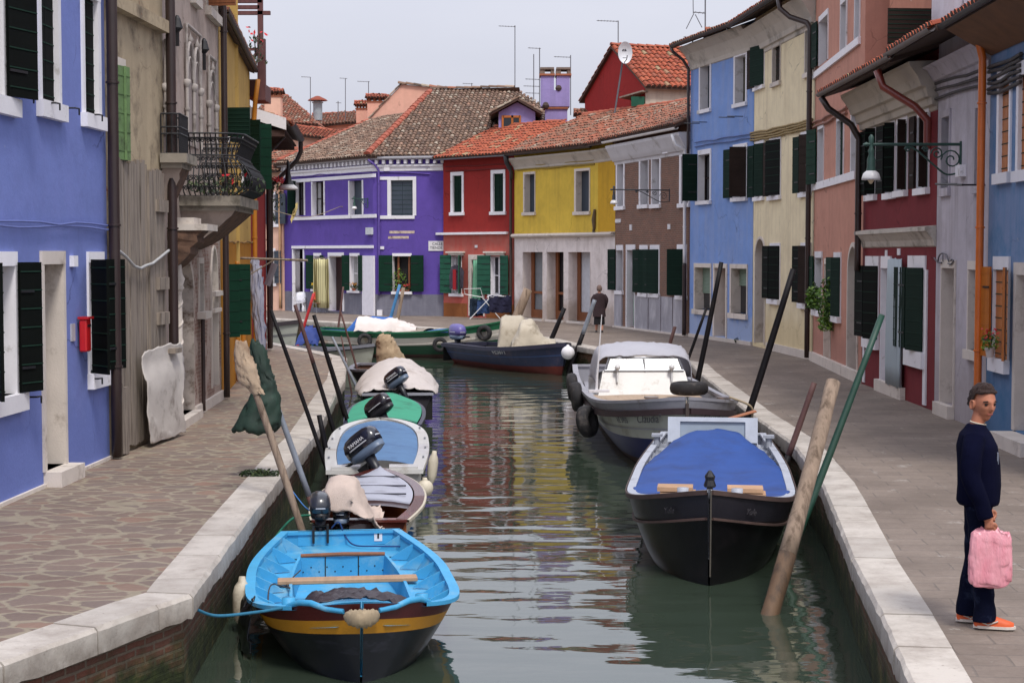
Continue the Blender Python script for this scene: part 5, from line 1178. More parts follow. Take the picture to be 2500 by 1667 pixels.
# --- ochre house ---
OCH = plaster('ochre_plaster', (186,152,84), dirt=(160,126,66), amt=.3, streak=.3)
OCH2 = plaster('deep_ochre_plaster', (176,118,22), dirt=(150,98,24), amt=.4, streak=.2)
h4 = House('ochre_house', 'ochre yellow house with green shutters and deep orange ground floor', [onz((542,971.5)), onz((566,944)), onz((615.5,886))], 7.3, 6, [OCH, OCH2], px=False)
zz = h4.uz(1, T3(600,150))[1]
for i in (0,1): h4.zone(i, -1, 30, -1, zz, 1)
h4.win(0, Z1, 1520, 1560, 775, 955, fw=(.02,.02,.1), d=.15, pane='dark', sh=[('L',('a',105),DGREEN,.5),('R',('a',160),MGREEN,.5)])
h4.win(1, Z1, 1650, 1668, 850, 1290, fw=(.02,.02,.12), d=.15, pane='dark', sh=[('L',('a',130),DGREEN,.5),('R',('a',88),MGREEN,.6)])
h4.win(0, T3, 478, 505, 320, 820, fw=(.02,.02,.12), d=.15, pane='dark', sh=[('L',('a',60),MGREEN,.3),('R',('a',95),MGREEN,.42)])
cables(h4, 1, T3, [(500,150), (690,148)], n=1, mat=plain('ochre_cable', (130,96,40), .8), r=.02)
h4.pipe(1, h4.uz(1, T3(560,900))[0], .03, 2.6, mat=plain('ochre_pipe', (176,112,30), .5), out=.07, r=.05); h4.pipe(1, h4.uz(1, T3(600,900))[0], .3, 2.3, mat=plain('ochre_pipe', (176,112,30), .5), out=.07, r=.06)
h4.pipe(1, h4.tn(1)[2]-.1, .05, 6.0, mat=plain('ochre_pipe', (176,112,30), .5), out=.1, r=.06, top=[(h4.tn(1)[2]-.1,6.6,.14),(h4.tn(1)[2]-.3,7.1,.22)])
lean_roof(h4, .12, 7.38, 1.7, 8.0, TILE_MIX, seed=104, backslope=False); h4.gutter(.16, 7.36, r=.06)
h4.finish()
hu = House('ochre_upper_storey', 'tall ochre upper storey rising behind the low ochre roof', [onz((542,971.5))+V((-1.9,0,0)), V((ony((581,50), 36).x, 36.0, 0))], 11, 5, [OCH], px=False); hu.finish()
# --- red house with deep eaves ---
RED2 = plaster('red_plaster', (158,44,42), dirt=(120,36,38), amt=.2)
h5 = House('deep_eaved_red_house', 'red house with deep dark eaves at the corner of the left bank', [onz((616,885.5)), onz((651,852.5))], 6.3, 6, [RED2], px=False)
lean_roof(h5, .95, 6.1, 2.0, 7.0, TILE_NEW, seed=105)
L5 = h5.tn(0)[2]; T_, n_, _ = h5.tn(0); mb = MB(); a, b = h5.pt(0, -.02, 7.05, -1.9), h5.pt(0, -.02, 6.18, .9)
for k in (0,): mb.hexa([a+V((0,0,-.3)), b+V((0,0,-.3)), b-T_*.06+V((0,0,-.3)), a-T_*.06+V((0,0,-.3)), a, b, b-T_*.06, a-T_*.06])
mb.build('barge_board', WHITEP, h5.o)
mb = MB(); h5.ubox(mb, 0, 0, L5, 5.85, 5.88, 0, .9)
for k in range(12): h5.ubox(mb, 0, L5*k/12, L5*k/12+.09, 5.72, 5.85, 0, .86)
mb.build('soffit', plain('dark_eaves_timber', (62,40,34), .8, .3, 4), h5.o)
h5.gutter(1.02, 6.08, r=.11, ext=.05)
mb = MB(); mb.tube([h5.pt(0, L5-.05, 6.0, 1.02), h5.pt(0, L5-.05, 5.7, 1.02), h5.pt(0, L5-.02, 5.45, .9), h5.pt(0, L5-.1, 4.7, .16), h5.pt(0, L5-.1, .05, .12)], .07, 8); mb.build('downpipe', PIPE, h5.o, smooth=True)
h5.pipe(0, L5-.5, .05, 5.6, mat=PIPE, out=.12, r=.07)
mb = MB(); mb.tube([h5.pt(0, .3, 4.9, .05), h5.pt(0, .3, 5.75, .85)], .04, 6); mb.build('eaves_brace', PIPE, h5.o); h5.finish()
# roof terrace of timber
TIMB = plain('red_brown_timber', (92,56,56), .7, .25, 4, stretch=(3,3,.5)); Yt = 41.5
o = thing('roof_terrace', 'red brown timber roof terrace standing above the ochre house roof', 'roof terrace', tuple(ony((620,240), Yt)))
def tb(x0, x1, y0, y1, name, d=.12, dy=0):
    a, b = ony((x0, y1), Yt+dy), ony((x1, y0), Yt+dy); mb = MB(); mb.box(((a.x+b.x)/2, Yt+dy, (a.z+b.z)/2), (b.x-a.x, d, b.z-a.z)); return mb.build(name, TIMB, o)
tb(630, 641, -90, 110, 'post'); tb(630, 648, 96, 245, 'post', d=.16)
for y0, y1, x1 in ((-20,8,640), (14,23,634), (28,37,660)): tb(560, x1, y0, y1, 'beam')
tb(600, 632, 118, 124, 'rail'); tb(612, 646, 205, 245, 'platform', d=2.2, dy=1.1); tb(560, 646, -30, -22, 'beam', d=.1, dy=2.2); tb(632, 640, -90, 205, 'post', dy=2.2)
mb = MB(); mb.tube([ony(T1(380,700), Yt), ony(T1(450,610), Yt)], .05, 6); mb.build('brace', TIMB, o)
# ================= LAMPS ON BRACKETS =================
LGRN = plain('lamp_green_metal', (44,74,66), .5, .2, 8); LGLASS = plain('lamp_shade_white', (206,204,204), .35, .05, 3)
def wall_lamp(label, h, i, F, ax, ay, lx, drop=.28, scale=1.0, mat=None, scroll=True, shade=.16):
    u, z_ = h.uz(i, F(ax, ay)); T_, n_, _ = h.tn(i); base = h.pt(i, u, z_, 0); mat = mat or LGRN
    tx = F(lx, ay)[0]; best = min(((abs(proj(base+n_*k*.02)[0]-tx), k*.02) for k in range(10, 130)))[1]
    o = thing('wall_lamp', label, 'street lamp', tuple(base)); Zv = V((0,0,1)); tip = base+n_*best; Ln = best; s = scale
    mb = MB(); mb.tube([base, tip+n_*.06], .022*s, 8); mb.lathe([(.01,-.06),(.04,0),(.01,.06)], tip+n_*.08, 8, axis=n_)
    mb.tube([base+Zv*.05, base-Zv*.42*s], .03*s, 6)
    if scroll:
        P = [base-Zv*.4*s+n_*.02, base-Zv*.43*s+n_*Ln*.16, base-Zv*.3*s+n_*Ln*.3, base-Zv*.08*s+n_*Ln*.5, base-Zv*.02*s+n_*Ln*.62]; mb.tube(catmull(P, 5), .015*s, 6)
        for c, r_ in ((base+n_*Ln*.11-Zv*.22*s, .15*s), (base+n_*Ln*.27-Zv*.13*s, .09*s), (base+n_*Ln*.4-Zv*.07*s, .045*s), (base+n_*Ln*.6-Zv*.07*s, .04*s)):
            mb.tube([c+(n_*math.cos(t)+Zv*math.sin(t))*r_*(1-t/12) for t in [j*.5 for j in range(20)]], .012*s, 5)
    mb.build('bracket', mat, o, smooth=True)
    mb = MB(); c = tip-Zv*.02; mb.lathe([(.012,.16*s),(.04*s,.12*s),(.03*s,.02*s),(.03*s,-.04*s),(.05*s,-.07*s),(.035*s,-.12*s),(.06*s,-.2*s),(.06*s,-.3*s),(.07*s,-.36*s)], c, 12); mb.build('lamp_holder', mat, o, smooth=True)
    mb = MB(); mb.lathe([(.07*s,-.36*s),(.115*s,-.4*s),(.135*s,-.46*s),(.135*s,-.49*s),(.12*s,-.49*s),(.1*s,-.42*s)], c, 16); mb.build('lamp_shade', LGLASS, o, smooth=True)
    mb = MB(); mb.lathe([(.04*s,-.42*s),(.05*s,-.49*s),(.02*s,-.54*s),(0,-.55*s)], c, 10); mb.build('bulb', plain('lamp_bulb', (214,196,160), .3), o, smooth=True)
wall_lamp('large green scrolled lamp on the grey house, hanging in front of the dark red house', hg, 0, Z6, 1135, 1152, 412, scale=1.15)
wall_lamp('dark iron lamp on the brown brick house wall', hb, 0, Z4, 1798, 1275, 1380, scale=.95, mat=plain('lamp_dark_metal', (40,44,52), .5))
wall_lamp('small lamp bracket on the purple house between two upper windows', hp, 0, Z3, 1140, 1285, 1012, scale=.9)
c = ony(T2(1585,560), 45.5); o = thing('wall_lamp', 'black lamp with white shade hanging off the left red house corner', 'street lamp', tuple(c))
mb = MB(); mb.tube([c+V((0,0,.25)), h5.pt(0, L5-1.2, c.z+.3, 0)], .02, 6); mb.build('bracket', IRON, o); mb = MB(); mb.lathe([(.015,.25),(.04,.2),(.05,0),(.1,-.3),(.17,-.42)], c, 12); mb.build('lamp_holder', IRON, o, smooth=True)
mb = MB(); mb.lathe([(.17,-.42),(.27,-.5),(.27,-.56),(.24,-.56)], c, 14); mb.build('lamp_shade', LGLASS, o, smooth=True)
# ================= BOATS =================
def text_mesh(name, body, size, M, mat, parent=None, depth=.002, shear=0):
    cu = bpy.data.curves.new('t', 'FONT'); cu.body = body; cu.size = size; cu.extrude = depth; cu.align_x = 'CENTER'; cu.align_y = 'CENTER'; cu.shear = shear; cu.resolution_u = 3
    ob = bpy.data.objects.new('t', cu); COL.objects.link(ob); dg = bpy.context.evaluated_depsgraph_get()
    me = bpy.data.meshes.new_from_object(ob.evaluated_get(dg)); bpy.data.objects.remove(ob)
    me.transform(M); me.materials.clear(); me.materials.append(mat); o = bpy.data.objects.new(name, me); COL.objects.link(o)
    if parent: o.parent = parent; ORG[o.name] = ORG[parent.name]
    return o
def basis(c, X, Y):
    X = V(X).normalized(); Z = X.cross(V(Y)).normalized(); Y = Z.cross(X)
    M = Matrix((X, Y, Z)).transposed().to_4x4(); M.translation = V(c); return M
class Boat:
    def __init__(s, name, label, stern, bow, B, sheer, tw=.72, sm=.42, p=2.2, q=.85, rake=.35, draft=-.25, flare=.62, sec=.36, trake=.1, sx=2, cat='boat', group=None):
        """stern, bow: world xy of the gunwale ends; sheer = heights at stern, middle, bow above the water"""
        a, b = V((stern[0], stern[1], 0)), V((bow[0], bow[1], 0)); d = b-a; s.L = d.length; c = (a+b)/2
        s.o = thing(name, label, cat, (c.x, c.y, WATER), math.atan2(d.y, d.x), group)
        s.B, s.sh, s.tw, s.sm, s.p, s.q, s.rake, s.draft, s.flare, s.sec, s.trake, s.sx = B, sheer, tw, sm, p, q, rake, draft, flare, sec, trake, sx
    def hb(s, t):
        if t < s.sm: k = s.tw+(1-s.tw)*math.sin(math.pi/2*t/s.sm)
        else: k = max(0, 1-((t-s.sm)/(1-s.sm))**s.p)**s.q
        return max(.015, k*s.B/2)
    def z(s, t):
        a, m, b = s.sh; return a+(m-a)*(t/.4)*(2-t/.4) if t < .4 else m+(b-m)*((t-.4)/.6)**s.sx
    def x(s, t, f=1.0):
        """station t at height fraction f (1 = gunwale): the stem rakes forward, the transom back"""
        x0 = (t-.5)*s.L; return x0-s.rake*(1-f)*max(0, (t-.55)/.45)**2+s.trake*(1-f)*max(0, 1-t/.3)
    def P(s, t, y, z, f=1.0): return V((s.x(t, f), y, z))
    def g(s, t, k, dz=0, ins=0):
        """point at station t, k in -1..1 across the gunwale, ins = inset from the edge"""
        return V((s.x(t), k*max(.0, s.hb(t)-ins), s.z(t)+dz))
    def fz(s, t, z): return min(1, max(0, (z-s.draft)/(s.z(t)-s.draft)))
    def wz(s, t, z):
        f = s.fz(t, z); return s.hb(t)*(s.flare*(f**s.sec)+(1-s.flare)*f) if f > 0 else 0
    def ts(s, n=26): return [1-(1-j/n)**1.25 for j in range(n+1)]
    def hull(s, mats, bands=None, rim=.05, rimz=.03, inner=None, floor=.08, ins=.04, transom=True):
        """bands: list of (height fraction limit, material index) from the keel up"""
        bands = bands or [(1.01, 0)]; fr = sorted({0,.12,.25,.38,.5,.62,.74,.86,1.0,*[b[0] for b in bands if b[0] < 1]})
        T = s.ts(); mb = MB()
        def sp(t, f, sg):
            hb = s.hb(t); zz = s.draft+(s.z(t)-s.draft)*f; w = hb*(s.flare*(f**s.sec)+(1-s.flare)*f) if f > 0 else 0
            return V((s.x(t, f), sg*w, zz))
        def mi(f): return next(m for lim, m in bands if f <= lim+1e-6)
        for sg in (1, -1):
            rows = [[sp(t, f, sg) for t in T] for f in fr]
            mb.grid(rows, lambda j, i: mi((fr[j]+fr[j+1])/2), flip=sg < 0)
        if transom:
            for j in range(len(fr)-1):
                mb.face([sp(0, fr[j], 1), sp(0, fr[j], -1), sp(0, fr[j+1], -1), sp(0, fr[j+1], 1)], mi((fr[j]+fr[j+1])/2))
        s.sp = sp
        h = mb.build('hull', mats, s.o, local=True, smooth=40)
        mb = MB()      # inner skin
        for sg in (1, -1):
            rows = [[V((s.x(t, s.fz(t, zz))-.07*(t > .97), sg*max(.003, s.wz(t, zz)-ins), zz)) for t in T for zz in [floor+(s.z(t)-floor)*k]] for k in (0, .33, .66, 1)]
            mb.grid(rows, 0, flip=sg > 0)
        mb.grid([[V((s.x(t, s.fz(t, floor)), sg*max(.0, s.wz(t, floor)-ins), floor)) for t in T] for sg in (1, 0, -1)])
        mb.face([V((s.x(0)+.04, sg*s.hb(0), zz)) for sg, zz in ((1,floor), (-1,floor), (-1,s.z(0)), (1,s.z(0)))])
        mb.build('inner_hull', inner or mats[0], s.o, local=True, smooth=40)
        return h
    def rail(s, mat, w=.06, h=.05, dz=.0, out=.02, name='gunwale', t0=0, t1=1, stern=True):
        mb = MB(); T = [t for t in s.ts(30) if t0 <= t <= t1]
        def ring(t, sg):
            zz = s.z(t)+dz; hb = s.hb(t) if dz > -.06 else s.wz(t, zz); return [V((s.x(t), sg*(hb+out), zz-h)), V((s.x(t), sg*(hb+out), zz)), V((s.x(t), sg*max(.0, hb-w), zz+.004)), V((s.x(t), sg*max(.0, hb-w), zz-h))]
        for sg in (1, -1):
            R_ = [ring(t, sg) for t in T]; mb.grid(R_, closeu=True)
        if stern and t0 == 0:
            mb.box((s.x(0)+.02, 0, s.z(0)+dz-h/2), (w+.02, 2*s.hb(0)+2*out, h))
        return mb.build(name, mat, s.o, local=True, smooth=30)
    def deck(s, mat, t0, t1, dz=-.03, ins=.04, camber=.04, name='deck', n=14, thick=0, sides=False):
        T = [t0+(t1-t0)*j/n for j in range(n+1)]; mb = MB(); K = [-1, -.6, -.25, 0, .25, .6, 1]
        rows = [[V((s.x(t), k*max(.01, (s.hb(t) if dz > -.06 else s.wz(t, s.z(t)+dz))-ins), s.z(t)+dz+camber*(1-k*k))) for k in K] for t in T]; mb.grid(rows)
        for j, t in ((0, t0), (-1, t1)):
            if thick: a = rows[j]; mb.face(a+[p-V((0,0,thick)) for p in reversed(a)])
        return mb.build(name, mat, s.o, local=True, smooth=40)
    def well(s, mat, t0, t1, wr, dz, floor, aft=None, n=14, coam=.0, ins=.04, fmat=None):
        """side decks at sheer+dz around an open well"""
        mb = MB(); T = [t0+(t1-t0)*j/n for j in range(n+1)]
        for sg in (1, -1):
            rows = [[V((s.x(t), sg*max(s.hb(t)*wr, s.wz(t, s.z(t)+dz)-ins), s.z(t)+dz)) for t in T], [V((s.x(t), sg*s.hb(t)*wr, s.z(t)+dz+.01)) for t in T], [V((s.x(t), sg*s.hb(t)*wr, s.z(t)+dz+.03+coam)) for t in T], [V((s.x(t), sg*(s.hb(t)*wr-.03), s.z(t)+dz+.03+coam)) for t in T], [V((s.x(t), sg*max(.02, min(s.hb(t)*wr-.05, s.wz(t, floor)-.08)), floor)) for t in T]]
            mb.grid(rows)
        for t, d in ((t0, 1), (t1, -1)):
            mb.face([V((s.x(t)+d*.01, sg*(min(s.hb(t)*wr, s.wz(t, floor)-.06) if zz == floor else s.hb(t)*wr), zz)) for sg, zz in ((1,floor), (-1,floor), (-1,s.z(t)+dz+.03), (1,s.z(t)+dz+.03))])
        mb.face([V((s.x(t), sg*min(s.hb(t)*wr, s.wz(t, floor)-.06), floor)) for t, sg in ((t0,1), (t0,-1), ((t0+t1)/2,-1), (t1,-1), (t1,1), ((t0+t1)/2,1))])
        return mb.build('side_deck', mat, s.o, local=True)
    def ribs(s, mat, t0, t1, n, dz, w=.14, th=.03, name='rib'):
        for k in range(n):
            t = t0+(t1-t0)*k/(n-1)
            for sg in (1, -1):
                mb = MB(); x_ = s.x(t); hb = s.hb(t)-.03; zz = s.z(t)-.015; hl_ = s.wz(t, zz+dz)-.045; pts = [(hb-.01, zz), (hb-.05, zz), (hl_-w*.45, zz+dz*.45), (hl_-w*1.1, zz+dz+.02), (hl_, zz+dz)]
                a = [V((x_-th/2, sg*y, z_)) for y, z_ in pts]; b = [p+V((th,0,0)) for p in a]
                mb.face(a); mb.face(list(reversed(b)))
                for i in range(5): j = (i+1) % 5; mb.face([a[i], b[i], b[j], a[j]])
                mb.build(name, mat, s.o, local=True)
    def thwart(s, mat, t, w=.22, dz=-.1, th=.04, name='thwart', ext=0):
        mb = MB(); rows = []; hb = s.hb(t)-.05+ext
        mb.box((s.x(t), 0, s.z(t)+dz), (w, 2*hb, th)); o = mb.build(name, mat, s.o, local=True); m_ = o.modifiers.new('bevel', 'BEVEL'); m_.width = .008; return o
    def stripe(s, mat, f0, f1, out=.006, name='painted_stripe', t0=0, t1=1):
        mb = MB(); T = [t for t in s.ts(30) if t0 <= t <= t1]
        for sg in (1, -1): mb.grid([[s.sp(t, f, sg)+V((out*.5 if t > .9 else 0, sg*out, 0)) for t in T] for f in (f0, f1)])
        return mb.build(name, mat, s.o, local=True, smooth=True)
    def world(s, p): return ORG[s.o.name] @ V(p)
def motor(b, x, y, z, tilt=0, yaw=0, cowl=None, pan=None, s=1.0, letters=None, name='outboard_motor', long=True):
    """outboard hung at local x, y, z (transom top); cowling, tray, leg and propeller"""
    M = Matrix.Translation(V((x, y, z))) @ Matrix.Rotation(yaw, 4, 'Z') @ Matrix.Rotation(tilt, 4, 'Y')
    cowl = cowl or plain('navy_cowling', (26,28,42), .25, .08, 4, coat=.6); pan = pan or plain('grey_blue_tray', (96,112,134), .4, .08, 4)
    f = lambda p: M @ (V(p)*s)
    mb = MB(); mb.box((0,0,0), (.01,.01,.01))
    mb = MB()      # clamp bracket and steering arm
    for sg in (-.12, .12): mb.hexa([f((a, sg+c, d)) for a, c, d in ((.0,-.02,-.22), (.08,-.02,-.22), (.08,.02,-.22), (.0,.02,-.22), (-.14,-.02,.08), (.08,-.02,.08), (.08,.02,.08), (-.14,.02,.08))])
    mb.tube([f((-.1,-.14,.04)), f((-.1,.14,.04))], .03*s, 8); mb.tube([f((-.05,.02,.2)), f((.3,.04,.26)), f((.5,.05,.27))], .022*s, 8)
    root = mb.build(name, plain('black_bracket', (20,20,22), .5, .2, 6), b.o, local=True)
    def loft(secs, n=18, ex=3.0, mi=0):
        mb = MB(); rows = []
        for cx, cz, ax, ay in secs:
            r = []
            for i in range(n):
                a = 2*math.pi*i/n; c, s_ = math.cos(a), math.sin(a); q = (abs(c)**ex+abs(s_)**ex)**(-1/ex)
                r.append(f((cx+ax*c*q*(1 if c < 0 else 1.0), ay*s_*q, cz)))
            rows.append(r)
        mb.grid(rows, mi, closeu=True); mb.face(list(reversed(rows[0])), mi); mb.face(rows[-1], mi); return mb
    loft([(-.2,.16,.22,.11), (-.19,.2,.33,.16), (-.18,.3,.345,.172)], ex=3).build('motor_tray', pan, root, local=True, smooth=50)
    loft([(-.18,.3,.35,.178), (-.18,.42,.355,.182), (-.19,.52,.33,.165), (-.2,.58,.27,.135), (-.21,.61,.17,.085), (-.21,.62,.05,.03)], ex=3.4).build('motor_cowling', cowl, root, local=True, smooth=55)
    mb = MB(); mb.grid([[f((-.18+.357*c*q, .184*s_*q, zz)) for c, s_, q in [(math.cos(a), math.sin(a), (abs(math.cos(a))**3+abs(math.sin(a))**3)**(-1/3)) for a in [2*math.pi*i/18 for i in range(18)]]] for zz in (.375,.395)], closeu=True)
    mb.build('cowling_stripe', plain('silver_stripe', (190,192,198), .35), root, local=True, smooth=True)
    mb = MB(); mb.tube([f((-.17,0,.18)), f((-.16,0,-.1)), f((-.17,0,-.55))], [.1*s,.075*s,.05*s], 10); mb.box(f((-.24,0,-.58)), (.34*s,.2*s,.02*s)); 
    mb.tube([f((.0,0,-.72)), f((-.1,0,-.72)), f((-.34,0,-.72)), f((-.4,0,-.72))], [.01,.05*s,.055*s,.03*s], 10); mb.hexa([f(p) for p in ((-.25,-.012,-.95),(-.12,-.012,-.95),(-.12,.012,-.95),(-.25,.012,-.95),(-.3,-.03,-.5),(-.08,-.03,-.5),(-.08,.03,-.5),(-.3,.03,-.5))])
    mb.build('motor_leg', plain('motor_leg_paint', (34,36,44), .4, .1, 5), root, local=True, smooth=45)
    if letters:
        for sg in (1, -1):
            text_mesh('cowling_lettering', letters, .085*s, M @ Matrix.Scale(1, 4) @ basis(V((-.18, sg*.184, .45))*s, (sg*-1, 0, 0), (0, 0, 1)), plain('white_lettering', (214,214,218), .5), root)
    return root
def cloth(name, label, cat, rows, mat, wr=.02, seed=1, thick=.012, wscale=3, group=None, sub=5):
    """rows of world points subdivided and crumpled: a soft sheet with thickness"""
    from mathutils import noise as mn
    nr, nc = len(rows), len(rows[0]); P = []
    for r in rows: P.append(catmull(r, sub) if sub > 1 else [V(p) for p in r])
    Q = []; cols = list(zip(*P)); cols = [catmull(c, sub) if sub > 1 else list(c) for c in cols]; Q = list(zip(*cols))
    out = []
    for j, r in enumerate(Q):
        row = []
        for i, p in enumerate(r):
            n_ = mn.noise_vector((p*wscale)+V((seed*7.1, 0, 0))); m_ = mn.noise_vector((p*wscale*2.7)+V((0, seed*3.3, 0)))
            q_ = p*wscale*1.1+n_*.9; ridge = 1-abs(mn.noise(q_+V((seed,seed,0))))*2; r2 = 1-abs(mn.noise(q_*2.3+V((0,seed,seed))))*2; row.append(p+n_*wr*1.1+m_*wr*.4+(V((.35,.35,.8))*(ridge*wr*1.2+max(0, ridge)**6*wr*2.2+max(0, r2)**5*wr*1.3)))
        out.append(row)
    mb = MB(); mb.grid(out); c = out[len(out)//2][len(out[0])//2]
    o = mb.build(name, mat, None, smooth=True)
    c = V(c); me = o.data; me.transform(Matrix.Translation(-c)); o.location = c; ORG[o.name] = Matrix.Translation(c)
    md = o.modifiers.new('thickness', 'SOLIDIFY'); md.thickness = thick
    return tag(o, label, cat, group)
def heap(name, label, cat, F, tops, ybase, Yf, mat, depth=1.2, wr=.05, seed=1, wscale=2.5):
    """bulky covered load: tops are pixels along its upper outline, standing on the line ybase"""
    yb = lambda x: ybase[0]+(ybase[1]-ybase[0])*(x-tops[0][0])/(tops[-1][0]-tops[0][0]); rows = []
    for f, d in ((0,0),(.35,.06),(.75,.16),(1,.4),(1,.7),(.5,.95),(0,1)):
        rows.append([ony(F(x, yb(x)+(y-yb(x))*f), Yf)+V((0, d*depth, 0)) for x, y in tops])
    return cloth(name, label, cat, rows, mat, wr=wr*.42, seed=seed, wscale=wscale)
def rope(label, pts, mat, r=.012, cat='rope', name='mooring_rope', n=8, group=None):
    P = catmull(pts, n); c = V(P[0]); mb = MB(); mb.tube(P, r, 6); o = mb.build(name, mat, None, smooth=True); o.data.transform(Matrix.Translation(-c)); o.location = c; return tag(o, label, cat, group)
def tyre(label, c, axis, R_=.3, r=.1, hang=None, name='tyre_fender'):
    A = V(axis).normalized(); X = A.orthogonal().normalized(); Y = A.cross(X); c = V(c); mb = MB(); rows = []
    for i in range(28):
        a = 2*math.pi*i/28; d = X*math.cos(a)+Y*math.sin(a); rows.append([c+d*(R_-r+r*math.cos(q)*(1 if math.cos(q) > 0 else .75))+A*r*1.05*(abs(math.sin(q))**.7*math.copysign(1, math.sin(q))) for q in [2*math.pi*k/12 for k in range(12)]])
    rows.append(rows[0]); mb.grid(rows, closeu=True); o = mb.build(name, plain('tyre_rubber', (34,32,34), .8, .25, 9, dirt=(80,74,70), dirtamt=.35, bmp=.4), None, smooth=True)
    o.data.transform(Matrix.Translation(-c)); o.location = c; return tag(o, label, 'tyre')
def fender(label, c, axis, L_=.55, r=.1, mat=None, ball=False):
    c = V(c); mb = MB(); A = V(axis).normalized()
    prof = [(.0,-L_/2),(.03,-L_/2),(.04,-L_/2+.05),(r*.8,-L_/2+.09),(r,-L_/2+.16),(r,L_/2-.16),(r*.8,L_/2-.09),(.04,L_/2-.05),(.03,L_/2),(0,L_/2)] if not ball else [(0,-r)]+[(r*math.sin(a), -r*math.cos(a)) for a in [math.pi*k/10 for k in range(1,10)]]+[(.04,r*1.05),(.03,r*1.2),(0,r*1.2)]
    mb.lathe(prof, (0,0,0), 16, axis=A); o = mb.build('boat_fender', mat or plain('cream_fender', (196,186,166), .6, .15, 4, dirt=(130,116,96), dirtamt=.5), None, smooth=True); o.location = c; return tag(o, label, 'fender')
ROPE_B = plain('blue_rope', (44,110,140), .9, .2, 20); ROPE_N = plain('tan_rope', (150,134,110), .95, .25, 20); ROPE_D = plain('dark_rope', (60,54,52), .95, .3, 20); ROPE_G = plain('green_rope', (34,112,88), .9)
# ---- 1. blue open boat ----
SKY = plain('sky_blue_boat_paint', (62,154,200), .55, .12, 3, dirt=(120,168,190), dirtamt=.42, bmp=.12)
MAR, YLW, BLK = plain('maroon_hull_paint', (74,22,22), .4, .15, 3), plain('yellow_hull_stripe', (176,122,20), .5, .1, 3), plain('black_hull_paint', (10,11,20), .35, .25, 3, coat=.2, dirt=(40,40,50), dirtamt=.15, stretch=(1,1,3))
b1 = Boat('motor_boat', 'sky blue open boat with maroon and yellow bow band, nearest to the camera', (-1.93,18.3), (-1.24,13.4), 1.95, (.5,.46,.72), tw=.66, sm=.45, p=4.2, q=.8, rake=.28, flare=.84, sec=.3, sx=3)
b1.hull([BLK, YLW, MAR, SKY], [(.72,0), (.85,1), (1.01,2)], inner=SKY, floor=.06)
b1.rail(SKY, w=.07, h=.035, out=.025, t1=.93); b1.deck(SKY, 0, .14, dz=-.17, camber=.02, name='stern_deck')
b1.well(SKY, .13, .86, .6, -.19, .1, coam=.02); b1.ribs(SKY, .06, .86, 9, -.17, w=.17)
b1.deck(SKY, .86, .97, dz=-.19, camber=.02, name='foredeck')
mb = MB()   # bulkhead with holes, planked
x0 = b1.x(.135); hb = b1.hb(.135)*.6
mb.box((x0+.02, 0, .21), (.03, 2*hb, .24)); 
for y in (-hb*.4, hb*.35): mb.box((x0+.038, y, .21), (.004, .012, .24), 1)
for k in range(11): mb.lathe([(0,0),(.009,0)], (x0+.038, -hb*.9+k*hb*.18, .17+(k % 2)*.05), 6, 1, axis=(1,0,0))
mb.build('bulkhead', [SKY, IRON], b1.o, local=True)
mb = MB(); mb.tube([(x0+.02, -hb*.95, .345), (x0+.05, 0, .36), (x0+.02, hb*.95, .345)], .022, 8); mb.build('wooden_trim', WOODB, b1.o, local=True)
PLANK = plain('worn_plank', (176,142,112), .7, .2, 4, stretch=(3,.5,3))
b1.thwart(PLANK, .4, w=.17, dz=-.13, th=.045, ext=-.22); b1.thwart(plain('white_plank', (206,196,188), .7, .1, 4), .68, w=.16, dz=-.18, ext=-.2)
mb = MB()   # raised bow ends either side of the notch
for sg in (1, -1):
    P = [b1.g(t, sg, dz, .02) for t, dz in ((.9,.0),(.925,.03),(.945,.02),(.965,-.03),(.985,-.06))]; mb.tube(P, [.024,.028,.028,.025,.022], 8)
mb.build('bow_rail', SKY, b1.o, local=True, smooth=True)
for sg in (1, -1):
    mb = MB(); c = b1.g(.76, sg*.66, -.1); mb.tube([c-V((0,0,.1)), c+V((0,0,.12))], .06, 12); mb.build('bollard', SKY, b1.o, local=True, smooth=50)
mb = MB(); c = V((b1.x(1)+.05, 0, b1.z(1)-.13))
rows = []
for j in range(25):
    a = -1+2*j/24; r_ = .07*(1-abs(a)**2.6)**.5+.004; cc = c+V((.03-a*a*.11, a*.15, .02-.0*a)); rows.append([cc+V((math.cos(q)*r_*.8, 0, math.sin(q)*r_*(1+.12*math.sin(a*26+q*3))+.006*math.sin(a*60-q*5))) for q in [2*math.pi*k/20 for k in range(20)]])
mb.grid(rows, closeu=True)
o = mb.build('rope_fender', ROPE_N, b1.o, local=True, smooth=True)
motor(b1, b1.x(0)+.06, -b1.hb(0)*.35, b1.z(0)+.02, cowl=plain('grey_black_cowling', (46,48,54), .3, .1, 4, coat=.4), pan=plain('black_tray', (16,16,18), .4), s=.66)
mb = MB(); mb.box((b1.x(0)+.05, .42, b1.z(0)-.07), (.006, .09, .11)); mb.box((b1.x(0)+.055, .42, b1.z(0)-.06), (.006, .02, .07), 1); mb.build('sticker', [WHITEP, IRON], b1.o, local=True)
mb = MB(); mb.box((b1.x(0)+.03, .1, b1.z(0)-.08), (.03, 1.15, .16)); mb.build('transom_board', SKY, b1.o, local=True)
w_ = b1.world
cloth('folded_coat', 'dark folded oilskin lying over the front bench of the sky blue boat', 'folded cloth', [[w_(b1.g(t, k, -.1+dz)) for k, dz in ((-.55,-.08), (-.4,.05), (-.2,.08), (0,.09), (.2,.08), (.4,.03), (.6,-.06))] for t in (.66,.7,.74,.78)], plain('dark_oilskin', (44,34,40), .45, .3, 5), wr=.015, seed=2, wscale=5)
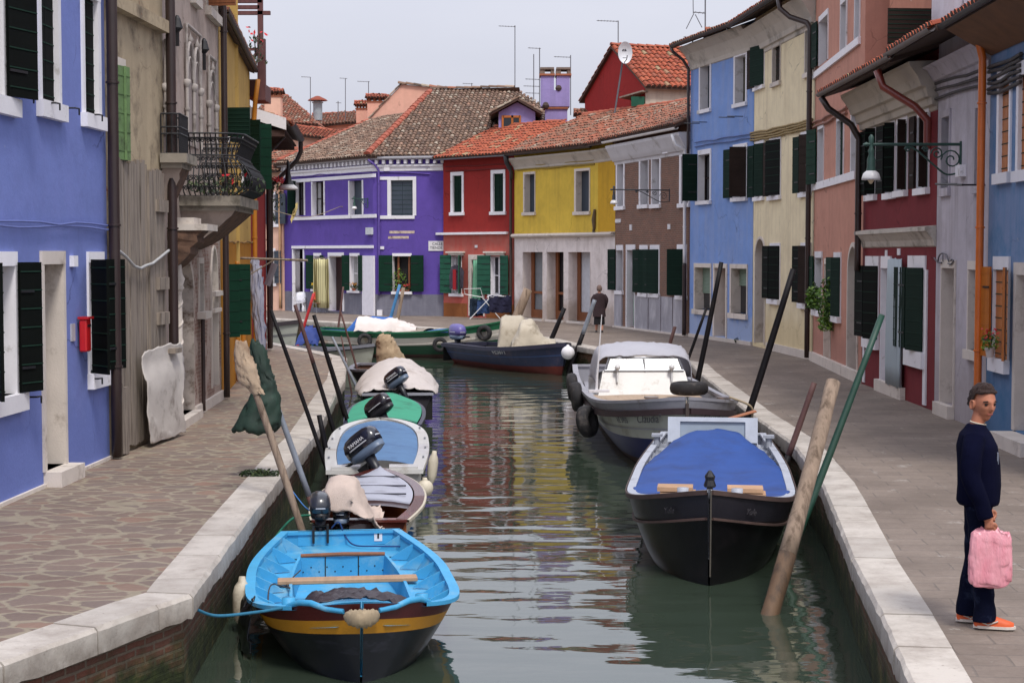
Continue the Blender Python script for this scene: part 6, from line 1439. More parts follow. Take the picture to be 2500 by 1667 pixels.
rope('blue rope from the sky blue boat to the left quay wall', [w_(b1.g(.9,-.9,.0)), w_(b1.g(.9,-.98,.0))+V((-.25,0,-.05)), V((-2.5,13.75,-.3)), V((-2.64,13.55,-.2))], ROPE_B, .014)
rope('thin rope lying along the port side deck of the sky blue boat', [w_(b1.g(t, k, dz)) for t, k, dz in ((.9,-.75,-.15),(.72,-.8,-.12),(.55,-.78,-.02),(.5,-.6,-.1),(.4,-.62,-.15),(.3,-.5,-.12))], ROPE_D, .007)
rope('blue tie rope knotted on the stern of the sky blue boat', [w_(p) for p in ((b1.x(0)+.02,-.1,b1.z(0)+.03),(b1.x(0)+.06,-.02,b1.z(0)+.1),(b1.x(0)+.05,.05,b1.z(0)-.06),(b1.x(0)+.25,.15,b1.z(0)-.13),(b1.x(0)+.35,.4,b1.z(0)-.13),(b1.x(0)+.4,.65,b1.z(0)-.13))], plain('navy_rope', (30,60,110), .9), .009)
fender('cream fender between the sky blue boat and the left wall', w_(b1.g(.55,-1.06,-.18)), (0,.1,1), .5, .09)
cloth('dark_cloth', 'black cloth hanging over the side of the sky blue boat by the wall', 'cloth', [[w_(b1.g(t, -1.03, dz))+V((-.05*k_,0,0)) for k_, dz in ((0,-.05),(1,-.15),(1.5,-.35),(1.2,-.5))] for t in (.6,.66,.72,.78)], BLK, wr=.03, seed=4)
# ---- 2. mahogany boat ----
MAHO = plain('mahogany', (86,38,30), .25, .25, 4, stretch=(1,4,1), coat=.5); LGREY = plain('pale_grey_deck', (172,174,186), .5, .05, 3, dirt=(140,140,150), dirtamt=.3)
b2 = Boat('motor_boat', 'varnished mahogany boat with pale grey plank cover behind the sky blue boat', (-1.78,19.0), (-1.83,22.7), 1.36, (.5,.5,.62), tw=.8, sm=.4, p=2.6, q=.8, flare=.8)
b2.hull([plain('cream_hull', (190,180,160), .4), MAHO], [(.85,0), (1.01,1)], inner=plain('orange_brown_wood', (150,84,40), .5, .2, 4)); b2.rail(MAHO, w=.12, h=.03, out=.01, dz=.01)
b2.rail(plain('cream_rubbing_strake', (196,186,166), .5), w=-.005, h=.035, out=.035, name='rubbing_strake', stern=False)
b2.deck(LGREY, .3, .97, dz=.015, ins=.14, camber=.05, name='plank_cover', thick=.06)
mb = MB()
for t in (.45,.62,.79): mb = MB(); mb.box((b2.x(t), 0, b2.z(t)+.06), (.02, 1.7*(b2.hb(t)-.14), .02)); mb.build('cover_seam', plain('seam', (60,60,70), .7), b2.o, local=True)
b2.deck(MAHO, .9, 1, dz=.0, ins=.02, camber=.02, name='bow_deck')
motor(b2, b2.x(0)-.02, .2, b2.z(0)-.1, s=.55)
mb_ = b2.world
c = mb_((b2.x(0)-.06, .2, b2.z(0)+.1)); K = [(-.3,-.22),(-.25,.1),(-.17,.34),(-.02,.42),(.15,.36),(.27,.1),(.4,-.15),(.48,-.22)]
cloth('motor_cover', 'pale cream cloth draped over the outboard between the first two boats', 'cloth cover', [[c+V((x*f, y, z*g_)) for x, z in K] for y, f, g_ in ((-.3,.8,.1),(-.22,.95,.7),(-.05,1,1),(.15,1,.95),(.32,.95,.6),(.42,.9,.1))], plain('cream_towel', (196,178,166), .95, .12, 6, bmp=.6), wr=.016, seed=5, wscale=4)
rope('green mooring line from the mahogany boat to the left wall', [mb_(b2.g(.1,.9,.0)), mb_(b2.g(.1,1,.05))+V((-.2,-.3,-.05)), V((-2.8,18.6,-.6))], ROPE_G, .014)
# ---- 3. white and blue boat ----
OFFW = plain('off_white_gelcoat', (206,204,200), .35, .06, 3, dirt=(160,150,136), dirtamt=.3, coat=.3); BTARP = plain('blue_grey_tarp', (84,122,164), .7, .12, 3, dirt=(66,98,140), dirtamt=.4)
b3 = Boat('motor_boat', 'white rimmed boat with flat blue cover and two fenders on its side', (-1.93,22.9), (-2.3,28.6), 1.55, (.56,.58,.72), tw=.84, sm=.5, p=3.6, q=.6, flare=.8)
b3.hull([plain('blue_hull_paint', (36,84,140), .35, .1, 3), OFFW], [(.8,0), (1.01,1)], inner=OFFW); b3.rail(OFFW, w=.14, h=.06, out=.03, dz=.02)
o = b3.deck(BTARP, .1, .9, dz=.0, ins=.15, camber=.07, name='boat_cover')
mb = MB(); x0 = b3.x(0)
for sg in (1,-1): mb.box((x0+.1, sg*b3.hb(0)*.62, b3.z(0)+.035), (.3, b3.hb(0)*.62, .05))
mb.box((x0+.16, 0, b3.z(0)-.12), (.06, .5, .05)); mb.build('transom_cap', OFFW, b3.o, local=True)
motor(b3, x0-.1, .1, b3.z(0)+.02, tilt=R(36), yaw=R(62), letters='YAMAHA', s=.84)
mb = MB()
for t in (.2,.4,.6,.8):
    for sg in (1,-1): mb.box(b3.g(t, sg*.96, .035), (.09,.03,.03))
mb.build('deck_cleats', GREYM, b3.o, local=True)
w3 = b3.world
fender('long cream fender hanging on the canal side of the white rimmed boat', w3(b3.g(.22,-1.14,-.15)), (.12,0,1), .52, .075)
fender('round cream buoy hanging at the stern corner of the white rimmed boat', w3(b3.g(.0,-1.08,-.25)), (0,0,1), .3, .12, ball=True)
# ---- 4. green covered boat ----
b4 = Boat('motor_boat', 'boat under a flat emerald green cover with dark outboard', (-2.32,29.2), (-2.55,33.8), 1.5, (.55,.55,.68), tw=.9, sm=.45, p=3, q=.7, flare=.85)
b4.hull([plain('navy_hull_paint', (30,34,58), .4, .2, 3)], inner=DARK); b4.rail(plain('navy_hull_paint', (30,34,58)), w=.05, h=.05, out=.02)
b4.deck(plain('emerald_cover', (50,148,116), .75, .08, 2, dirt=(36,110,86), dirtamt=.3), .01, .93, dz=.03, ins=.06, camber=.09, name='boat_cover', thick=.03)
motor(b4, b4.x(0)-.02, .02, b4.z(0), tilt=R(36), yaw=R(62), s=.78, cowl=plain('black_brown_cowling', (34,28,36), .25, .15, 4, coat=.6), pan=plain('dark_tray', (40,40,46), .4))
# ---- 5. grey boat under a domed cover ----
b5 = Boat('motor_boat', 'grey boat with pale domed canvas cover and navy outboard', (-2.42,34.6), (-2.85,39.6), 1.75, (.66,.64,.78), tw=.84, sm=.42, p=2.6, q=.75, flare=.85)
GHULL = plain('dark_grey_hull', (56,54,60), .5, .2, 3); b5.hull([GHULL], inner=DARK); b5.rail(plain('light_grey_gunwale', (156,158,168), .5, .1, 3), w=.13, h=.05, out=.02)
b5.deck(plain('light_grey_gunwale', (156,158,168)), 0, .2, dz=-.02, name='stern_deck', camber=.02)
motor(b5, b5.x(0)-.02, .0, b5.z(0), tilt=R(34), yaw=R(60), s=.78, letters='YAMAHA')
CANV = plain('pale_canvas', (190,182,178), .9, .07, 3, dirt=(160,148,140), dirtamt=.3, bmp=.4); w5 = b5.world
cloth('boat_cover', 'pale domed canvas stretched over the grey boat with navy outboard', 'boat cover', [[w5(b5.g(t, k, dome*max(0, 1-k*k)**.8+.02-(.08 if abs(k) > 1 else 0))) for k in (-1.06,-1,-.85,-.5,-.2,.15,.5,.85,1,1.05)] for t, dome in ((.0,.04),(.1,.25),(.25,.42),(.5,.5),(.75,.42),(.92,.12),(.98,.02))], CANV, wr=.018, seed=8, wscale=1.8)
# ---- 6. small dark boat ----
b6 = Boat('motor_boat', 'small grey rimmed boat with dark inside ahead of the domed cover', (-3.55,45.2), (-3.2,41.0), 1.8, (.6,.6,.72), tw=.8, sm=.42, p=3, q=.7, flare=.85)
b6.hull([GHULL], inner=plain('rusty_inner_hull', (84,58,44), .8, .4, 4)); b6.rail(plain('mid_grey_gunwale', (120,118,126), .5, .15, 3), w=.1, h=.06, out=.03); b6.thwart(OLDW, .35); b6.thwart(OLDW, .65)
b6.deck(plain('mid_grey_gunwale', (120,118,126)), .85, .99, name='foredeck')
motor(b6, b6.x(0), .1, b6.z(0)-.1, s=.7); w6 = b6.world; c = w6((b6.x(0)-.1,.1,b6.z(0)+.25))
cloth('motor_cover', 'beige cloth tied round a tall outboard beyond the domed cover', 'cloth cover', [[c+V((math.cos(a)*r_+sx, math.sin(a)*r_*.9, z_)) for a in [2*math.pi*k/10 for k in range(11)]] for r_, z_, sx in ((.42,-.5,.12),(.4,-.25,.1),(.36,0,.04),(.28,.2,-.02),(.25,.34,-.06),(.17,.46,-.08),(.04,.5,-.08))], plain('beige_cloth', (172,150,122), .95, .2, 5, dirt=(130,108,84), dirtamt=.4, bmp=.5), wr=.022, seed=9, wscale=4)
# ---- 7, 8. boats round the corner ----
GWH = plain('grey_green_hull_white', (158,160,150), .5, .1, 3, dirt=(120,118,104), dirtamt=.4)
b7 = Boat('motor_boat', 'grey boat with dark gunwale, bow pointing out past the left quay corner', (-8.6,52.2), (-4.1,49.1), 1.9, (.72,.68,.92), tw=.8, sm=.4, p=2.4, q=.8, flare=.75, rake=.3)
b7.hull([GWH], inner=GHULL); b7.rail(plain('steel_gunwale', (128,130,140), .5, .1, 3), w=.1, h=.09, out=.035); b7.rail(BLK, w=-.02, h=.03, dz=-.09, out=.045, name='rub_rail', stern=False); b7.deck(plain('steel_gunwale', (128,130,140)), .7, .99, name='foredeck')
b8 = Boat('cargo_boat', 'pale grey work boat with dark rail at far left beyond the red corner house', (-15.5,63.0), (-7.6,58.6), 2.3, (.8,.85,1.25), tw=.85, sm=.4, p=2.4, q=.8, flare=.75)
b8.hull([GWH], inner=GHULL); b8.rail(plain('dark_timber_rail', (52,44,48), .6, .2, 3), w=.14, h=.14, out=.04); b8.stripe(plain('mid_grey_band', (112,112,112), .6), .62, .68, name='moulding'); b8.deck(GHULL, .6, .99, name='foredeck')
heap('tarpaulin', 'bright blue tarpaulin heap beside the pale grey work boat at the left', 'tarpaulin', Z7, [(475,1320),(490,1250),(530,1205),(600,1195),(650,1225),(690,1310)], (1340,1340), 55.5, plain('bright_blue_tarp', (26,50,116), .7, .2, 3), 1.4, .07, 11)
# ---- 9. long green and white boat ----
GRN, BWH = plain('green_boat_paint', (24,98,64), .45, .12, 3), plain('white_boat_band', (206,200,190), .5, .06, 3, dirt=(170,140,110), dirtamt=.35)
b9 = Boat('cargo_boat', 'long dark green cargo boat with white band lying across the canal', (-6.9,58.2), (.35,56.6), 2.1, (.98,.9,1.45), tw=.75, sm=.4, p=2.3, q=.85, rake=.6, draft=-.3)
b9.hull([plain('brown_boot_top', (70,46,40), .6, .2, 3), plain('deep_green_hull', (14,72,46), .45, .12, 3), BWH, GRN], [(.34,0), (.6,1), (.82,2), (1.01,3)], inner=plain('blue_inner_hull', (52,98,160), .6)); b9.rail(GRN, w=.1, h=.05)
b9.rail(BWH, w=-.01, h=.03, dz=-.42, out=.03, name='rubbing_strake', stern=False); b9.thwart(OLDW, .3, w=.3); b9.thwart(plain('blue_inner_hull', (52,98,160)), .62, w=.8, dz=-.05); b9.deck(plain('blue_inner_hull', (52,98,160)), .74, .98, dz=-.06, name='foredeck'); b9.deck(OLDW, .25, .55, dz=-.03, name='wooden_hatch', camber=.1)
w9 = b9.world
heap('boat_cover', 'white sheet bunched on the stern half of the long green boat', 'boat cover', Z7, [(1032,1200),(1045,1110),(1075,1092),(1200,1105),(1300,1120),(1400,1098),(1480,1140),(1560,1165),(1620,1190)], (1218,1238), 56.7, plain('off_white_sheet', (208,198,192), .9, .1, 3, bmp=.4), 1.3, .06, 12)
heap('tarpaulin', 'small blue sheet hung behind the white sheet on the green boat', 'tarpaulin', Z7, [(945,1210),(990,1170),(1040,1115),(1100,1085),(1380,1085),(1400,1100)], (1218,1225), 57.9, plain('blue_sheet', (36,92,166), .7), .4, .03, 13)
tyre('black tyre hanging amidships on the long green boat', w9(b9.g(.64,-1.06,-.5)), (0,1,0), .26, .08); tyre('black tyre hanging near the bow of the long green boat', w9(b9.g(.84,-1.12,-.3)), (.4,1,0), .28, .09); tyre('black tyre hanging near the stern of the long green boat', w9(b9.g(.28,-1.06,-.3)), (0,1,0), .26, .08)
# ---- 10. navy boat with tied-up tarpaulins ----
NAVY = plain('faded_navy_hull', (46,54,84), .55, .25, 2.5, dirt=(80,70,86), dirtamt=.4)
b10 = Boat('motor_boat', 'faded navy blue boat with red bottom and beige canvas in the middle of the canal', (-1.55,54.6), (1.62,48.5), 2.1, (.66,.7,.98), tw=.8, sm=.4, p=2.6, q=.75, flare=.75, rake=.35)
b10.hull([plain('red_bottom_paint', (104,40,30), .6, .25, 3), NAVY], [(.42,0), (1.01,1)], inner=DARK); b10.rail(plain('navy_rail', (44,44,62), .5, .15, 3), w=.1, h=.12, out=.04); b10.stripe(plain('pale_blue_line', (60,90,140), .6), .68, .70)
motor(b10, b10.x(0), -.2, b10.z(0)-.1, cowl=plain('lilac_cowling', (104,96,160), .4), s=1.15); w10 = b10.world
def tent(label, name, pts_lo, pts_hi, mat, seed, Y0): pass
BCAN = plain('beige_canvas', (180,170,152), .9, .12, 3, dirt=(138,126,108), dirtamt=.4, bmp=.4)
heap('boat_cover', 'tall beige canvas wrapped over the engine end of the navy blue boat', 'boat cover', Z8, [(575,1140),(592,1000),(608,920),(650,908),(720,906),(790,912),(815,960),(850,1100)], (1165,1175), 52.0, BCAN, 1.5, .05, 14, 2)
heap('boat_cover', 'lower beige canvas tented to a peak in the middle of the navy blue boat', 'boat cover', Z8, [(690,1130),(745,1030),(775,955),(830,942),(882,940),(930,1010),(985,1085),(1075,1110)], (1170,1150), 50.6, BCAN, 1.6, .05, 15, 2)
fender('round white fender at the bow of the navy blue boat', w10(b10.g(.985,-1,-.28))+V((.2,-.15,0)), (0,0,1), .3, .2, ball=True, mat=WHITEP)
WL = plain('white_lettering', (214,214,218), .5)
# ---- 11. big pale work boat ----
HG, GW2 = plain('pale_grey_green_hull', (174,176,166), .5, .06, 3, dirt=(150,146,130), dirtamt=.35), plain('grey_bulwark', (150,150,158), .5, .08, 3, dirt=(120,116,116), dirtamt=.3)
b11 = Boat('cargo_boat', 'big pale grey work boat with tan deck, wheelhouse and side tyres', (2.55,38.6), (2.82,26.3), 2.6, (1.0,.92,1.3), tw=.85, sm=.5, p=4.5, q=.75, rake=.25, flare=.84, sec=.3, draft=-.3, sx=3)
b11.hull([plain('brown_antifouling', (78,56,52), .6, .2, 3), plain('navy_lower_hull', (22,34,88), .45, .12, 3), HG], [(.3,0), (.56,1), (1.01,2)], inner=GW2, floor=.5)
b11.rail(plain('dark_rub_rail', (60,46,50), .6, .2, 4), w=-.01, h=.1, dz=-.18, out=.05, name='rub_rail'); b11.rail(GW2, w=.1, h=.05, out=.02); b11.stripe(GW2, .86, .99, out=.012, name='bulwark_panel'); b11.stripe(GW2, .66, .675, out=.02, name='moulding')
TAN = plain('tan_plank_deck', (178,156,134), .75, .12, 3, dirt=(140,118,100), dirtamt=.3, stretch=(4,.4,1)); b11.deck(TAN, .45, .97, dz=-.17, ins=.12, camber=.03, name='deck'); b11.deck(GW2, 0, .45, dz=-.4, ins=.1, camber=.0, name='cockpit_sole')
# cabin front with windscreen and folded hood
mb = MB(); x0 = b11.x(.46); zd = b11.z(.46)
mb.hexa([(x0,-.92,zd-.2),(x0+.12,-.92,zd-.2),(x0+.12,.92,zd-.2),(x0,.92,zd-.2),(x0-.25,-.8,zd+.32),(x0-.13,-.8,zd+.32),(x0-.13,.8,zd+.32),(x0-.25,.8,zd+.32)])
for sg in (-1,1): mb.hexa([(x0-1.8,sg*.98-.03,zd-.2),(x0+.1,sg*.92-.03,zd-.2),(x0+.1,sg*.92+.03,zd-.2),(x0-1.8,sg*.98+.03,zd-.2),(x0-1.8,sg*.98-.03,zd+.1),(x0-.16,sg*.8-.03,zd+.32),(x0-.16,sg*.8+.03,zd+.32),(x0-1.8,sg*.98+.03,zd+.1)])
mb.build('wheelhouse', OFFW, b11.o, local=True)
mb = MB(); mb.hexa([(x0-.12,-.76,zd+.33),(x0-.1,-.76,zd+.33),(x0-.1,.76,zd+.33),(x0-.12,.76,zd+.33),(x0-.25,-.68,zd+.56),(x0-.23,-.68,zd+.56),(x0-.23,.68,zd+.56),(x0-.25,.68,zd+.56)]); mb.build('windscreen', plain('smoky_windscreen', (96,104,112), .15, .05), b11.o, local=True)
mb = MB()
for a, c_ in (((x0-.11,-.8,zd+.32),(x0-.25,-.7,zd+.58)),((x0-.25,-.7,zd+.58),(x0-.25,.7,zd+.58)),((x0-.25,.7,zd+.58),(x0-.11,.8,zd+.32)),((x0-.11,-.8,zd+.33),(x0-.11,.8,zd+.33))): mb.tube([a, c_], .018, 6)
mb.tube([(x0-.2,0,zd+.57),(x0-.1,.02,zd+.3)], .01, 5); mb.build('windscreen_frame', GREYM, b11.o, local=True)
for y in (-.55,.55): mb = MB(); mb.lathe([(0,-.06),(.05,-.05),(.06,0),(.05,.05),(0,.06)], (x0+.0,y,zd+.4), 10, axis=(1,0,0)); mb.tube([(x0-.02,y,zd+.36),(x0+.03,y,zd+.1)], .02, 6); mb.build('deck_lamp', plain('lamp_white', (214,214,214), .3), b11.o, local=True, smooth=True)
w11 = b11.world
SILV = plain('silver_grey_hood', (168,168,176), .6, .08, 2.5, bmp=.4)
cloth('boat_hood', 'silver grey folding hood over the wheelhouse of the big pale work boat', 'boat hood', [[w11((x0-dx, y, zd+zz)) for y, zz in ((-1.0,.1*f_),(-.96,.45*f_),(-.84,.66*f_),(-.4,.72*f_),(0,.73*f_),(.4,.72*f_),(.84,.66*f_),(.96,.45*f_),(1.0,.1*f_))] for dx, f_ in ((.2,.84),(.4,1.02),(.8,1.12),(1.3,1.1),(1.8,.8))], SILV, wr=.014, seed=16, wscale=2)
for side, t, dz, lab in ((1,.72,-.42,'tyre hanging low on the bow corner of the big pale work boat'),(1,.5,-.15,'tyre hanging midway along the canal side of the big pale work boat'),(1,.36,-.1,'tyre hanging furthest aft on the canal side of the big pale work boat')):
    pp = b11.g(t, -side, dz); tyre(lab, w11(pp+V((0,-.1,0))), ((1,0,.1) if t < .7 else (1,-.55,.25)), .3, .11)
tyre('tyre lying flat on the tan deck near the wheelhouse', w11((x0+.9,.78,zd+.05)), (0,0,1), .38, .12); tyre('second tyre lying flat on the bow deck of the big pale work boat', w11((b11.x(.84),.62,b11.z(.84)-.1)), (0,0,1), .36, .11)
for t, y in ((.8,-.35),(.86,.95)): mb = MB(); mb.lathe([(.1,0),(.09,.05),(.07,.06),(.07,.14),(.13,.2),(.13,.22),(.0,.22)], (b11.x(t), y*.9, b11.z(t)-.16), 12); mb.build('mooring_bollard', plain('steel_bollard', (150,140,136), .3, .1, 5, metal=.7), b11.o, local=True, smooth=45)
DK = plain('faded_dark_lettering', (84,84,90), .7)
def side_text(b, s_, txt, size, t, f, sg, shear=0, name='boat_name', mat=DK, off=.035):
    p, q = b.sp(t-.02, f, sg), b.sp(t+.02, f, sg); up = b.sp(t, f+.05, sg)-b.sp(t, f-.05, sg); X = (q-p) if sg < 0 else (p-q)
    nrm = V((q-p)).cross(up).normalized(); c = b.sp(t, f, sg); nn = X.normalized().cross(up).normalized()
    return text_mesh(name, txt, size, basis(c+nn*off, X, up), mat, b.o, shear=shear)
side_text(b11, 0, 'VE 5955', .15, .885, .77, -1, name='registration_number'); side_text(b11, 0, '"Claudia"', .2, .952, .785, -1, .35); side_text(b11, 0, 'Claudia', .24, .965, .785, 1, .35)
mb = MB(); mb.box((b11.x(1)+.0, 0, .55), (.07,.05,1.3)); mb.build('stem_post', plain('dark_stem', (70,60,56), .6), b11.o, local=True)
rope('mooring rope from the bow of the big pale boat to the long black pole', [w11(b11.g(.9,.95,.05)), w11(b11.g(.9,1,.0))+V((.3,-.1,-.1)), V((4.05,27.6,-.05))], ROPE_N, .02)
# ---- 12. black boat with royal blue tarpaulin ----
BLK2, BRN = plain('black_tarred_hull', (10,9,11), .35, .25, 2.5, dirt=(26,22,24), dirtamt=.4), plain('brown_rubbed_rail', (78,60,54), .6, .3, 5)
b12 = Boat('cargo_boat', 'black hulled boat under a royal blue tarpaulin beside the thick leaning pole', (3.18,25.8), (2.13,17.55), 2.06, (.78,.7,1.06), tw=.8, sm=.5, p=5, q=.85, rake=.12, flare=.95, sec=.24, draft=-.3, sx=4)
LG2 = plain('light_grey_inside', (166,170,180), .6, .1, 4, dirt=(130,130,136), dirtamt=.3)
b12.hull([BLK2, plain('black_upper_band', (34,32,38), .4, .2, 3)], [(.76,0), (1.01,1)], inner=LG2, floor=.3); b12.rail(LG2, w=.1, h=.03, out=.0, dz=.005); b12.rail(BRN, w=-.01, h=.05, out=.025, name='rub_rail'); b12.rail(BRN, w=-.01, h=.025, dz=-.3, out=.03, name='lower_rail', stern=False)
b12.well(LG2, .05, .92, .8, -.12, .3); b12.ribs(LG2, .1, .92, 14, -.12, w=.1); b12.deck(LG2, .9, .99, dz=-.12, name='foredeck')
mb = MB(); mb.tube([b12.sp(1, f, 1)+V((.03,0,0)) for f in (.3,.4,.6,.8,1)], .009, 8); mb.build('stem_post', plain('metal_stem_band', (84,78,70), .5, .2, 6), b12.o, local=True)
BT = plain('royal_blue_tarp', (30,68,136), .75, .14, 2, dirt=(30,58,116), dirtamt=.5, bmp=.3); w12 = b12.world
cloth('tarpaulin', 'royal blue tarpaulin covering the hold of the black boat', 'tarpaulin', [[w12(b12.g(t, k*wd, zz*max(0, 1-abs(k)**3.5)-.03)) for k in (-1,-.8,-.45,0,.45,.8,1)] for t, zz, wd in ((.21,.3,.66),(.26,.28,.76),(.36,.15,.86),(.46,.05,.9),(.6,.03,.92),(.75,.02,.93),(.88,.02,.92))], BT, wr=.011, seed=18, wscale=2)
PALE = plain('pallet_wood', (178,142,110), .8, .2, 5)
for sg in (1,-1):
    o = thing('plank_stack', 'stack of short planks at the %s side of the black boat bow' % ('landward' if sg > 0 else 'canal'), 'planks', tuple(w12(b12.g(.885, sg*.5, -.08))), ORG[b12.o.name].to_euler().z)
    for k in range(3):
        mb = MB(); mb.box((0, (k % 2)*.03, .05+k*.06), (.3, .4, .048)); mb.build('plank', PALE, o, local=True)
    mb = MB(); c = b12.g(.93, sg*.5, -.12); mb.tube([c, c+V((0,0,.2))], [.055,.065], 12); mb.build('bollard', LG2, b12.o, local=True, smooth=50)
    mb = MB(); c = b12.g(.16, sg*.9, -.02); mb.tube([c, c+V((0,0,.16))], [.05,.05], 10); mb.box(c+V((0,0,.17)), (.16,.16,.04)); mb.build('stern_post', LG2, b12.o, local=True)
mb = MB(); c = b12.g(.95, 0, -.1); mb.tube([c, c+V((0,0,.18))], .035, 8); mb.lathe([(.06,.18),(.07,.2),(.05,.26),(.06,.3),(.02,.36),(0,.37)], c, 10); mb.build('stem_lantern', IRON, b12.o, local=True)
mb = MB(); x0 = b12.x(.2); z0 = b12.z(.2)+.1; F_ = MB()
for y0, y1, za, zb_ in ((-.66,.66,.0,.06), (-.66,.66,.3,.36), (-.66,-.48,.06,.3), (.48,.66,.06,.3)): F_.hexa([(x0+o_, y, z0+zz+.0) for zz in (za, zb_) for o_, y in ((-.0-zz*.25,y0),(.05-zz*.25,y0),(.05-zz*.25,y1),(-.0-zz*.25,y1))])
F_.build('windscreen_frame', plain('silver_white_frame', (190,196,206), .4), b12.o, local=True)
mb.face([(x0-.01,-.48,z0+.05),(x0-.01,.48,z0+.05),(x0-.07,.48,z0+.31),(x0-.07,-.48,z0+.31)]); mb.build('windscreen', plain('pale_windscreen', (140,152,166), .15, .05), b12.o, local=True)
mb = MB(); mb.box((x0-.6,0,z0-.12), (1.2,1.3,.3)); mb.build('engine_box', LG2, b12.o, local=True)
for sg in (1,-1): side_text(b12, 0, 'Yole', .1, .955, .85, sg, .3, mat=plain('faint_lettering', (58,54,58), .7), off=.03)

side_text(b10, 0, 'VE5871', .26, .62, .87, -1, name='registration_number', mat=WL, off=.03)
# ================= MOORING POLES =================
POLEB = plain('tarred_pole', (14,11,15), .6, .3, 6, dirt=(48,40,38), dirtamt=.2, spec=.25); POLEW = plain('bleached_pole', (148,128,110), .9, .25, 5, dirt=(86,70,56), dirtamt=.5, stretch=(3,3,.4), bmp=.6)
POLER, POLEG, POLEBR, POLEBL, POLEST = plain('red_pole', (176,34,38), .6, .2), plain('green_pole', (24,62,48), .5, .25), plain('brown_pole', (92,62,58), .7, .25), plain('blue_pole', (64,120,166), .7, .2), plain('grey_steel_pole', (120,126,136), .5, .2)
WETW = plain('wet_brown_wood', (92,70,50), .7, .35, 4, dirt=(44,34,26), dirtamt=.5, stretch=(2,2,.5), bmp=.6)
def pole(label, top, bot, Yb, r=.045, mat=None, lower=None, Yt=None, split=.5, rt=None):
    """pole standing in the canal bed; bot = pixel on its axis at distance Yb, top likewise at Yt"""
    b = ony(bot, Yb); t = ony(top, Yt or Yb); d = (t-b).normalized(); k = (b.z-(WATER-.8))/max(.2, d.z); foot = b-d*max(0, k)
    mat = mat or POLEB; o = thing('mooring_pole', label, 'mooring pole', tuple(foot), group='leaning mooring poles along the canal')
    rr = random.Random(len(label)); n = 7; side = d.orthogonal().normalized()
    def seg(f0, f1, m, nm):
        mb = MB(); P = [foot+(t-foot)*(f0+(f1-f0)*j/n)+side*math.sin((f0+(f1-f0)*j/n)*3.1)*r*.5 for j in range(n+1)]; rad = [((1-f)*r*1.08+f*(rt or r*.82))*(1+rr.uniform(-.05,.05)) for f in [f0+(f1-f0)*j/n for j in range(n+1)]]
        mb.tube(P, rad, 12); mb.build(nm, m, o, smooth=50)
    if lower: seg(0, split, lower, 'lower_shaft'); seg(split, 1, mat, 'upper_shaft')
    else: seg(0, 1, mat, 'shaft')
    return o, foot, t
pole('thin dark pole leaning left, first of the row by the left quay', (661,757), (789,1125), 24.2, .034, POLEB); pole('dark pole with bare brown top, second of the row by the left quay', (720,744), (814,1056), 27.8, .04, POLEBR, POLEB, split=.72)
pole('thick dark pole, third of the row by the left quay', (766,769), (848,1033), 30, .044); pole('dark pole close behind the third pole of the left row', (795,860), (838,1010), 31.5, .045)
pole('pale grey steel pole with yellow tip by the left quay', (810,822), (867,941), 38, .035, POLEST); pole('thin tan pole crossing behind the pale steel pole', (833,820), (848,905), 42, .022, POLEBR)
pole('thin red brown pole beside the grey boat bow', (832,762), (868,892), 43, .03, POLEBR); pole('short black stump against the left quay wall', (779,1013), (795,1110), 25.3, .05)
o9 = pole('steel blue pole carrying the green sack, at the left quay', (622,845), (753,1216), 20.4, .04, POLEST, POLEBR, split=.42); o10 = pole('bleached wooden pole with cream rag on top at the left quay', (584,842), (724,1266), 18.6, .045, POLEW)
pole('bright red pole in front of the purple house', (766,717), (736,812), 63, .05, POLER, rt=.06); pole('dark pole with red foot in front of the striped curtain', (838,700), (826,790), 64, .045, POLEBR); pole('blue pole in front of the purple house corner', (976,695), (949,785), 62, .07, POLEBL); pole('rough tan pole leaning beside the blue pole', (985,702), (966,790), 62.5, .08, POLEW)
pole('broad stump of a weathered pole behind the beige canvas', (1289,706), (1250,790), 61, .16, POLEW, rt=.17); pole('dark short pole behind the navy boat', (1378,752), (1343,830), 53.5, .085, POLEB); pole('dark tall pole with grey tip at the bow of the navy boat', (1452,732), (1393,890), 49.5, .075, POLEST, POLEB, split=.66)
pole('brown pole behind the silver hood by the right quay', (1648,797), (1621,880), 43.5, .055, POLEBR); pole('thin dark pole left of the long black pole', (1725,751), (1667,909), 38.8, .04, POLEB); pole('long black pole with hooked top near the sky blue house', (1761,640), (1699,938), 35.6, .06)
pole('long black pole in front of the cream house', (1937,657), (1812,1050), 27.6, .062); pole('brown black pole leaning on the right quay', (1988,934), (1917,1127), 23.2, .05, POLEBR, POLEB, split=.6); pole('thick bleached tree trunk pole leaning beside the black boat', (2034,932), (1862,1545), 16.15, .092, POLEW, WETW, split=.45, Yt=17.6, rt=.078); pole('dark green pole leaning out over the right quay', (2153,769), (1957,1280), 18.4, .045, POLEG, Yt=18.9)
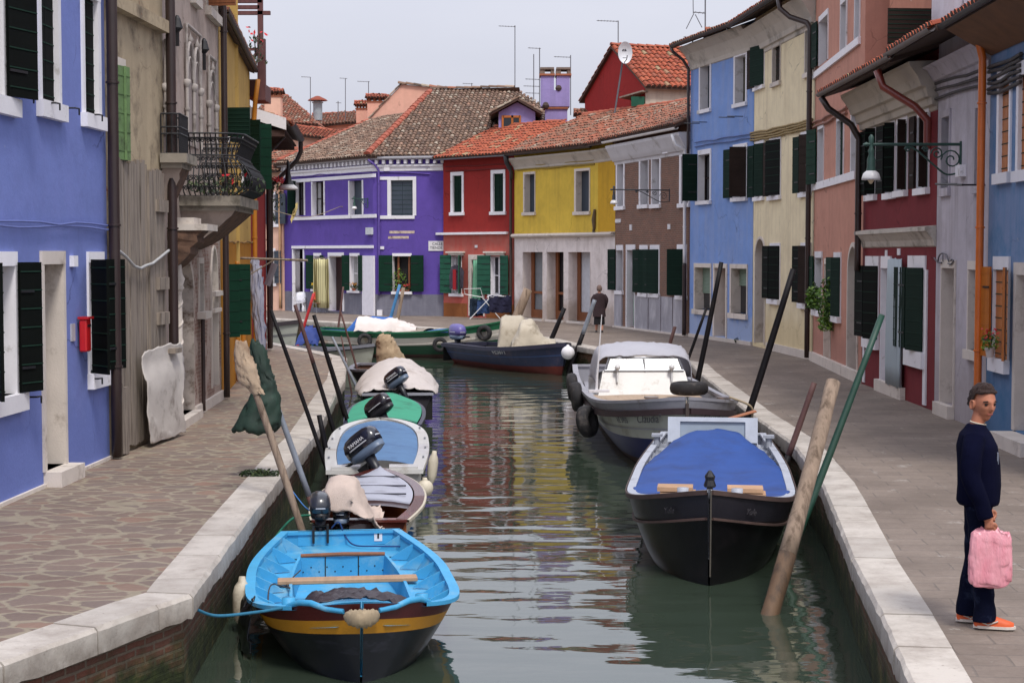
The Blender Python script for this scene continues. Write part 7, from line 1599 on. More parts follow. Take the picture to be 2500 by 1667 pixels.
# sack and rag on the left poles
t9, t10 = o9[2], o10[2]; f9 = (o9[2]-o9[1]).normalized(); a9 = t9
GSACK = plain('dark_green_nylon', (30,54,42), .7, .3, 4, dirt=(18,32,24), dirtamt=.5)
def ringcloth(name, label, cat, axis_pts, radii, mat, seed, wr=.04, n=12, squash=.7):
    rows = []
    for c, r in zip(axis_pts, radii):
        c = V(c); rows.append([c+V((math.cos(a)*r, math.sin(a)*r*squash, math.sin(a*3+seed)*r*.08)) for a in [2*math.pi*k/n for k in range(n+1)]])
    return cloth(name, label, cat, rows, mat, wr=wr, seed=seed, wscale=6)
Y9 = 20.2
ringcloth('green_sack', 'dark green nylon sack tied to the steel blue pole over the left quay', 'sack', [ony((x, y), Y9) for x, y in ((622,838),(628,880),(640,930),(645,960),(640,1000),(628,1040),(618,1055))], [.05,.1,.12,.16,.22,.28,.26], GSACK, 3, wr=.02)
ringcloth('cream_rag', 'cream rag wrapped round the top of the bleached pole at the left quay', 'rag', [ony((x, y), 18.6) for x, y in ((586,838),(590,870),(598,900),(606,930),(620,950),(632,965))], [.05,.08,.1,.11,.07,.055], plain('dirty_cream_cloth', (170,148,124), .95, .2, 4, dirt=(126,100,78), dirtamt=.5, bmp=.5), 6, wr=.012)
rope('blue line looped between the bleached pole and the motor', [ony((700,1180),18.8), ony((715,1200),18.8), ony((740,1232),18.6), ony((755,1245),18.4)], plain('blue_line', (60,110,170), .9), .008)
# ================= PEOPLE =================
def remeshed(mb, name, mat, parent, vox=.012, smooth=6):
    o = mb.build(name, mat, parent, local=True, smooth=True); m = o.modifiers.new('remesh', 'REMESH'); m.mode = 'VOXEL'; m.voxel_size = vox; m.use_smooth_shade = True
    s = o.modifiers.new('smooth', 'SMOOTH'); s.factor = .5; s.iterations = smooth; return o
def loft(mb, secs, n=20):
    """sections (x, y, z, half depth, half width) stacked upward, closed at both ends"""
    rows = [[(cx+a*math.cos(t), cy+b*math.sin(t), z) for t in [2*math.pi*k/n for k in range(n)]] for cx, cy, z, a, b in secs]
    mb.grid(rows, closeu=True); mb.face(list(reversed(rows[0]))); mb.face(rows[-1])
def limb(mb, pts, rad): mb.tube(catmull(pts, 4), [r for r in __import__('itertools').chain(*[[rad[i]+(rad[i+1]-rad[i])*k/4 for k in range(4)] for i in range(len(rad)-1)])]+[rad[-1]], 14)
def head_mesh(mb, c, yaw=0, pitch=0, s=1.0, mi=0):
    """a modelled head: skull, brow, eye sockets, nose, lips, chin, ears; faces local +x before yaw"""
    M = Matrix.Translation(V(c)) @ Matrix.Rotation(yaw, 4, 'Z') @ Matrix.Rotation(pitch, 4, 'Y'); G = lambda d2, w: math.exp(-d2/(w*w)); rows = []
    for j in range(45):
        th = math.pi*j/44; r = []
        for i in range(56):
            ph = 2*math.pi*i/56; x, y, z = math.sin(th)*math.cos(ph), math.sin(th)*math.sin(ph), math.cos(th)
            X, Y, Z = .094*x, .069*y, .12*z
            if Z < 0: Y *= 1-.30*min(1, -Z/.118)**1.5; X = X*(1-.12*min(1, -Z/.118)) if X < 0 else X
            if x < 0 and Z > -.03: X -= .012
            if x > 0:
                X = X*(1-.08)+.004 if Z < 0 else X
                e = lambda zz, yy, wz, wy: G(((Z-zz)/wz)**2+((Y-yy)/wy)**2, 1)
                X += .026*e(-.022, 0, .017, .011)+.015*e(.0, 0, .022, .009)+.006*e(.028, 0, .014, .045)-.011*(e(.008, .031, .013, .017)+e(.008, -.031, .013, .017))
                X += .007*e(-.055, 0, .008, .022)+.012*e(-.098, 0, .02, .028)-.005*e(-.075, 0, .009, .025)+.004*(e(-.018, .045, .02, .016)+e(-.018, -.045, .02, .016))
            r.append(M @ (V((X, Y, Z))*s))
        rows.append(r)
    mb.grid(rows, mi, closeu=True)
    for sg in (1, -1):
        P = [M @ (V((-.008+.016*math.cos(a)*1.0, sg*(.074+.012*(1 if math.cos(a) < 0 else .4)), -.008+.03*math.sin(a)))*s) for a in [2*math.pi*k/10 for k in range(11)]]; mb.tube(P, .006*s, 6, mi)
        mb.tube([M @ (V((-.01, sg*.07, .008))*s), M @ (V((-.01, sg*.074, -.028))*s)], .011*s, 6, mi)
    return M
def face_parts(o, M, s, eye, brow, lip):
    mb = MB()
    for sg in (1, -1): mb.lathe([(.0,-.011),(.009,-.007),(.012,0),(.009,.007),(0,.011)], M @ (V((.076, sg*.031, .008))*s), 10, axis=(0,0,1))
    mb.build('eyes', eye, o, local=True, smooth=True); mb = MB()
    for sg in (1, -1):
        mb.tube([M @ (V((.083, sg*.012, .026))*s), M @ (V((.085, sg*.03, .031))*s), M @ (V((.07, sg*.05, .025))*s)], .0045*s, 6)
        mb.tube([M @ (V((.086, sg*.022, .013))*s), M @ (V((.086, sg*.032, .015))*s), M @ (V((.08, sg*.042, .011))*s)], .003*s, 5)
    mb.build('eyebrows', brow, o, local=True); mb = MB()
    mb.tube([M @ (V((.082, -.022, -.057))*s), M @ (V((.094, -.008, -.054))*s), M @ (V((.094, .008, -.054))*s), M @ (V((.082, .022, -.057))*s)], [.002,.005,.005,.002], 6); mb.build('lips', lip, o, local=True, smooth=True)
def skull_cap(mb, M, s, z0f, grow=.012, bumpy=.006, seed=1, back=-.07):
    from mathutils import noise as mn
    rows = []
    for j in range(20):
        r = []
        for i in range(40):
            ph = 2*math.pi*i/40; lim = z0f(ph); zz = 1-(1-lim)*(j/19)**.85; th = math.acos(max(-1, min(1, zz)))
            p = V(((.094+grow)*math.sin(th)*math.cos(ph)-.006, (.074+grow)*math.sin(th)*math.sin(ph), (.118+grow*1.3)*math.cos(th)+.002))
            if j == 19: p *= .93
            n_ = mn.noise(p*42+V((seed,0,0)))*bumpy+mn.noise(p*95)*bumpy*.5; r.append(M @ ((p+p.normalized()*n_)*s))
        rows.append(r)
    mb.grid(rows, closeu=True)
def fist(mb, c, fwd, down, side, s=1.0):
    """hand closed round a handle: palm, four unequal fingers curled under, thumb from the side of the palm"""
    c, F, D, S = V(c), V(fwd).normalized(), V(down).normalized(), V(side).normalized()
    mb.tube([c-D*.07, c-D*.03, c+D*.012], [.024*s,.032*s,.036*s], 10, squash=.7)
    for k, (ln, r) in enumerate(((.9,.0095),(1,.0098),(.93,.0092),(.75,.008))):
        a = c+F*(.033-.021*k)*s+D*.012; mb.tube([a, a+D*.028*ln*s+S*.006, a+D*.046*ln*s+S*.022, a+D*.036*ln*s+S*.042*ln, a+D*.014*s+S*.04*ln], [r*s*1.05, r*s, r*s, r*s*.95, r*s*.8], 8)
    a = c+F*.036*s-D*.025; mb.tube([a, a+F*.014+D*.02, a+F*.008+D*.045+S*.012, a-F*.008+D*.05+S*.035], [.012*s,.0115*s,.01*s,.008*s], 8)
SKIN = plain('tanned_skin', (164,104,78), .6, .14, 14, bmp=.12, dirt=(120,70,54), dirtamt=.35); SKIN2 = plain('pale_skin', (196,142,120), .6, .08, 12)
NVY = plain('navy_sweater_wool', (10,12,34), .95, .2, 9, bmp=.4, spec=.06); JEAN = plain('dark_denim', (9,13,32), .95, .25, 5, dirt=(44,52,74), dirtamt=.35, bmp=.4, spec=.08)
# --- young man with a pink bag ---
man = thing('person', 'young man in navy sweater and dark jeans carrying a pink bag on the right walkway', 'person', (3.47, 12.12, 0), R(-14))
mb = MB(); hips = .93
loft(mb, [(-.0,0,.82,.06,.11), (-.0,0,.92,.085,.13), (-.0,0,1.05,.095,.14), (-.01,0,1.2,.12,.17), (-.02,0,1.35,.12,.19), (-.03,0,1.43,.09,.18), (-.025,0,1.47,.06,.1), (-.015,0,1.5,.052,.056), (.008,0,1.6,.05,.052)])
limb(mb, [(-.03,-.17,1.41), (-.055,-.235,1.14), (.035,-.23,.9), (.06,-.225,.82)], [.058,.046,.034,.028]); limb(mb, [(-.03,.17,1.41), (-.0,.25,1.14), (.05,.235,.92), (.08,.225,.85)], [.058,.046,.034,.028])
for sg, dx in ((1,-.05), (-1,.05)): limb(mb, [(-.0,sg*.09,.88), (.01+dx*.5,sg*.1,.48), (dx,sg*.1,.09)], [.09,.06,.042])
fist(mb, (.075,-.225,.775), (1,0,0), (0.1,0,-1), (0,.9,0)); fist(mb, (.09,.22,.8), (1,0,0), (.1,0,-1), (0,-.9,0))
HM = head_mesh(mb, (.028,0,1.655), yaw=R(-58), pitch=R(8), s=1.13)
body = remeshed(mb, 'body', SKIN, man, .0055, 3)
face_parts(man, HM, 1.13, plain('dark_eye', (26,18,16), .2), plain('dark_brow', (30,20,18), .8), plain('lips_colour', (146,74,64), .5))
mb = MB(); skull_cap(mb, HM, 1.13, lambda ph: .5+.12*math.cos(ph)**3 if math.cos(ph) > .1 else (-.25 if math.cos(ph) < -.3 else .02), grow=.016, bumpy=.014)
mb.build('hair', plain('short_dark_brown_hair', (52,32,26), .8, .35, 60, bmp=.8), man, local=True, smooth=True)
mb = MB()
loft(mb, [(.005,0,.9,.14,.185), (.0,0,.93,.155,.2), (.005,0,1.05,.158,.205), (-.0,0,1.2,.155,.212), (-.015,0,1.34,.148,.218), (-.03,0,1.43,.115,.2), (-.025,0,1.475,.075,.12), (-.018,0,1.505,.064,.07)], 28)
limb(mb, [(-.03,-.165,1.42), (-.06,-.245,1.28), (-.06,-.25,1.13), (.0,-.24,.98), (.05,-.23,.83)], [.078,.076,.072,.064,.054]); limb(mb, [(-.03,.165,1.42), (-.02,.245,1.28), (.0,.255,1.13), (.035,.245,1.0), (.07,.23,.86)], [.078,.076,.072,.064,.054])
from mathutils import noise as MN
mb.v = [tuple(V(p)+V((1,1,.3))*MN.noise(V(p)*V((1,1,1)).x*9)*.012) for p in mb.v]
remeshed(mb, 'sweater', NVY, man, .009, 4)
mb = MB(); mb.tube([(-.008+.055*math.cos(a), .058*math.sin(a), 1.508-.012*math.cos(a)) for a in [2*math.pi*k/16 for k in range(17)]], .006, 6); mb.build('pale_collar', plain('cream_tshirt', (200,190,170), .9), man, local=True)
mb = MB(); mb.box((.132,-.07,1.27), (.01,.07,.06)); mb.box((.136,-.08,1.25), (.008,.02,.07)); mb.build('chest_print', plain('chest_print', (110,116,130), .8), man, local=True)
mb = MB(); loft(mb, [(.0,0,.84,.1,.15), (-.0,0,.92,.118,.17), (.0,0,.99,.112,.16)], 24)
for sg, dx in ((1,-.06), (-1,.06)): limb(mb, [(-.005,sg*.085,.9), (.0+dx*.2,sg*.095,.7), (.012+dx*.5,sg*.1,.48), (dx*.8,sg*.1,.25), (dx,sg*.1,.05)], [.1,.085,.072,.076,.088])
mb.v = [tuple(V(p)+V((1,.8,.0))*MN.noise(V((p[0]*5, p[1]*5, p[2]*11)))*.014) for p in mb.v]
remeshed(mb, 'jeans', JEAN, man, .009, 3)
for sg, dx in ((1,-.06), (-1,.06)):
    mb = MB(); rows = []
    for x, w, h in ((-.1,.02,.05),(-.09,.036,.075),(-.04,.04,.09),(.02,.042,.085),(.08,.046,.065),(.13,.046,.05),(.165,.035,.04),(.185,.012,.03)): rows.append([(dx+x+.02, sg*.1+w*math.cos(a), .014+h*max(0, math.sin(a))) for a in [math.pi*k/9 for k in range(10)]])
    mb.grid(rows); mb.face(rows[0])
    sh = mb.build('shoe', plain('orange_trainer', (206,84,26), .55, .12, 8), man, local=True, smooth=True)
    mb = MB(); P = [(dx+.02+x, sg*.1+y) for x, y in ((-.105,.02),(-.06,.046),(.05,.05),(.13,.052),(.18,.035),(.2,0),(.18,-.035),(.13,-.052),(.05,-.05),(-.06,-.046),(-.105,-.02))]
    mb.grid([[(x, y, z) for x, y in P] for z in (0, .02)], closeu=True); mb.face([(x, y, .02) for x, y in P]); mb.build('sole', plain('white_sole', (200,190,180), .7), sh, local=True)
    mb = MB(); mb.tube([(dx-.03,sg*.1-.044,.05),(dx+.02,sg*.1-.047,.03),(dx+.09,sg*.1-.047,.06)], .006, 5); mb.build('side_stripe', plain('white_sole', (200,190,180)), sh, local=True)
# pink plastic bag
PKB, n_, b_ = newmat('pink_plastic'); b_.inputs['Roughness'].default_value = .28; b_.inputs['Transmission Weight'].default_value = .25
wv_ = noise(n_, 9, 3, .5, stretch=(1.6,1.6,.5)); n_.links.new(mixc(n_, wv_, lin((232,134,152)), lin((246,188,196))), b_.inputs['Base Color']); bump(n_, b_, noise(n_, 13, 4, .6, stretch=(1.5,1.5,.35)), .6, .04)
MM = ORG[man.name]; hc = V((.085,-.205,.74)); rows = []
for zz, a, b, sg_ in ((-.0,.04,.012,0),(-.02,.1,.02,0),(-.06,.14,.035,0),(-.16,.148,.05,0),(-.24,.155,.055,0),(-.32,.152,.055,0),(-.385,.148,.05,0),(-.4,.13,.035,0),(-.4,.0,.0,0)):
    rows.append([MM @ (hc+V((a*math.copysign(abs(math.cos(t))**.45, math.cos(t)), b*math.copysign(abs(math.sin(t))**.6, math.sin(t))-.01, zz+.02*math.cos(2*t)*(zz < -.02)))) for t in [2*math.pi*k/14 for k in range(15)]])
cloth('plastic_bag', 'crumpled pink plastic carrier bag hanging from the young man hand', 'carrier bag', rows, PKB, wr=.01, seed=21, wscale=5, thick=.002)
mb = MB(); hw = MM @ hc
for dx in (-.012,.02): mb.tube([MM @ (hc+V((dx*2.5,0,-.06))), MM @ (hc+V((dx,.0,.0))), MM @ (hc+V((dx*.5,.02,.035))), MM @ (hc+V((dx,.035,-.0))), MM @ (hc+V((dx*2.5,.03,-.08)))], .007, 6)
o = mb.build('bag_handle', PKB, bpy.data.objects['plastic_bag'], smooth=True)
# --- elderly woman walking away on the far bank ---
wp = onz((1463,811)); wom = thing('person', 'elderly woman in dark brown coat and black skirt walking away on the far bank', 'person', tuple(wp), R(96))
mb = MB(); loft(mb, [(0,0,.55,.12,.16), (0,0,.8,.14,.19), (0,0,1.0,.12,.17), (0,0,1.25,.12,.19), (-.02,0,1.33,.09,.17), (-.0,0,1.37,.05,.07), (.02,0,1.46,.045,.045)])
for sg, dx in ((1,.1), (-1,-.08)): limb(mb, [(0,sg*.08,.6), (dx*.5,sg*.085,.36), (dx,sg*.09,.07)], [.09,.058,.036])
for sg, dx in ((1,-.05), (-1,.08)): limb(mb, [(-.02,sg*.16,1.3), (-.02+dx*.2,sg*.24,1.06), (.03+dx,sg*.23,.84)], [.055,.045,.03]); fist(mb, (.04+dx,sg*.23,.78), (1,0,0), (0,0,-1), (0,-sg,0), .9)
HW = head_mesh(mb, (.02,0,1.53), s=.94); remeshed(mb, 'body', SKIN2, wom, .008, 3)
mb = MB(); skull_cap(mb, HW, .95, lambda ph: .5 if math.cos(ph) > .45 else -.55, grow=.024, bumpy=.014, seed=4); mb.build('hair', plain('grey_hair', (112,92,84), .9, .25, 50, bmp=.7), wom, local=True, smooth=True)
mb = MB(); loft(mb, [(0,0,.54,.19,.235), (0,0,.6,.185,.23), (0,0,.85,.165,.215), (0,0,1.05,.15,.2), (0,0,1.22,.15,.21), (-.02,0,1.33,.11,.19), (-.01,0,1.385,.07,.09)], 24)
for sg, dx in ((1,-.05), (-1,.08)): limb(mb, [(-.02,sg*.15,1.31), (-.03,sg*.235,1.18), (-.02+dx*.2,sg*.25,1.05), (.025+dx,sg*.235,.85)], [.072,.07,.06,.046])
mb.v = [tuple(V(p)+V((1,1,0))*MN.noise(V((p[0]*6, p[1]*6, p[2]*3)))*.014) for p in mb.v]; remeshed(mb, 'coat', plain('dark_brown_coat', (50,34,38), .9, .2, 8, bmp=.3), wom, .011, 3)
mb = MB(); loft(mb, [(0,0,.27,.15,.2), (0,0,.5,.15,.19), (0,0,.7,.13,.17)], 24); remeshed(mb, 'skirt', plain('black_skirt', (20,18,22), .9), wom, .012, 2)
for sg, dx in ((1,.1), (-1,-.08)):
    mb = MB(); mb.grid([[(dx+x, sg*.09+w*math.cos(a), .004+h*max(0, math.sin(a))) for a in [math.pi*k/8 for k in range(9)]] for x, w, h in ((-.08,.01,.03),(-.06,.035,.06),(.02,.04,.06),(.1,.042,.045),(.16,.02,.03))]); mb.build('shoe', plain('black_shoe', (24,20,20), .5), wom, local=True, smooth=True)
# ================= kinds that occur several times share a group phrase =================
GP = {'house': 'painted houses along the canal and behind it', 'boat': 'boats moored in the canal', 'tyre': 'tyres used as boat fenders', 'fender': 'fenders hanging between boats and walls', 'chimney': 'chimneys on the tiled roofs',
      'plant': 'plants and flowers on sills and walls', 'sign': 'plaques and plates on the house fronts', 'street lamp': 'lamps on wall brackets', 'rope': 'mooring ropes and lines', 'boat cover': 'covers stretched over the boats', 'cloth cover': 'cloths wrapped over outboards',
      'curtain': 'curtains hung in the doorways', 'laundry': 'laundry hung out to dry', 'tarpaulin': 'tarpaulins laid over things', 'chair': 'chairs outside the purple house', 'planks': 'plank stacks on the black boat', 'quay wall': 'canal walls', 'person': 'people on the right hand bank'}
tops = [o for o in bpy.data.objects if o.parent is None and o.get('category')]
for c, g in GP.items():
    q = [o for o in tops if o['category'] == c]
    if len(q) > 1:
        for o in q:
            if not o.get('group'): o['group'] = g
# ================= SMALL THINGS ON THE HOUSES AND BANKS =================
def hcloth(name, label, cat, h, i, F, x0, x1, y0, y1, mat, out=.12, folds=6, amp=.05, taper=0, seed=1, wr=.012):
    """cloth hanging in front of a facade, with vertical folds"""
    u0, u1, z0, z1 = h.rect(i, F, x0, x1, y0, y1); n = folds*4; rows = []
    for j in range(7):
        f = j/6; z_ = z1+(z0-z1)*f; rows.append([h.pt(i, (u0+u1)/2+(u0-u1)*(.5-k/n)*(1-taper*(1-f)), z_, out+amp*math.sin(k/n*folds*2*math.pi+f*.5)*(.4+.6*f)) for k in range(n+1)])
    return cloth(name, label, cat, rows, mat, wr=wr, seed=seed, thick=.006, wscale=3, sub=1)
def stripes(name, c1, c2, h, i, freq):
    m, n, b = newmat(name); t, _, _ = h.tn(i); g = N(n, 'ShaderNodeTexCoord'); dt = N(n, 'ShaderNodeVectorMath', operation='DOT_PRODUCT'); n.links.new(N(n, 'ShaderNodeNewGeometry').outputs['Position'], dt.inputs[0]); dt.inputs[1].default_value = t
    mu = N(n, 'ShaderNodeMath', operation='MULTIPLY'); n.links.new(dt.outputs['Value'], mu.inputs[0]); mu.inputs[1].default_value = freq; fr = N(n, 'ShaderNodeMath', operation='FRACT'); n.links.new(mu.outputs[0], fr.inputs[0])
    n.links.new(ramp(n, fr.outputs[0], [(.0, lin(c1)), (.55, lin(c1)), (.62, lin(c2)), (.95, lin(c2)), (1, lin(c1))]), b.inputs['Base Color']); b.inputs['Roughness'].default_value = .9; return m
CURT = stripes('striped_curtain_cloth', (206,198,150), (112,102,60), hp, 0, 5.2)
hcloth('door_curtain', 'pale yellow striped curtain blown out of the purple house doorway', 'curtain', hp, 0, Z7, 745, 890, 520, 985, CURT, out=.55, folds=6, amp=.07, seed=1)
mb = MB(); u0, z0 = hp.uz(0, Z7(745,560)); u1, z1 = hp.uz(0, Z7(920,505))
c0 = hp.pt(0, u0, z1-.05, .55); o = thing('curtain_rail', 'slanting rail and cloth that join the striped curtain to its doorway', 'curtain rail', tuple(c0)); mb.tube([c0, hp.pt(0, u1, z1+.05, .02)], .018, 6); mb.build('rail', OLDW, o)
hcloth('bag_on_door', 'beige cloth bag hanging on a grey curtain in the first purple house doorway', 'bag', hp, 0, Z7, 458, 500, 440, 830, plain('grey_lace', (150,146,148), .9), out=-.1, folds=3, amp=.03)
GL = stripes('green_curtain', (104,160,128), (84,140,110), hr, 0, 9); hcloth('door_curtain', 'green cloth curtain in the doorway of the red house', 'curtain', hr, 0, Z8, 372, 450, 405, 850, GL, out=.1, folds=3, amp=.04, taper=.35, seed=2)
hcloth('door_curtain', 'pale green curtain in the narrow doorway of the brick house', 'curtain', HBK, 0, Z8, 1715, 1752, 430, 965, plain('pale_green_cloth', (120,168,140), .9), out=-.15, folds=3, amp=.03)
hcloth('door_curtain', 'white and pale blue curtain over the door of the dark red house', 'curtain', hd, 0, R2, 466, 556, 480, 1295, stripes('white_blue_curtain', (170,182,188), (150,164,172), hd, 0, 4), out=.1, folds=5, amp=.05, seed=4)
mb = MB(); u0, u1, z0, z1 = hr.rect(0, Z8, 205, 330, 450, 690); c = hr.pt(0, (u0+u1)/2, z1, .3)
o = cloth('hanging_jacket', 'grey jacket with red lining hanging to dry at the red house window', 'jacket', [[hr.pt(0, (u0+u1)/2+(u1-u0)*k*w_, z1+(z0-z1)*f, .35+.06*math.cos(k*6)) for k in (-.5,-.42,-.25,-.12,-.1,.1,.12,.25,.42,.5)] for f, w_ in ((0,.35),(.12,.8),(.35,.95),(.7,.95),(.85,.9))], plain('charcoal_jacket', (72,68,80), .9), wr=.02, seed=5)
T_, n_, _ = hr.tn(0); mb = MB(); mb.box(hr.pt(0, (u0+u1)/2+.02, (z0+z1)/2, .42), (.2,.03,(z1-z0)*.72), X=T_, Y=n_); mb.build('red_lining', plain('red_lining', (160,24,36), .9), o)
# drying rack
dr = onz(Z8(490,905)); dr.y -= .2; o = thing('drying_rack', 'white folding laundry rack with dark clothes before the red house', 'laundry rack', tuple(dr), R(4)); WM = plain('white_rack_metal', (214,214,214), .4)
mb = MB()
for y in (-.25,.25):
    mb.tube([(-.75,y,0),(.15,y,.95)], .018, 6); mb.tube([(.55,y,0),(-.25,y,.95)], .018, 6)
mb.build('legs', WM, o, local=True); mb = MB()
for a, b in (((-.95,1.05),(-.2,.92)), ((.0,.92),(.95,.98))):
    for y in (-.3,-.18,-.06,.06,.18,.3): mb.tube([(a[0],y,a[1]),(b[0],y,b[1])], .008, 5)
    for e in (a, b): mb.tube([(e[0],-.3,e[1]),(e[0],.3,e[1])], .014, 6)
for x0, x1, z0, z1 in ((-1.0,-.75,1.05,1.3),): mb.tube([(-.95,-.3,1.05),(-1.0,-.3,1.28),(-.3,-.3,1.3),(-.2,-.3,.92)], .012, 6)
mb.build('rails', WM, o, local=True)
Mr = ORG[o.name]
for nm, lab, x0, x1, z0, z1, y, mt in (('drying_cloth','navy garment on the right wing of the white laundry rack',.05,1.0,.96,.25,-.32,plain('navy_garment', (22,22,50), .9)), ('drying_cloth','blue denim garment on the middle of the white laundry rack',-.45,.1,.8,.2,-.1,plain('denim_garment', (40,64,104), .9)), ('drying_cloth','dark garment low on the left wing of the white laundry rack',-.75,-.4,.85,.08,.1,plain('dark_teal_garment', (26,44,62), .9))):
    cloth(nm, lab, 'laundry', [[Mr @ V((x0+(x1-x0)*k/6, y+.04*math.sin(k*2+j), z0+(z1-z0)*j/4)) for k in range(7)] for j in range(5)], mt, wr=.02, seed=len(lab))
# chairs
pc = onz(Z7(515,1022)); WP = plain('white_plastic', (216,216,222), .4, .04, 3); o = thing('plastic_chair', 'white plastic garden chair by the first purple house door', 'chair', tuple(pc), R(-100))
mb = MB(); mb.box((0,0,.43), (.46,.46,.04)); mb.build('seat', WP, o, local=True)
for x in (-.2,.2):
    for y in (-.2,.2): mb = MB(); mb.tube([(x*1.2,y*1.15,0),(x,y,.43)], .026, 6); mb.build('leg', WP, o, local=True)
mb = MB(); mb.grid([[(-.21-.12*f-.05*math.cos(k*.9-1.35), -.25+.1*k, .45+.45*f+.04*math.sin(k*math.pi/5)*f) for k in range(6)] for f in (0,.3,.6,1)]); o2 = mb.build('backrest', WP, o, local=True, smooth=True); m_ = o2.modifiers.new('t','SOLIDIFY'); m_.thickness = .03
for y in (-.25,.25): mb = MB(); mb.tube([(-.27,y,.66),(.1,y,.67),(.2,y,.62),(.2,y,.43)], .022, 6); mb.build('armrest', WP, o, local=True)
bt = onz(Z7(552,1025)); o = thing('bottle', 'white plastic bottle standing under the garden chair', 'bottle', tuple(bt)); mb = MB(); mb.lathe([(0,0),(.07,0),(.08,.03),(.08,.2),(.03,.27),(.03,.31),(0,.31)], (0,0,0), 12); mb.build('body', WP, o, local=True, smooth=True)
tc_ = onz(Z7(700,1035)); o = thing('folding_chair', 'tubular metal chair with round orange back left of the striped curtain', 'chair', tuple(tc_), R(-60)); mb = MB()
for y in (-.22,.22): mb.tube([(.25,y,0),(.18,y,.45),(-.2,y,.45),(-.28,y,.85)], .014, 6); mb.tube([(-.3,y,0),(-.15,y,.45)], .014, 6)
mb.build('frame', GREYM, o, local=True); mb = MB(); mb.box((0,0,.46), (.4,.42,.02)); mb.build('seat', plain('brown_seat', (130,84,66), .7), o, local=True); mb = MB(); mb.lathe([(0,-.01),(.2,-.01),(.21,0),(.2,.012),(0,.012)], (-.27,0,.78), 18, axis=(1,0,.2)); mb.build('backrest', plain('orange_seat_back', (186,84,50), .6), o, local=True)
# plaques
def plaque(name, label, h, i, F, x0, x1, y0, y1, lines, size, out=.03):
    u0, u1, z0, z1 = h.rect(i, F, x0, x1, y0, y1); c = h.pt(i, (u0+u1)/2, (z0+z1)/2, 0); o = thing(name, label, 'sign', tuple(c)); mb = MB(); h.ubox(mb, i, u0, u1, z0, z1, .002, out); mb.build('board', plain('plaque_white', (206,204,206), .6, .05, 4), o)
    T_, n_, _ = h.tn(i)
    for k, tx in enumerate(lines):
        p = h.pt(i, (u0+u1)/2+.06*(k == 0)+.0, z1-(z1-z0)*(k+.75)/(len(lines)+.5), out+.003); text_mesh('lettering', tx, size, ORG[o.name].inverted() @ basis(p, T_, (0,0,1)), plain('black_lettering', (30,30,34), .7), o)
plaque('street_sign', 'white street name sign at the right edge of the purple house', hp, 1, Z7, 1750, 1897, 347, 441, ['CALLE', 'TIENDE'], .17)
for lab, hh, i, F, a in (('small white number plate over the red house door', hr, 0, Z8, (386,408,275,298)), ('small white plaque on the corner of the brick house by the yellow wall', HBK, 0, Z8, (1592,1638,52,84)), ('narrow white plate on the brick house above the door', HBK, 0, Z8, (1714,1733,100,150)), ('narrow white plate on the right half of the brick house', HBK, 0, Z8, (2040,2062,96,140))): plaque('number_plate', lab, hh, i, F, *a, [], .1)
# plants
LEAFS = attr_ramp('leaf_green', [(0,(62,100,26)),(.5,(96,144,40)),(1,(150,184,70))], rough=.6, bmp=0); LEAFD = attr_ramp('leaf_dark', [(0,(26,44,22)),(.6,(48,72,30)),(1,(84,96,48))], rough=.6, bmp=0)
TERRA = plain('terracotta', (166,84,56), .85, .15, 6)
def plant(label, c, w, hgt, leaf, n=150, flower=None, nf=12, pot=None, trail=0, seed=1, ls=.05, name='potted_plant', d=None):
    c = V(c); r = random.Random(seed); o = thing(name, label, 'plant', tuple(c)); mb = MB(); ff = MB(); d = d or w
    for k in range(n+nf*(flower is not None)):
        a, q = r.uniform(0, 6.28), r.random()**.5; p = V((math.cos(a)*q*w/2, math.sin(a)*q*d/2, r.uniform(0, hgt)*(1-.4*q)))
        if trail and k % 2: p.z = -r.random()*trail; p.x *= .8; p.y *= .8
        A = V((r.gauss(0,1), r.gauss(0,1), r.gauss(0,1))).normalized(); B = A.orthogonal().normalized(); isf = k >= n; s_ = ls*r.uniform(.6,1.4)*(1.2 if isf else 1)
        if isf: p.z = hgt*r.uniform(.6,1.05)
        (ff if isf else mb).face([p-A*s_, p-B*s_*.45, p+A*s_, p+B*s_*.45], 0, r.uniform(.01,1))
    for k in range(5): a = r.uniform(0,6.28); mb.tube([(0,0,-.02),(math.cos(a)*w*.2,math.sin(a)*d*.2,hgt*.8)], .006, 4)
    mb.build('foliage', leaf, o, local=True)
    if flower: ff.build('flowers', flower, o, local=True)
    if pot: pm = MB(); ph = pot[1]; pm.lathe([(0,-ph),(pot[0]*.7,-ph),(pot[0],0),(pot[0]*1.12,0),(pot[0]*1.12,.03),(pot[0]*.9,.03),(0,-.02)], (0,0,0), 14); pm.build('pot', pot[2], o, local=True)
    return o
def hp_at(h, i, F, x, y, out=.0): u, z_ = h.uz(i, F(x, y)); return h.pt(i, u, z_, out)
plant('yellow flowers on the sill left of the striped curtain', hp_at(hp,0,Z7,682,800,.08), .45, .25, LEAFD, 60, plain('yellow_petals', (196,158,26), .7), 30, (.1,.1,TERRA), seed=2); plant('yellow and red flowers on the sill right of the striped curtain', hp_at(hp,0,Z7,1050,802,.08), .4, .25, LEAFD, 60, plain('orange_petals', (190,130,50), .7), 24, (.1,.1,TERRA), seed=3)
plant('tall leafy plant in a red pot inside the large purple house window', hp_at(hp,1,Z7,1460,815,-.1), .75, 1.05, LEAFS, 160, None, 0, (.15,.2,TERRA), seed=4); plant('small red flowering pot at the large purple house window', hp_at(hp,1,Z7,1535,820,-.05), .35, .3, LEAFD, 50, plain('red_petals', (190,30,40), .7), 20, (.12,.14,TERRA), seed=5)
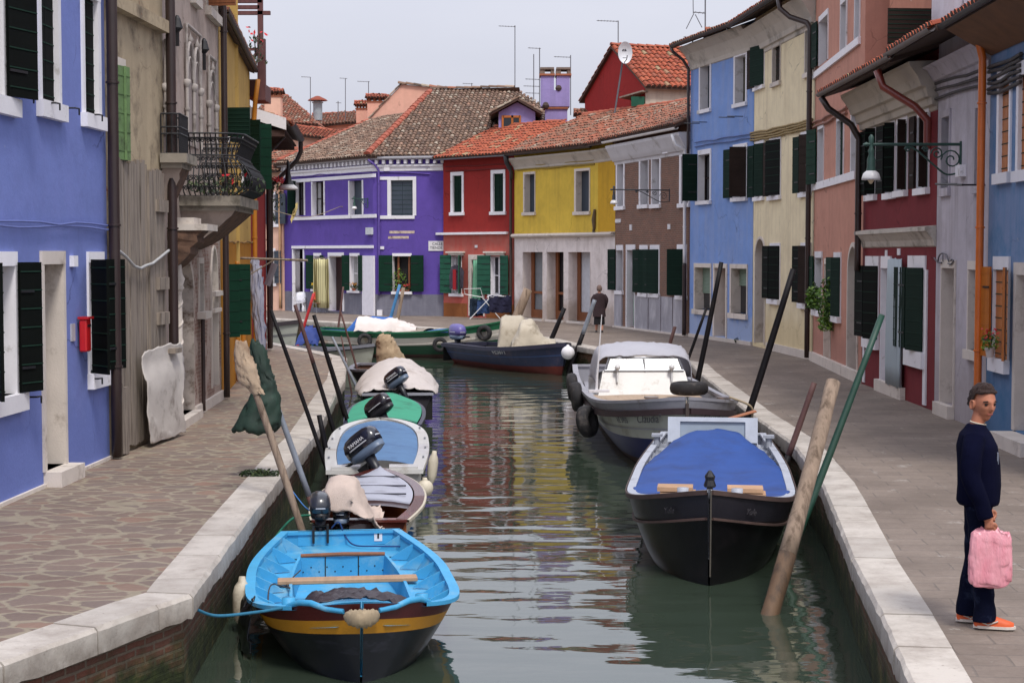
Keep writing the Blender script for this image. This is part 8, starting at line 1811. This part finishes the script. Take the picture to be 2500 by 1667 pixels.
plant('bushy green plant on the left sill of the salmon house', hp_at(hs,0,R1,1085,945,.1), .4, .7, LEAFS, 330, seed=6, ls=.06, d=.5); plant('bigger green plant trailing from the right sill of the salmon house', hp_at(hs,0,R1,1205,975,.15), .5, .9, LEAFS, 480, trail=.45, seed=7, ls=.06, d=.6)
plant('pot of red and pink geraniums on the sill beside the orange shutters', hp_at(hz,0,R2,1148,1110,.14)+V((0,0,.13)), .26, .3, LEAFS, 110, plain('red_petals', (190,30,40)), 34, (.07,.12,plain('white_pot', (200,190,186), .6)), seed=8, ls=.03); plant('small potted plant in the upper window of the pale pink house', hp_at(hk,0,Z3,272,1500,.05), .35, .5, LEAFD, 70, None, 0, (.12,.16,WHITEP), seed=9)
plant('tuft of weeds growing on the left coping stones', onz(R3(215,1205)), .5, .09, LEAFD, 260, name='weeds', seed=10, ls=.03, d=.1); plant('red flowers hung on the corner of the deep eaved red house', h5.pt(0, L5-.3, 4.6, .35), .4, .35, LEAFD, 80, plain('red_petals', (190,30,40)), 30, seed=11, trail=.5); plant('plants growing in the iron balcony of the gothic house', h3.pt(0, ub+1.0, zf+.1, .5), 1.6, .3, LEAFD, 150, plain('red_petals', (190,30,40)), 5, seed=12, d=.7); plant('flowers and creeper on the roof terrace', ony(T1(425,760), 41), .5, .9, LEAFD, 90, plain('red_petals', (190,30,40)), 14, seed=13)
plant('weeds at the foot of the light blue house wall', onz(R1(485,1215)), .3, .2, LEAFD, 40, name='weeds', seed=14, ls=.05); plant('weeds at the foot of the cream house corner', onz(R1(575,1225)), .2, .25, LEAFD, 40, name='weeds', seed=15, ls=.05)
# leaning white sheet, rolled awning, plank
h2z = lambda x, y, out: h2.pt(0, *h2.uz(0, Z2(x, y)), out)
sh_ = [[(712,830),(740,800),(800,775),(860,762),(908,765)], [(712,900),(745,880),(810,850),(870,830),(912,830)], [(714,1000),(750,990),(820,950),(880,930),(900,950)], [(718,1130),(755,1130),(830,1100),(880,1080),(885,1090)], [(725,1240),(765,1250),(830,1230),(880,1200),(895,1190)], [(735,1315),(775,1318),(840,1300),(890,1280),(908,1265)]]
cloth('tarpaulin', 'off white plastic sheet draped over something against the boarded wall', 'tarpaulin', [[h2.pt(0, h2.uz(0, Z2(x, y))[0]*1.0, max(.03, h2.uz(0, Z2(x, y))[1]), .16+.02*k+.06*(j > 1)) for k, (x, y) in enumerate(r)] for j, r in enumerate(sh_)], plain('off_white_plastic', (200,193,186), .6, .08, 3, dirt=(140,130,122), dirtamt=.3, bmp=.5), wr=.014, seed=31, wscale=3)
h4z = lambda x, y, o_: h4.pt(1, *h4.uz(1, T3(x, y)), o_)
o = thing('awning_arm', 'iron arm sticking out over the rolled striped awning on the ochre house', 'bracket', tuple(h4z(625,265,0))); mb = MB(); a_ = h4z(600,262,.0); mb.tube([a_, a_+V((1.55,-.2,-.05))], .03, 6); mb.tube([a_-V((0,0,.5)), a_+V((.8,-.1,-.03))], .015, 6); mb.build('arm', OLDW, o)
AW = plain('faded_awning', (150,152,168), .9, .12, 5, dirt=(70,78,124), dirtamt=.4, stretch=(8,8,.3)); u, z_ = h4.uz(1, T3(628,285)); cb = h4.pt(1, u, z_, .22)
ringcloth('rolled_awning', 'rolled blue and white striped awning hanging on the ochre house', 'awning', [cb+V((.0+dx,0,-dz)) for dz, dx in ((0,0),(.3,.03),(.8,.06),(1.5,.1),(2.2,.15),(2.7,.2))], [.06,.12,.14,.12,.09,.05], AW, 33, wr=.03)
o = thing('plank', 'grey weathered plank slanting from the left red house corner', 'plank', tuple(ony(T3(835,370), 45.0))); mb = MB(); a_, b_ = ony(T3(845,300), 45.0), ony(T3(790,455), 45.0); mb.tube([a_, b_], .09, 4, squash=.3); mb.build('board', plain('grey_plank', (132,130,138), .8, .2, 5), o)
# clothes line with a yellow cloth
a_, b_, c_ = h5.pt(0, L5-.4, 0, .05), hp.pt(0, 5.5, 0, .05), hp.P[-1]
a_.z = ony(Z3(330,1375), a_.y).z; b_.z = ony(Z3(970,1355), b_.y).z; c_.z = ony(Z3(1850,1425), c_.y).z
o = thing('clothes_line', 'thin washing line strung from the left red house across to the purple house', 'washing line', tuple(a_)); mb = MB(); mb.tube(catmull([a_, a_*.55+b_*.45-V((0,0,.35)), b_], 6), .014, 5); mb.tube([b_, c_], .014, 5); mb.build('line', ROPE_N, o)
m_ = a_*.86+b_*.14; cc_ = ony(Z3(445,1420), m_.y)
cloth('drying_cloth', 'crumpled yellow cloth pegged on the washing line before the purple house', 'laundry', [[ony(Z3(x, y), m_.y+dy) for x, y, dy in r] for r in (((440,1390,0),(465,1350,.1),(480,1320,.2)), ((425,1430,0),(448,1400,.1),(470,1375,.2)), ((418,1470,0),(440,1450,.05),(455,1420,.1)), ((425,1515,0),(437,1490,.05),(445,1460,.1)))], plain('yellow_cloth', (192,172,110), .9), wr=.05, seed=35)
# iron scroll over the grey door, rods, pipes
hgz = lambda x, y, o_=.05: hg.pt(0, *hg.uz(0, R2(x, y)), o_)
o = thing('iron_scroll', 'wrought iron scroll above the grey house door', 'ironwork', tuple(hgz(812,480))); mb = MB(); mb.tube([hgz(752,470), hgz(775,500), hgz(800,500)], .014, 5); mb.tube(catmull([hgz(775,495), hgz(785,455), hgz(806,440), hgz(830,452), hgz(845,492)], 5), .014, 5); mb.tube(catmull([hgz(840,505), hgz(858,510), hgz(875,490), hgz(866,478), hgz(858,490)], 5), .012, 5); mb.tube([hgz(808,445), hgz(808,495)], .01, 5); mb.build('scroll', GREYD, o, smooth=True)
mb = MB(); a_ = hg.pt(0, *hg.uz(0, Z6(1100,1468)), .35); b_ = hg.pt(0, *hg.uz(0, Z6(1325,1475)), .35); mb.tube([a_, b_], .02, 6); mb.tube([a_, a_+V((.35,0,0))], .015, 5); mb.tube([b_, b_+V((.35,0,0))], .015, 5); mb.build('washing_rail', IRON, hg.o)
hg.trim(0, Z6, 1132, 1170, 1318, 1410, .1, WHITEP, 'meter_box')
mb = MB(); f_ = lambda x, y: hy.pt(0, *hy.uz(0, Z8(x, y)), .05); mb.tube([f_(1420,-30), f_(1412,60), f_(1415,130), f_(1408,160), f_(1425,182), f_(1440,180)], [.05,.09,.06,.045,.045,.04], 8); mb.tube([hy.pt(1,0.1,hy.uz(0,Z8(1425,182))[1],.05), hy.pt(1,hy.tn(1)[2],hy.uz(0,Z8(1425,182))[1],.05)], .03, 6); mb.build('rusty_flue_pipe', plain('rusty_flue', (92,76,56), .8, .25, 5), hy.o, smooth=True)
for x in (560, 650, 1700): pass
mb = MB(); f_ = lambda x, y, o_=.04: hl.pt(0, *hl.uz(0, Z5(x, y)), o_)
for x0, x1, y in ((300,362,986),(365,422,976),(580,640,938),(648,710,930)):
    mb.tube([f_(x0,y), f_(x0,y,.3), f_(x1,y,.3), f_(x1,y)], .014, 5)
mb.build('washing_brackets', IRON, hl.o)
# whip aerial and wooden gear on the work boats
o = b11.o; mb = MB(); c = b11.g(.56, -.82, .0); mb.tube([c, c+V((0,.02,.35)), c+V((.02,.1,1.5))], [.03,.02,.008], 6); mb.box(c+V((0,.05,.02)), (.12,.4,.05)); mb.build('whip_aerial', WHITEP, o, local=True)
a_ = w12(b12.g(.12,.2,.12)); o = thing('oar', 'short wooden oar lying behind the windscreen of the black boat', 'oar', tuple(a_)); mb = MB(); mb.tube([a_+V((-.5,.3,.05)), a_+V((.15,.5,.2))], .025, 8); mb.tube([a_+V((.15,.5,.2)), a_+V((.55,.6,.3))], .07, 6, squash=.3); mb.build('shaft', plain('varnished_oar', (150,90,50), .5), o)
